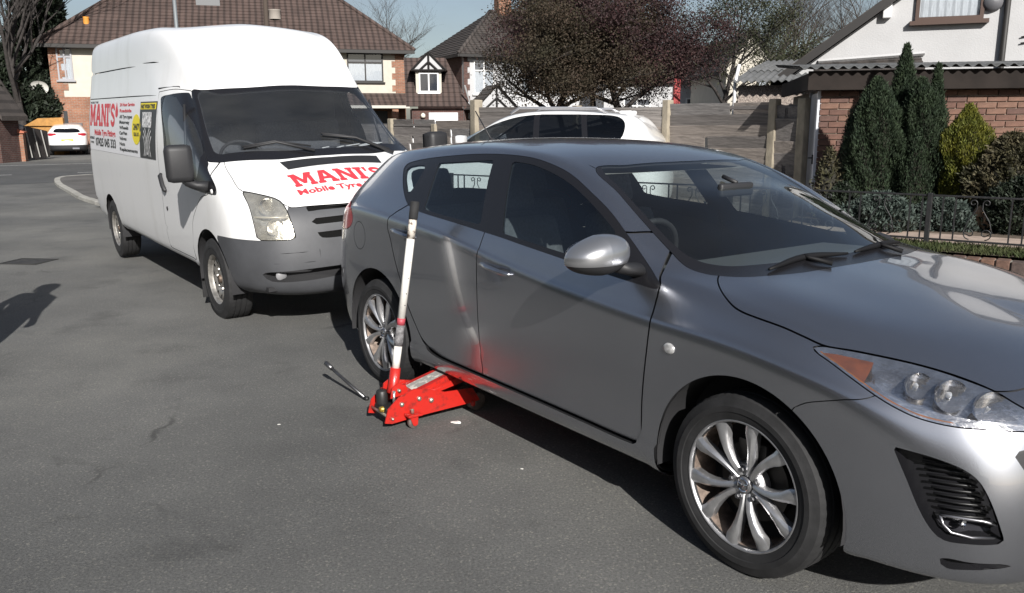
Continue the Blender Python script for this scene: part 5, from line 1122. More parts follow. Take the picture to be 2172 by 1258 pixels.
    ws = soup_ob('windscreen', pane, VGLASS, root, 'B'); soup_ob('screen_border', frit, BLACK, ws, 'B')
    isk = [s_.offset(-.02) for s_ in (b, bon, bp, dr, dlo, frit)]; soup_ob('inner_skin', isk, DARK, root, 'B')
    for sd, k in (('R', -1), ('L', 1)):
        hd = empty('headlight', parent=root)
        soup_ob('lens', hl, glass('hazed lens', (.93, .91, .86), 1, 1.5, dust=.16), hd, sd)
        soup_ob('reflector', dish(hl, ghl, .07, .05), mat('dull lamp chrome', (.78, .76, .70), .22, .85, var=.2, scale=20, bump=.004, bscale=30), hd, sd)
        for (x, y_, z, r_) in ((.60, .71, .945, .062), (.70, .70, .80, .06)):
            q = MB(); q.lathe([(r_*1.12, .03), (r_, .028), (r_*.8, -.01), (r_*.4, -.035), (.01, -.04)], 24, 'x', (x, k*y_, z)); q.build('lamp_bowl', CHROME, hd, True)
        br = MB(); br.tube([(.775, k*.615, .868), (.70, k*.72, .872), (.625, k*.82, .878)], .008, 6); br.build('lamp_divider', mat('lamp trim', (.6, .58, .52), .4, .4), hd, True)
        d = soup_ob('front_door', dr, WHITE, root, sd)
        soup_ob('window_pane', dg.offset(-.004), VGLASS, d, sd); soup_ob('window_frame', dlo.offset(-.002), BLACK, d, sd)
        qb = MB(); qb.tube([(-.74, k*.855, 1.70), (-.62, k*.93, 1.14)], .012, 6); qb.build('quarter_light_bar', PLAST, d, True)
        hp = MB(); hp.tube([(-1.245, k*.987, 1.10), (-1.235, k*1.003, 1.085), (-1.17, k*1.006, 1.0), (-1.135, k*1.0, .965), (-1.128, k*.987, .955)], [.018, .021, .021, .02, .016], 10, flat=.8); hp.build('door_handle', PLAST, d, True)
        kh = MB(); kh.lathe([(0, -.006), (.018, -.005), (.02, 0)], 16, 'y', (-1.164, 0, .798)); ko = kh.build('door_lock', PLAST, d, True); ko.location.y = k*.988
        if k > 0: ko.scale.y = -1
        bt = MB(); bt.lathe([(0, -.012), (.016, -.011), (.02, 0)], 16, 'y', (.165, k*.965, 1.045)); bt.build('sail_button', mat('pale button', (.6, .6, .6), .4), d, True)
        rg = MB(); rg.tube([(-1.44, k*.872, 1.845), (-1.10, k*.825, 1.852), (-.985, k*.808, 1.848), (-.955, k*.805, 1.82)], .007, 6); rg.build('rain_strip', PLAST, root, True)
        mr = empty('door_mirror', parent=root)
        q = MB(); q.box((-.075, -.10, -.145), (.065, .10, .14), .045, Matrix.Translation((-.005, k*1.14, 1.262))@Matrix.Rotation(k*math.radians(8), 4, 'Z')); q.build('mirror_housing', PLAST, mr, True)
        q = MB(); q.tube([(.0, k*1.10, 1.12), (.02, k*1.03, 1.085), (.06, k*.955, 1.075)], [.045, .042, .055], 12, flat=.8); q.build('mirror_arm', PLAST, mr, True)
        q = MB(); q.box((-.086, -.085, -.12), (-.078, .085, .12), 0, Matrix.Translation((-.005, k*1.14, 1.262))@Matrix.Rotation(k*math.radians(8), 4, 'Z')); q.build('mirror_glass', mat('mirror glass', (.5, .52, .55), .03, 1), mr)
        for xc, R_ in ((0., .41), (-3.75, .402)):
            ln = MB(); V, F = [], []
            for i in range(25):
                t = math.radians(-8+196*i/24)
                for yy in (.965, .5): V.append((xc+R_*math.cos(t), k*yy, .33+R_*math.sin(t)))
            for i in range(24): F.append([2*i, 2*i+1, 2*i+3, 2*i+2])
            ln.add(V, F); ln.build('arch_liner', DARK, root, True)
        fl = MB(); fl.box((-.47, k*.86-.09, .10), (-.455, k*.86+.09, .45)); fl.build('mud_flap', RUBBER, root)
        lampf = MB(); lampf.lathe([(0, .012), (.035, .01), (.042, 0)], 18, 'x', (.765, k*.70, .445)); lampf.build('fog_lamp', mat('dull glass', (.25, .25, .26), .25, coat=1), bo, True)
        for xc in (0., -3.75): wheel_obj(root, xc, k*.868, .33, k, .332, 'steel', spin=.2)
    fp = MB(); fp.box((-4.6, -.8, .33), (.75, .8, .36)); fp.box((.2, -.72, .36), (.3, .72, .95)); fp.build('floor_pan', DARK, root); MB().box((-1.55, -.84, .36), (-1.5, .84, 1.80)).build('bulkhead', mat('grey bulkhead', (.13, .13, .135), .8), root)
    ds = MB(); ds.prism([(.02, .95), (.0, 1.245), (-.10, 1.30), (-.34, 1.315), (-.45, 1.2), (-.4, .8)], -.68, .68, 'y'); ds.build('dashboard', mat('van dash', (.10, .102, .108), .8), root)
    sw = MB(); c0 = Vector((-.60, -.44, 1.22)); sw.tube([c0+Vector((-.12*math.cos(t), .2*math.sin(t), .155*math.cos(t))) for t in np.linspace(0, 2*math.pi, 33)], .014, 8, cap=False); sw.box((-.64, -.52, 1.16), (-.58, -.36, 1.26), .02); sw.build('steering_wheel', PLAST, root, True)
    for y0, wd in ((-.45, .48), (.38, .85)):
        s_ = MB(); s_.box((-1.40, y0-wd/2, .75), (-.85, y0+wd/2, .95), .05); s_.box((-1.46, y0-wd/2, .9), (-1.32, y0+wd/2, 1.52), .05); s_.build('cab_seat', SEAT, root, True)
    PAPER = mat('white paper', (.8, .8, .78), .7)
    for (x, y, a, sx, sy) in ((-.10, .55, .3, .14, .20), (-.02, .10, -.2, .03, .06), (.02, .22, .4, .025, .07), (-.16, .42, -.5, .10, .12)):
        pp = MB(); pp.box((-sx/2, -sy/2, 0), (sx/2, sy/2, .004), 0, Matrix.Translation((x-.08, y, 1.312))@Matrix.Rotation(a, 4, 'Z')@Matrix.Rotation(.12, 4, 'X')); pp.build('dashboard_paper', PAPER, root)
    # bonnet vent, wipers, plate
    def top(u, y, o=.003):
        p = on_top(u, y); return (p[0]+o*.4, p[1], p[2]+o)
    vt = MB(); rows = [[top(x+dx*abs(y)/.43, y, .004) for y in np.linspace(-.425+i*.006, .425-i*.006, 13)] for i, (x, dx) in enumerate(((.215, -.02), (.25, -.012), (.285, -.004), (.322, .0)))]
    vt.add([p for r_ in rows for p in r_], [[i*13+j, i*13+j+1, (i+1)*13+j+1, (i+1)*13+j] for i in range(3) for j in range(12)]); vt.build('bonnet_vent', PLAST, root)
    for y0, y1 in ((-.10, -.62), (.62, .06)):
        wp = MB(); p0 = on_top(.13, y0); p1 = on_top(-.02, (y0+y1)/2); p2 = on_top(-.06, y1)
        up = lambda p, o: (p[0]+o*.6, p[1], p[2]+o)
        wp.tube([up(p0, .02), up(p1, .03), up(p2, .02)], [.014, .011, .008], 8); wp.tube([up(on_top(.06, y0), .016), up(on_top(-.05, (y0+y1)/2), .018), up(on_top(-.085, y1), .016)], .008, 6); wp.build('wiper', PLAST, root, True)
    pl = MB(); pl.box((.935, -.265, .50), (.945, .265, .605), .003); pl.build('number_plate', mat('white plate', (.75, .75, .73), .4), root)
    eb = MB(); eb.lathe([(0, .014), (.02, .012), (.03, 0)], 24, 'x'); e_ = eb.build('badge', mat('badge blue', (.05, .07, .2), .3, .4), root, True); e_.location = (.835, 0, .885); e_.scale = (1, 2.2, 1)
    # bonnet lettering
    decal('bonnet_lettering', slab_text("MANI'S", .178, .80), lambda u, v: top(.580-v, -.455+u), REDP, root)
    decal('bonnet_strapline', font_text('Mobile Tyre Fittings', .056, .86, .035), lambda u, v: top(.672-v, -.468+u), REDP, root)
    # side sign
    def sidep(o):
        def f(x, z):
            p = on_side(x, z); return (p[0], p[1]-o+.008, p[2])
        return f
    def patch(nm, x0, x1, z0, z1, m, o, n=12):
        f = sidep(o); V = [f(x0+(x1-x0)*i/n, z0+(z1-z0)*j/6) for i in range(n+1) for j in range(7)]
        return ob(nm, V, [[i*7+j, i*7+j+1, (i+1)*7+j+1, (i+1)*7+j] for i in range(n) for j in range(6)], m, root)
    patch('side_sign', -4.62, -1.415, 1.21, 1.755, LILAC, .003, 30)
    f1, f2 = sidep(.0055), sidep(.008)
    decal('sign_lettering', slab_text("MANI'S", .245, 1.42), lambda u, v: f1(-4.57+u, 1.487+v), REDP, root)
    for t, x, z, h, wd, m in (('Mobile Tyre Fittings', -4.30, 1.385, .062, 1.17, REDP), ('07425 045 333', -4.25, 1.265, .088, 1.12, BLKP), ('MOBILE TYRES', -4.55, 1.742, .02, .45, BLKP), ('24 Hour Service', -2.93, 1.70, .032, .66, REDP), ('Roadside', -2.93, 1.64, .032, .54, REDP), ('All Tyre types', -2.93, 1.58, .032, .58, BLKP), ('Motorway', -2.93, 1.525, .032, .46, BLKP), ('Wheels', -2.93, 1.47, .032, .42, BLKP), ('Car/Van', -2.93, 1.415, .032, .36, BLKP), ('Valves', -2.93, 1.36, .032, .33, BLKP), ('Nuts', -2.93, 1.305, .032, .25, BLKP), ('Replacements', -2.93, 1.25, .032, .8, BLKP), ('MOBILE', -4.58, 1.335, .028, .26, BLKP), ('TYRES', -4.58, 1.285, .022, .22, BLKP)):
        decal('sign_text', font_text(t, h, wd, .03), lambda u, v, x=x, z=z: f1(x+u, z+v), m, root)
    decal('flame_mark', [[(0, 0), (.06, -.02), (.11, .01), (.12, .07), (.08, .12), (.05, .17), (.02, .11), (-.01, .06)]], lambda u, v: f1(-3.13+u, 1.60+v*.85), REDP, root)
    decal('yellow_badge', [[(.185*math.cos(t), .145*math.sin(t)) for t in np.linspace(0, 2*math.pi, 33)[:-1]]], lambda u, v: f1(-2.17+u, 1.475+v), YELP, root)
    for t, x, z, h, wd in (('24/7', -2.28, 1.475, .055, .24), ('CALL US', -2.27, 1.415, .032, .21)): decal('badge_text', font_text(t, h, wd, .04), lambda u, v, x=x, z=z: f2(x+u, z+v), BLKP, root)
    patch('tyre_poster', -2.03, -1.43, 1.215, 1.735, mat('poster black', (.03, .03, .032), .4), .0055, 6)
    patch('poster_header', -2.01, -1.45, 1.665, 1.722, YELP, .0075, 6)
    decal('header_text', font_text('PART WORN TYRES', .035, .5, .05), lambda u, v: sidep(.010)(-1.98+u, 1.675+v), BLKP, root)
    patch('poster_tread', -1.92, -1.58, 1.50, 1.64, mat('tread print', (.30, .30, .31), .5, col2=(.75, .75, .75), scale=28, mixr=(.45, .55)), .0075, 4)
    arcs = []
    for cx, sg in ((-1.93, 1), (-1.53, -1)):
        for rr in (.10, .155, .20):
            pts = [(cx+sg*rr*.95*math.cos(t), 1.32+rr*math.sin(t)) for t in np.linspace(-.9, 1.15, 12)]; pt2 = [(cx+sg*(rr+.018)*.95*math.cos(t), 1.32+(rr+.018)*math.sin(t)) for t in np.linspace(-.9, 1.15, 12)]
            arcs += [[pts[i], pts[i+1], pt2[i+1], pt2[i]] for i in range(11)]
    arcs = [p for p in arcs if all(-2.0 < u < -1.46 and 1.225 < v < 1.5 for u, v in p)]
    decal('poster_arcs', arcs, lambda u, v: f2(u, v), mat('print silver', (.6, .6, .6), .5, var=.4, scale=30), root)
    return root
VANO = build_van()

# ================================================================ other cars
WHITEC = mat('white car paint', (.72, .72, .72), .3, coat=1, coatr=.04)
DGLASS = glass('privacy glass', (.22, .24, .26), .9, 1.5)
def suv_net():
    B = np.array(CAR, float); B[..., 2] = B[..., 2]*1.075+.03
    for u, xs in ((14, -2.74), (15, -3.05), (16, -3.26), (17, -3.36), (18, -3.38)):
        for r in range(7, 13): B[u, r, 0] = xs+(.065 if u > 15 else .05 if u == 15 else .01)*(r-7)
    for r, z in ((8, 1.36), (9, 1.47), (10, 1.55), (11, 1.58), (12, 1.59)): B[15, r, 2] = max(B[15, r, 2], z)
    for r, z in ((7, 1.2), (8, 1.30), (9, 1.42), (10, 1.48), (11, 1.50), (12, 1.51)): B[16, r, 2] = z
    for u in (17, 18):
        for r, z in ((7, 1.16), (8, 1.24), (9, 1.32), (10, 1.36), (11, 1.40), (12, 1.42)): B[u, r, 2] = z
    for r, z in ((9, 1.475), (10, 1.525), (11, 1.55), (12, 1.557)): B[14, r, 2] = z
    for r, z in ((8, 1.34), (9, 1.44), (10, 1.50), (11, 1.53), (12, 1.54)): B[15, r, 2] = z
    for u in range(10, 14): B[u, 10, 2] += .02; B[u, 11, 2] += .015; B[u, 12, 2] += .01
    return B
def simple_car(name, net, loc, yaw, paint, label, side_panes, rails=False, z=0., step=.04, wr=.33, lower=None, rear=None, wx=(0, -2.69), pillars=(), seams=()):
    return _simple_car(name, net, loc, yaw, paint, label, side_panes, rails, z, step, wr, lower, rear, wx, pillars, seams)
def _simple_car(name, net, loc, yaw, paint, label, side_panes, rails, z, step, wr, lower, rear, wx, pillars, seams):
    root = empty(name, (loc[0], loc[1], z), yaw, label, 'car')
    S, N, _, _ = shell(net, step); b = Soup.grid(S, N)
    for xc in wx: _, b = b.cut(lambda V: np.where(V[:, 1] > .5, np.hypot(V[:, 0]-xc, V[:, 2]-wr)-wr*1.2, 1))
    sepf = lambda V: np.interp(-V[:, 0], [.40, .5, .7, .92, 1.15, 1.5, 3.4], [.77, .75, .70, .655, .60, .57, .55])-V[:, 1]
    pn = []
    for poly in side_panes: a, b = b.cut(sdf(poly, XZ, sepf)); pn.append(a)
    pt = []
    for poly in pillars: a, b = b.cut(sdf(poly, XZ, sepf)); pt.append(a)
    for poly in seams:
        Pp = smooth(poly, closed=False); _, b = b.cut(lambda V: np.maximum(sdist(Pp, XZ(V), False)-.003, .6-V[:, 1]))
    zs = net[10][12][2]/1.36
    WS = [(-1.09, 0, 1), (-1.12, .38), (-1.14, .53), (-.92, .60), (-.70, .64), (-.50, .675), (-.42, .67), (-.25, .55), (-.20, .35), (-.18, 0, 1), (-.18, -.3, 1), (-1.09, -.3, 1)]
    ws, b = b.cut(sdf(WS, XW, lambda V: .93*zs-V[:, 2]))
    lw = None
    if lower: lw, b = b.cut(lambda V: V[:, 2]-lower)
    rw = None
    if rear:
        rw, b = b.cut(sdf(rear[0], WZ, lambda V: V[:, 0]+2.9)); tl, b = b.cut(sdf(rear[1], WZ, lambda V: V[:, 0]+2.9))
        soup_ob('rear_window', rw, DGLASS, root, 'B')
        for sd in 'LR': soup_ob('tail_light', tl, REDL, root, sd)
    soup_ob('body', b, paint, root, 'B')
    for p_ in pt:
        for sd in 'LR': soup_ob('pillar_trim', p_, BLACK, root, sd)
    if lw: soup_ob('lower_cladding', lw, PLAST, root, 'B')
    soup_ob('windscreen', ws, DGLASS if rear else GLASS, root, 'B')
    for p_ in pn:
        for sd in 'LR': soup_ob('side_window', p_, DGLASS, root, sd)
    MB().box((-3.1, -.7, .22), (.6, .7, .3)).build('floor_pan', DARK, root)
    for yy in (-.36, .36): MB().box((-1.85, yy-.24, .5), (-1.70, yy+.24, 1.18), .05).build('front_seat', SEAT, root, True)
    for xc in wx:
        for k in (-1, 1):
            w_ = wheel_obj(root, xc, k*.79, wr, k, wr, 'alloy'); w_.scale = (wr/.318,)*3
    for k in (-1, 1):
        q = MB(); q.box((-.68, k*.90-.07, 1.0*zs), (-.56, k*.90+.09*k+.07, 1.0*zs+.13), .035); q.build('door_mirror', paint, root, True)
        if rails: q = MB(); zr = net[12][10][2]; q.tube([(-1.25, k*.57, zr-.03), (-1.38, k*.565, zr+.05), (-2.5, k*.55, zr+.04), (-2.66, k*.54, zr-.03)], .018, 8); q.build('roof_rail', mat('silver rail', (.55, .55, .57), .3, .7), root, True)
    return root
SN = suv_net()
suv = simple_car('estate_car', SN, (-1.02, 13.3), math.radians(162), WHITEC, 'white tall estate car with roof rails parked beyond the hatchback', [[(-.60, 1.12), (-.80, 1.27), (-1.02, 1.385), (-1.35, 1.485), (-1.62, 1.52, 1), (-1.66, 1.12, 1)], [(-1.70, 1.525, 1), (-2.30, 1.522, 1), (-2.38, 1.15, 1), (-1.75, 1.13, 1)], [(-2.38, 1.52, 1), (-2.80, 1.492), (-2.93, 1.40), (-2.93, 1.22), (-2.86, 1.17), (-2.46, 1.15, 1)]], True, .11, .035, .345, None, None, (0, -2.64), [[(-1.58, 1.516, 1), (-1.76, 1.524, 1), (-1.80, 1.13, 1), (-1.60, 1.12, 1)], [(-2.24, 1.522, 1), (-2.44, 1.518, 1), (-2.52, 1.155, 1), (-2.32, 1.15, 1)]], [[(-1.66, 1.1), (-1.66, .5)], [(-2.40, 1.15), (-2.42, .9)], [(-1.62, 1.50), (-1.62, 1.56)]])
q = MB(); q.box((-3.02, -.46, 1.475), (-2.72, .46, 1.51), .015); q.build('roof_spoiler', WHITEC, suv, True)
for yy in (-.2, .12): MB().box((-2.95, yy-.05, 1.51), (-2.75, yy+.05, 1.575), .03).build('roof_fin', WHITEC, suv, True)
CN = np.array(CAR, float); CN[..., 2] = CN[..., 2]*1.06
RP_ = ([(0, 1.30, 1), (.35, 1.295), (.52, 1.24), (.58, 1.13), (.52, 1.10), (0, 1.08, 1), (-.3, 1.08, 1), (-.3, 1.30, 1)], [(.44, 1.03), (.60, 1.06), (.80, 1.06), (.84, .99), (.74, .93), (.58, .96)])
SP = [[(-.62, 1.02), (-.80, 1.18), (-1.05, 1.30), (-1.4, 1.40), (-1.62, 1.42, 1), (-1.58, 1.07, 1)], [(-1.70, 1.42, 1), (-2.2, 1.39), (-2.42, 1.30), (-2.30, 1.14), (-1.66, 1.08, 1)]]
c = gnd(143, 330); fc = simple_car('hatchback_car', CN, (c[0]-1.35, c[1]+3.2), math.radians(114), WHITEC, 'white hatchback seen from behind on the far driveway', SP, False, 0, .05, .32, .50, RP_, (0, -2.64))
MB().box((-3.50, -.27, .68), (-3.485, .27, .79)).build('number_plate', mat('yellow plate', (.75, .55, .05), .4), fc)
MB().tube([(-3.5, -.5, .33), (-3.5, -.2, .33)], .05, 8).build('exhaust', CHROME, fc)
c = at(800, 262, 27); simple_car('hatchback_car', CN, (c[0]+.2, c[1]), math.radians(165), WHITEC, 'white car half hidden behind the low fence by the van windscreen', SP, False, 0, .05, .32, None, None, (0, -2.64))
c = at(985, 262, 30); simple_car('hatchback_car', CN, (c[0]+.9, c[1]), math.radians(172), mat('dark blue car paint', (.012, .016, .035), .3, coat=1), 'dark blue car roof just showing above the low fence', SP, False, 0, .05, .32, None, None, (0, -2.64))
# ================================================================ red trolley jack
RED = mat('red jack enamel', (.46, .018, .012), .38, coat=.4, coatr=.2, col2=(.17, .02, .016), scale=24, mixr=(.54, .74), bump=.0006, bscale=60); ZINC = mat('zinc bolt', (.45, .42, .36), .4, .8, var=.25, scale=40); JBLK = mat('black hydraulics', (.02, .02, .02), .45); WPOLE = mat('white handle paint', (.72, .70, .66), .45, col2=(.35, .27, .20), scale=14, mixr=(.66, .80), bump=.0005, bscale=70)
ja = math.atan2(.29, .42); JO = (-.683, 4.085)
jk = empty('trolley_jack', (*JO, 0), ja, 'red trolley jack with upright white handle lifting the hatchback sill', 'jack')
plate = [(-.02, .045), (.02, .035), (.16, .045), (.50, .055), (.545, .06), (.50, .135), (.33, .145), (.24, .175), (.15, .195), (.06, .165), (.0, .115)]
for k in (-1, 1):
    y0 = k*.098
    MB().prism(plate, y0-.004, y0+.004, 'y').build('side_plate', RED, jk)
    for (bx, bz, r) in ((.075, .128, .0125), (.175, .140, .0125), (.245, .118, .014), (.02, .062, .008)):
        MB().lathe([(0, -.014), (r*.7, -.013), (r, -.008), (r, .0)], 8, 'y', (bx, y0-.004 if k < 0 else y0+.016, bz)).build('bolt', ZINC, jk, True)
    cs = empty('caster', (.115, k*.128, 0), parent=jk)
    MB().box((-.03, -.032, .066), (.05, .026, .078), .003).build('bracket', RED, cs)
    MB().prism([(-.018, .066), (.03, .066), (.026, .02), (.012, .014), (.0, .02)], -.020, -.015, 'y').build('fork', RED, cs); MB().prism([(-.018, .066), (.03, .066), (.026, .02), (.012, .014), (.0, .02)], .015, .020, 'y').build('fork', RED, cs)
    MB().lathe([(0, -.011), (.026, -.011), (.029, -.008), (.029, .008), (.026, .011), (0, .011)], 24, 'y', (.008, 0, .029)).build('caster_wheel', mat('cast iron', (.15, .12, .11), .6, .4, var=.3, scale=30), cs, True)
    MB().lathe([(0, -.021), (.010, -.020), (.010, .0)], 8, 'z', (.005, -.003, .10)).build('swivel_bolt', ZINC, cs, True)
    MB().lathe([(0, -.02), (.046, -.02), (.05, -.016), (.05, .016), (.046, .02), (0, .02)], 28, 'y', (.535, k*.075, .05)).build('front_wheel', mat('cast iron', (.15, .12, .11)), jk, True)
    MB().tube([(.22, k*.085, .155), (.40, k*.083, .185), (.53, k*.082, .205)], .008, 6).build('link_rod', RED, jk, True)
    MB().prism([(.28, .146), (.47, .180), (.50, .20), (.46, .213), (.27, .175)], k*.088-.003, k*.088+.003, 'y').build('link_plate', RED, jk)
MB().box((.49, -.115, .035), (.51, .115, .065), .006).build('front_axle', RED, jk)
MB().tube([(.0, -.10, .075), (.0, .10, .075)], .007, 8).build('cross_rod', ZINC, jk, True); MB().tube([(.14, -.12, .05), (.14, .12, .05)], .009, 8).build('cross_rod', JBLK, jk, True)
# lifting arm: folded channel with cover plate, and saddle
arm = MB(); ar = [(.12, .168), (.30, .205), (.50, .252), (.545, .258)]
L0 = [(.10, -.082, .150), (.10, .082, .150), (.52, .062, .262), (.52, -.062, .262), (.10, -.090, .105), (.10, .090, .105), (.55, .066, .19), (.55, -.066, .19)]
arm.add(L0, [(0, 3, 2, 1), (0, 4, 7, 3), (1, 2, 6, 5), (3, 7, 6, 2), (0, 1, 5, 4)]); ao = arm.build('lift_arm', RED, jk)
pl = MB(); f_ = lambda u, v: (.17+.27*u, v, .150+(.07+.27*u)*.2667+.0015); pl.add([f_(0, -.045), f_(0, .045), f_(1, .040), f_(1, -.040)], [(0, 1, 2, 3)]); pl.build('worn_label', mat('worn silver label', (.30, .29, .27), .5, col2=(.62, .60, .54), scale=30, mixr=(.5, .62)), ao)
MB().lathe([(0, .245), (.03, .245), (.045, .262), (.055, .275), (.05, .275), (.035, .262), (0, .262)], 24, 'z', (.575, 0, -.02)).build('saddle', RED, jk, True); MB().box((.52, -.05, .16), (.60, .05, .225), .012).build('saddle_bracket', RED, jk)
# pump and handle socket
MB().box((.005, -.07, .05), (.11, .07, .105), .008).build('pump_body', JBLK, jk); MB().lathe([(0, .0), (.028, .0), (.03, .01), (.03, .07), (.022, .08), (0, .08)], 18, 'z', (.03, .03, .10)).build('pump_cylinder', JBLK, jk, True)
MB().lathe([(0, -.02), (.014, -.018), (.016, .0)], 12, 'x', (.0, -.04, .10)).build('release_valve', mat('brass', (.55, .38, .08), .35, .8), jk, True); MB().tube([(.055, -.055, .10), (.058, -.055, .19)], .008, 8).build('pump_piston', mat('bright steel', (.6, .6, .6), .25, .9), jk, True)
MB().prism([(.04, .15), (.14, .16), (.13, .205), (.085, .225), (.05, .205)], -.052, -.044, 'y').build('socket_lug', RED, jk); MB().prism([(.04, .15), (.14, .16), (.13, .205), (.085, .225), (.05, .205)], .044, .052, 'y').build('socket_lug', RED, jk)
MB().tube([(.085, -.07, .188), (.085, .07, .188)], .008, 8).build('socket_pin', ZINC, jk, True)
hb0 = Vector((.078, 0, .165)); hdv = Vector((.150, -.005, .93)).normalized()
def hp(t): return tuple(hb0+hdv*t)
MB().tube([hp(0), hp(.035), hp(.13)], [.036, .028, .0265], 16).build('handle_socket', RED, jk, True)
hn = empty('handle', parent=jk)
MB().tube([hp(.12), hp(.245)], .0205, 16).build('lower_tube', WPOLE, hn, True); MB().tube([hp(.245), hp(.27), hp(.32), hp(.355)], [.0215, .0235, .0225, .0215], 14).build('tape_wrap', mat('grey tape', (.16, .155, .16), .6, var=.4, scale=60, bump=.003, bscale=90), hn, True); MB().tube([hp(.355), hp(.39)], .0212, 14).build('red_band', mat('faded red print', (.4, .06, .08), .5), hn, True)
MB().tube([hp(.39), hp(.82)], .0205, 16).build('upper_tube', WPOLE, hn, True); MB().tube([hp(.80), hp(.90)], .0208, 16).build('worn_section', mat('worn white paint', (.60, .56, .50), .5, col2=(.14, .10, .08), scale=26, mixr=(.47, .56)), hn, True)
MB().tube([hp(.898), hp(.905), hp(.985), hp(.99)], [.0215, .023, .023, .018], 16).build('grip', RUBBER, hn, True)
for t in (.46, .52, .60, .68): MB().lathe([(0, -.0215), (.0032, -.0212)], 8, 'y', hp(t)).build('hole', JBLK, hn)
# wheel brace on the road
br = empty('wheel_brace', (0, 0, 0), 0, 'steel wheel brace lying on the road beside the red jack', 'tool')
MB().tube([(-1.085, 4.72, .140), (-.95, 4.596, .072), (-.828, 4.484, .012)], .0095, 10).build('shaft', mat('tool steel', (.16, .16, .165), .35, .85, var=.2, scale=30), br, True); MB().tube([(-1.098, 4.732, .147), (-1.055, 4.692, .125)], .0135, 10).build('socket', mat('tool steel', (.16, .16, .165)), br, True); MB().tube([(-.832, 4.487, .014), (-.818, 4.478, .012), (-.812, 4.474, .016)], .0115, 8).build('hooked_end', mat('dark steel', (.05, .05, .05), .5, .6), br, True)

# litter
LW = mat('white litter', (.72, .71, .68), .8)
for i, (p, s_, lab) in enumerate((((968, 898), .022, 'crumpled white scrap of paper beside the jack'), ((592, 901), .007, 'tiny white fleck of litter left of the jack'), ((1107, 995), .006, 'white speck of litter below the front door'))):
    g_ = gnd(*p); bm = bmesh.new(); bmesh.ops.create_icosphere(bm, subdivisions=2, radius=s_)
    for v in bm.verts: v.co = Vector((v.co.x*1.3, v.co.y*.9, v.co.z*.28))*random.uniform(.55, 1.25)+Vector((0, 0, s_*.28))
    me = bpy.data.meshes.new('paper_scrap'); bm.to_mesh(me); bm.free(); me.materials.append(LW); o = link(bpy.data.objects.new('paper_scrap', me)); o.location = (g_[0], g_[1], 0); tag(o, lab, 'litter', 'litter on the road')
# ================================================================ far left corner
LG = mat('galvanised lamp post', (.25, .27, .28), .5, .5)
p = at(391, 260, 31.); lp = empty('street_lamp', (p[0], p[1], 0), 0, 'grey steel lamp post rising behind the van roof', 'street lamp'); MB().tube([(0, 0, 0), (0, 0, 1.3), (0, 0, 1.4), (0, 0, 8)], [.11, .11, .075, .06], 12).build('post', LG, lp, True); MB().tube([(0, 0, 7.9), (.4, -.3, 8.15), (.9, -.6, 8.2)], .04, 8).build('arm', LG, lp, True); MB().box((.8, -.75, 8.12), (1.4, -.45, 8.24), .03).build('lantern', LG, lp)
p = at(578, 260, 38.); tp_ = MB().tube([(0, 0, 0), (0, 0, 9)], [.12, .09], 10).build('telegraph_pole', mat('creosoted pole', (.06, .045, .035), .9), None, True); tp_.location = (p[0], p[1], 0); tag(tp_, 'dark telegraph pole rising above the middle of the van roof', 'pole')
p = at(41, 300, 35.0); pr = empty('gate_pier', (p[0], p[1], 0), .3, 'orange red brick gate pier with cap and white ball', 'pier'); MB().box((-.2, -.2, 0), (.2, .2, 1.15)).build('shaft', HBR, pr); MB().prism([(-.27, 1.15), (.27, 1.15), (.27, 1.2), (0, 1.34), (-.27, 1.2)], -.27, .27, 'y').build('cap', mat('red clay cap', (.38, .12, .07), .8), pr); MB().lathe([(0, .24), (.08, .20), (.12, .12), (.09, .03), (.06, 0)], 12, 'z', (.1, 0, 1.27)).build('finial', RENDW, pr, True)
p = at(26, 300, 34.6); pp = MB(); pp.box((-.14, -.12, 0), (.14, .12, 1.10)); o = pp.build('pebbled_post', PEB, None); o.location = (p[0], p[1], 0); tag(o, 'pale pebbled concrete post left of the brick gate pier', 'post')
a, b = at(52, 300, 35.4), at(103, 300, 37.5); gt = empty('wooden_gate', (a[0], a[1], 0), math.atan2(b[1]-a[1], b[0]-a[0]), 'dark wooden gate with pale metal braces beside the brick pier', 'gate'); GLn = math.hypot(b[0]-a[0], b[1]-a[1])
DKW = mat('dark gate boards', (.045, .038, .036), .85, var=.3, scale=5, aniso=(8, 1, .6))
n_ = int(GLn/.14)
for k in range(n_): MB().box((k*GLn/n_+.005, 0, .08), ((k+1)*GLn/n_-.005, .03, 1.45-.25*k/n_)).build('board', DKW, gt)
for f0 in (.04, .36, .68): MB().tube([(GLn*f0, -.04, 1.4-.22*f0), (GLn*(f0+.16), -.04, .12)], .025, 6).build('brace', mat('pale metal brace', (.40, .39, .37), .6), gt)
a, b = at(-90, 300, 31.5), at(24, 300, 34.3); lf = empty('dark_board_fence', (a[0], a[1], 0), math.atan2(b[1]-a[1], b[0]-a[0]), 'dark vertical board fence at the left edge', 'fence'); fl_ = math.hypot(b[0]-a[0], b[1]-a[1]); n_ = int(fl_/.16)
for k in range(n_): MB().box((k*fl_/n_+.004, 0, .05), ((k+1)*fl_/n_-.004, .03, 1.22+random.uniform(-.01, .01))).build('board', DKW, lf)
a, b = at(100, 290, 43), at(136, 290, 43); gf_ = empty('grey_panel_fence', (a[0], a[1], 0), 0, 'short grey fence panel beside the white hatchback', 'fence')
for k in range(8): MB().box((k*(b[0]-a[0]+1)/8+.01, 0, 0), ((k+1)*(b[0]-a[0]+1)/8-.01, .03, 1.55)).build('board', mat('grey stained board', (.12, .11, .11), .8), gf_)
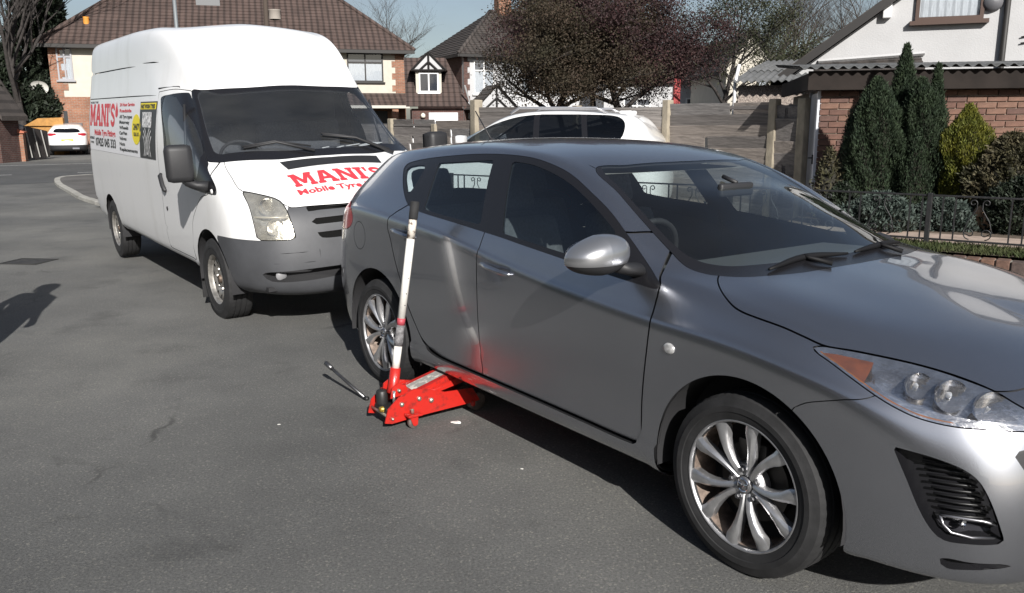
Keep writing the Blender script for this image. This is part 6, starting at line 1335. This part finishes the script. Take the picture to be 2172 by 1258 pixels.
a = at(62, 280, 42); sh = empty('garden_shed', (a[0], a[1], 0), .15, 'orange stained garden shed behind the wooden gate', 'shed'); ORG_ = mat('orange timber', (.36, .18, .045), .7, var=.15, scale=6)
MB().box((0, 0, 0), (1.5, 1.6, 1.45)).build('wall', ORG_, sh); MB().prism([(-.15, 1.42), (1.1, 1.42), (1.1, 1.80), (.55, 1.75)], -.1, 1.7, 'y').build('roof', ORG_, sh)
MB().prism([(-.15, 1.42), (.5, 1.78), (1.65, 1.82), (1.65, 1.42)], -.12, -.101, 'y').build('gable_boards', ORG_, sh)
# ================================================================ bystander just left of the frame (casts the long shadow)
def bystander():
    J = {'pel': (0, 0, .96, .135), 'wai': (0, .005, 1.10, .135), 'che': (0, 0, 1.30, .155), 'upc': (0, -.01, 1.42, .12), 'nec': (0, 0, 1.51, .058), 'jaw': (0, .02, 1.585, .075), 'hea': (0, .005, 1.66, .088), 'cro': (0, 0, 1.72, .07)}
    E_ = [('pel', 'wai'), ('wai', 'che'), ('che', 'upc'), ('upc', 'nec'), ('nec', 'jaw'), ('jaw', 'hea'), ('hea', 'cro')]
    for s, k in ((-1, 'l'), (1, 'r')):
        J.update({'sh'+k: (s*.185, -.005, 1.41, .068), 'el'+k: (s*.255, -.04, 1.15, .048), 'wr'+k: (s*.25, .04, .93, .030), 'pa'+k: (s*.245, .065, .865, .032), 'hi'+k: (s*.095, 0, .88, .098), 'kn'+k: (s*.125, .025, .50, .062), 'an'+k: (s*.14, -.02, .095, .043), 'he'+k: (s*.14, -.04, .04, .036), 'to'+k: (s*.16, .15, .032, .032)})
        E_ += [('upc', 'sh'+k), ('sh'+k, 'el'+k), ('el'+k, 'wr'+k), ('wr'+k, 'pa'+k), ('pel', 'hi'+k), ('hi'+k, 'kn'+k), ('kn'+k, 'an'+k), ('an'+k, 'he'+k), ('an'+k, 'to'+k)]
        for f, (fy, fz, fl) in enumerate(((.118, .835, .05), (.118, .80, .045), (.095, .785, .048), (.072, .788, .046), (.052, .80, .038))):
            a, b = 'f%d%s' % (f, k), 'g%d%s' % (f, k); sp = (fy-.085)*.9
            J[a] = (s*(.248 if f else .225), fy-.02, fz, .0095); J[b] = (s*(.232 if f else .208), fy-.02+(.012 if f else .02), fz-fl*.7, .008); E_ += [('pa'+k, a), (a, b)]
    ks = list(J); me = bpy.data.meshes.new('skeleton'); me.from_pydata([J[k][:3] for k in ks], [(ks.index(a), ks.index(b)) for a, b in E_], [])
    o = link(bpy.data.objects.new('skeleton', me)); o.modifiers.new('skin', 'SKIN'); o.modifiers.new('sub', 'SUBSURF').levels = 2
    for i, k in enumerate(ks): me.skin_vertices[0].data[i].radius = (J[k][3],)*2
    me.skin_vertices[0].data[0].use_root = True
    bpy.context.view_layer.update()
    m2 = bpy.data.meshes.new_from_object(o.evaluated_get(bpy.context.evaluated_depsgraph_get())); bpy.data.objects.remove(o)
    m2.materials.clear()
    for m in (mat('dark work jacket', (.03, .034, .045), .9, var=.25, scale=12, bump=.004, bscale=18), mat('blue work trousers', (.035, .045, .075), .9, var=.25, scale=14, bump=.004, bscale=20), mat('skin', (.42, .25, .18), .6), mat('black boots', (.015, .014, .013), .6)): m2.materials.append(m)
    for p in m2.polygons:
        c = p.center; p.use_smooth = True
        p.material_index = 2 if c.z > 1.50 or (abs(c.x) > .195 and c.z < .925) else 3 if c.z < .11 else 1 if c.z < .93 else 0
    m2.name = 'person'; b = link(bpy.data.objects.new('person', m2)); b.location = (-3.60, 5.02, 0); b.rotation_euler = (0, 0, -.5)
    hr = MB(); hr.lathe([(.094, 1.655), (.100, 1.70), (.088, 1.75), (.055, 1.775), (0, 1.782)], 24, 'z', (0, -.008, 0)); hr.lathe([(.088, 1.60), (.094, 1.655)], 24, 'z', (0, -.016, 0)); hr.build('hair', mat('dark hair', (.02, .014, .01), .8, bump=.004, bscale=60), b, True)
    fc = MB(); fc.prism([(.078, 1.655), (.085, 1.65), (.108, 1.612), (.085, 1.603)], -.014, .014, 'x'); fc.build('nose', mat('skin', (.42, .25, .18)), b, True)
    for s in (-1, 1):
        MB().lathe([(0, .014), (.012, .012), (.02, 0)], 12, 'x', (s*.083, .0, 1.63)).build('ear', mat('skin', (.42, .25, .18)), b, True); MB().lathe([(0, .088), (.009, .085), (.011, .078)], 10, 'y', (s*.032, 0, 1.662)).build('eye', mat('eye', (.05, .04, .035), .3), b, True)
    MB().box((-.024, .085, 1.572), (.024, .0935, 1.580), .002).build('mouth', mat('lips', (.30, .12, .10), .6), b)
    return tag(b, 'person in dark work clothes standing just left of the picture', 'person')
bystander()

# ================================================================ trees and shrubs
def grow(base, height, spread, levels, seed, r0, kids=(5, 6, 5, 4), up=.55, first=.25, curve=.13, lean=(0, 0)):
    """returns tapered segments (p0, p1, ra, rb) and twig tips"""
    rg = random.Random(seed); segs, tips = [], []
    def branch(p, d, L, r, lev):
        n = 4 if lev < 2 else 3; pts = [p]; dd = d.copy()
        for i in range(n):
            dd = (dd+Vector((rg.gauss(0, curve), rg.gauss(0, curve), rg.gauss(.04*up, curve*.6)))).normalized(); pts.append(pts[-1]+dd*(L/n))
        for i in range(n): segs.append((pts[i], pts[i+1], r*(1-.75*i/n)+.002, r*(1-.75*(i+1)/n)+.002))
        if lev >= levels:
            tips.append((pts[-1], dd)); tips.append((pts[n//2], dd)); return
        k = kids[min(lev, len(kids)-1)]
        for j in range(k):
            t = first+(1-first)*(j+rg.random()*.7)/k if lev == 0 else .25+.75*(j+rg.random())/k
            t = min(t, .98); i = min(int(t*n), n-1); q = pts[i].lerp(pts[i+1], t*n-i)
            a = rg.uniform(0, 2*math.pi); side = Vector((math.cos(a), math.sin(a), 0)); nd = (dd*up+side*spread+Vector((0, 0, .18*up))).normalized()
            branch(q, nd, L*(.62 if lev == 0 else .56)*rg.uniform(.75, 1.15)*(1.15-.45*t if lev == 0 else 1), r*(1-.7*t)*.62, lev+1)
        tips.append((pts[-1], dd))
    branch(Vector(base), Vector((lean[0], lean[1], 1)).normalized(), height, r0, 0)
    return segs, tips
def seg_mesh(name, segs, m, parent, sides=5):
    n = len(segs); P0 = np.array([s[0] for s in segs]); P1 = np.array([s[1] for s in segs]); ra = np.array([s[2] for s in segs]); rb = np.array([s[3] for s in segs])
    d = P1-P0; d /= np.linalg.norm(d, axis=1, keepdims=True)+1e-9; up = np.where(np.abs(d[:, 2:3]) > .9, np.array([[1., 0, 0]]), np.array([[0., 0, 1]])); a = np.cross(d, up); a /= np.linalg.norm(a, axis=1, keepdims=True); b = np.cross(a, d)
    V = np.zeros((n, 2, sides, 3))
    for k in range(sides):
        t = 2*math.pi*k/sides; o = a*math.cos(t)+b*math.sin(t); V[:, 0, k] = P0+o*ra[:, None]; V[:, 1, k] = P1+o*rb[:, None]
    i0 = (np.arange(n)*2*sides)[:, None]; Q = []
    for k in range(sides): k2 = (k+1) % sides; Q.append(np.concatenate([i0+k, i0+k2, i0+sides+k2, i0+sides+k], 1))
    return quick(name, V.reshape(-1, 3), np.concatenate(Q), m, parent, True)
def leaf_mesh(name, C_, D_, L, W_, m, parent):
    """quads at centres C_, along unit D_, length L, width W_ (arrays)"""
    n = len(C_); r = RNG.normal(size=(n, 3)); s = np.cross(D_, r); s /= np.linalg.norm(s, axis=1, keepdims=True)+1e-9
    a = D_*L[:, None]/2; b = s*W_[:, None]/2
    V = np.stack([C_-a, C_+b, C_+a, C_-b], 1).reshape(-1, 3)
    return quick(name, V, np.arange(4*n).reshape(n, 4), m, parent)
def rdir(n, up=0.): d = RNG.normal(size=(n, 3)); d[:, 2] += up; return d/(np.linalg.norm(d, axis=1, keepdims=True)+1e-9)
BARK = mat('bark', (.055, .045, .038), .95, var=.35, scale=8); BARKD = mat('dark wet bark', (.035, .03, .028), .95, var=.3, scale=8)
def leafy(name, px, Y, zb, height, seed, leafm, label, nl, ls, spread=.9, r0=.13, sig=.16, kids=(9, 6, 5), first=.3, up=.5, lean=(0, 0), levels=3, squash=1., cat='tree'):
    p = at(px, 300, Y); t = empty(name, (p[0], p[1], 0), 0, label, cat)
    segs, tips = grow((0, 0, zb), height, spread, levels, seed, r0, kids, up, first, lean=lean)
    seg_mesh('trunk', segs, BARKD, t)
    T = np.array([q[0] for q in tips]); T = T[RNG.random(len(T)) < .5]; T = T[RNG.integers(0, len(T), nl)]; C_ = T+RNG.normal(0, sig, (nl, 3))*np.array([1, 1, squash])
    leaf_mesh('crown', C_, rdir(nl), ls*RNG.uniform(.6, 1.4, nl), ls*.7*RNG.uniform(.6, 1.3, nl), leafm, t)
    return t
def bare(name, px, Y, height, seed, label, spread=.8, r0=.16, levels=4, kids=(9, 6, 5, 4), up=.75, first=.25, zb=0, m=BARK, lean=(0, 0)):
    p = at(px, 300, Y); t = empty(name, (p[0], p[1], 0), 0, label, 'tree'); segs, tips = grow((0, 0, zb), height, spread, levels, seed, r0, kids, up, first, lean=lean)
    big = [s for s in segs if s[2] > r0*.16]; sm = [s for s in segs if s[2] <= r0*.16]
    seg_mesh('trunk', big, m, t, 7); seg_mesh('twigs', sm, m, t, 3); return t
HAW = mat('russet young leaf', (.062, .04, .026), .75, col2=(.038, .034, .018), scale=1.3, island=.3, trans=.3)
PLUM = mat('plum purple leaf', (.052, .021, .023), .7, col2=(.034, .02, .019), scale=1.6, island=.35, trans=.3)
OLIVE = mat('olive green leaf', (.05, .055, .022), .7, col2=(.034, .038, .02), scale=1.4, island=.45, trans=.3)
DKGR = mat('dark evergreen leaf', (.011, .019, .010), .7, col2=(.018, .027, .013), scale=1.2, island=.5, trans=.15)
leafy('hawthorn_tree', 1172, 22.5, 0, 3.6, 3, HAW, 'broad russet brown leaved tree left of the purple tree', 85000, .055, .86, .17, .20, (12, 7, 5), .42, .45)
leafy('plum_tree', 1352, 24, 0, 4.3, 5, PLUM, 'dark purple leaved plum tree behind the fence', 85000, .055, .95, .16, .20, (12, 7, 5), .38, .55)
leafy('willow_tree', 1530, 27, 0, 4.8, 8, OLIVE, 'olive green tree with thin foliage right of the purple tree', 20000, .06, .8, .13, .20, (12, 6, 5), .35, .6)
leafy('hawthorn_tree', 1250, 25, 0, 4.6, 14, HAW, 'tall russet tree rising between the brown and purple crowns', 26000, .055, .9, .13, .18, (11, 6, 5), .45, .55)
for i, (px, Y, h, sd, lab, r0) in enumerate(((812, 66, 7.4, 21, 'fan shaped bare tree behind the wide house', .22), (1660, 40, 5.6, 22, 'bare grey tree left of the bungalow roof', .15), (1740, 44, 6.6, 23, 'taller bare tree rising behind the bungalow roof', .17), (1585, 46, 7.0, 24, 'bare tree behind the olive green tree', .17))):
    bare('bare_tree', px, Y, h, sd, lab, .75, r0, 4, (11, 7, 5, 4), .85, .2)
leafy('ivy_shrub', 1690, 33, 0, 3.4, 41, OLIVE, 'yellow green ivy covered shrub by the bungalow roof edge', 9000, .08, .9, .14, .26, (9, 6, 5), .2, .5, cat='shrub')
bare('bare_tree', 58, 44, 10.5, 25, 'large bare black tree beside the wide house at left', .6, .22, 4, (17, 7, 5, 4), .95, .2, 0, BARKD)
bare('bare_tree', -40, 47, 9.0, 26, 'bare dark tree leaning in from the left edge', .65, .22, 4, (11, 7, 5, 4), .7, .2, 0, BARKD)
def conifer(name, px, Y, z0, H, R, label, m, n, prof=None, L=.09, W_=.03, core=True, jag=.25, cat='tree', parent=None, dx=0., up=1.0, seed=0, spires=9, loc=None):
    """dense evergreen: sprays on the surface of a lumpy tapered body"""
    rg = np.random.default_rng(seed+100); p = at(px, 300, Y) if loc is None else loc
    t = empty(name, (p[0], p[1], z0), 0, label, cat)
    prof = prof or [(0, .75), (.1, .95), (.35, 1), (.6, .82), (.8, .52), (.93, .22), (1, .02)]
    ph = rg.uniform(0, 2*np.pi, spires); tt = rg.uniform(.15, .8, spires); am = rg.uniform(.5, 1, spires)
    h = rg.random(n)**.85; a = rg.uniform(0, 2*np.pi, n); q = np.interp(h, [v[0] for v in prof], [v[1] for v in prof])
    lump = 1+jag*.5*np.sin(5*a+9*h+seed)*np.cos(7*h+3*a)+jag*sum(np.exp(-((np.angle(np.exp(1j*(a-f))))/.35)**2-((h-t_)/.16)**2)*k for f, t_, k in zip(ph, tt, am))-jag*.35
    rad = R*q*np.clip(lump, .2, 2)*(1-.28*rg.random(n)**2.2)
    C_ = np.stack([rad*np.cos(a), rad*np.sin(a), H*h], 1)+rg.normal(0, .012, (n, 3))
    D_ = np.stack([np.cos(a)*.45, np.sin(a)*.45, np.full(n, up)], 1)+rg.normal(0, .33, (n, 3)); D_ /= np.linalg.norm(D_, axis=1, keepdims=True)
    leaf_mesh('crown', C_, D_, L*rg.uniform(.6, 1.5, n), W_*rg.uniform(.6, 1.4, n), m, t)
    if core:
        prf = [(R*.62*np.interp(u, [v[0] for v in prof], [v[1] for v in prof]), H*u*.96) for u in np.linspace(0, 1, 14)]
        MB().lathe(prf, 16, 'z', mod=lambda j, k, r: r*(1+.12*math.sin(k*2.2+j))).build('trunk', mat('shaded twigs', (.022, .02, .014), .95), t, True)  # dark core, not a stem: shade inside the crown put into its colour
    return t
CYP = mat('cypress spray', (.016, .031, .014), .8, col2=(.027, .044, .018), scale=5, island=.45, trans=.12); GOLD = mat('golden conifer spray', (.15, .145, .013), .7, col2=(.085, .10, .014), scale=6, island=.4, trans=.2); JUN = mat('blue green juniper', (.035, .054, .045), .75, col2=(.055, .072, .06), scale=6, island=.4, trans=.1); OLV = mat('dull shrub leaf', (.048, .05, .022), .75, col2=(.07, .058, .03), scale=5, island=.5, trans=.15)
SPIRE = [(0, .80), (.15, 1), (.5, .92), (.75, .62), (.9, .30), (1, .03)]
def zc(px, py, Y): return at(px, py, Y)[2]
BROAD = [(0, .9), (.2, 1), (.55, .97), (.76, .76), (.9, .45), (1, .06)]
for px, Y, ytop, R, sd, pf, lab in ((1852, 9.75, 166, .30, 1, BROAD, 'dense dark green cypress leftmost against the garage bricks'), (1906, 9.95, 96, .19, 2, SPIRE, 'tallest slender cypress spire in front of the garage'), (1944, 9.6, 168, .30, 3, BROAD, 'broad dark cypress right of the tallest spire'), (1976, 9.8, 138, .14, 4, SPIRE, 'narrow cypress spire at the right of the clump')):
    conifer('cypress', px, Y, GZ, zc(px, ytop, Y)-GZ, R, lab, CYP, 36000, pf, .038, .010, seed=sd, cat='conifer', jag=.42)
p = at(2052, 300, 9.3)
conifer('golden_conifer', 2050, 9.3, GZ, zc(2050, 224, 9.3)-GZ, .29, 'yellow gold conifer beside the dark cypresses', GOLD, 30000, [(0, .45), (.12, .62), (.3, .78), (.48, .85), (.62, 1), (.78, .72), (.92, .3), (1, .03)], .036, .010, seed=9, cat='conifer', jag=.35)
def shrub(name, px, Y, R, H, label, m, n, L=.05, seed=0, z0=None, W_=.02):
    return conifer(name, px, Y, GZ-.05 if z0 is None else z0, H, R, label, m, n, [(0, .8), (.3, 1), (.6, .9), (.85, .55), (1, .15)], L, W_, jag=.45, up=.4, seed=seed, cat='shrub')
shrub('juniper', 1880, 8.75, .42, .42, 'low blue green juniper under the dark cypresses', JUN, 9000, .05, 11); shrub('juniper', 2015, 8.7, .33, .36, 'low blue green juniper right of the railing post', JUN, 7000, .05, 12)
shrub('olive_shrub', 2150, 8.9, .42, 1.02, 'dull olive shrub at the right edge of the garden', OLV, 9000, .06, 13); shrub('olive_shrub', 2190, 8.4, .36, .60, 'dark low shrub right of the sandstone', DKGR, 6000, .06, 14)
shrub('twiggy_shrub', 1762, 9.7, .16, .85, 'sparse twiggy shrub against the garage corner', OLV, 900, .06, 15); shrub('ground_shrub', 1795, 9.0, .22, .5, 'small dark shrub left of the cypress clump', DKGR, 3000, .05, 16)
for (px, py, Y, s_) in ((2075, 470, 8.6, .10), (2090, 495, 8.5, .07)):
    g_ = at(px, py, Y); bm = bmesh.new(); bmesh.ops.create_icosphere(bm, subdivisions=2, radius=s_)
    for v in bm.verts: v.co = Vector((v.co.x*.8, v.co.y*.8, v.co.z*1.5))*random.uniform(.85, 1.12)
    me = bpy.data.meshes.new('garden_stone'); bm.to_mesh(me); bm.free(); me.materials.append(mat('sandstone', (.40, .26, .16), .9, var=.2, scale=9)); o = link(bpy.data.objects.new('garden_stone', me)); o.location = (g_[0], g_[1], GZ+s_*1.1); tag(o, ('taller' if s_ > .08 else 'smaller')+' sandstone rock below the golden conifer', 'stone')
# far evergreens on the left
conifer('tall_conifer', 118, 49, 0, 13, 1.5, 'tall dark conifer left of the wide house', DKGR, 12000, [(0, .7), (.2, 1), (.5, .9), (.8, .6), (1, .2)], .5, .22, jag=.5, seed=20, cat='conifer', up=.3)
shrub('evergreen_hedge', 12, 46, 2.1, 5.6, 'large dark evergreen bush at the left edge', DKGR, 9000, .45, 21, 0, .2); shrub('evergreen_hedge', -40, 52, 2.5, 6.5, 'tall evergreen mass beyond the left brick building', DKGR, 8000, .5, 22, 0, .22)
shrub('evergreen_hedge', 98, 47, 1.1, 4.4, 'dark green bush under the tall conifer', DKGR, 6000, .35, 23, 0, .16)
shrub('far_hedge', 1660, 38, 2.4, 3.6, 'green hedge far behind the pebbledash garage', OLIVE, 7000, .2, 24, 0, .1)
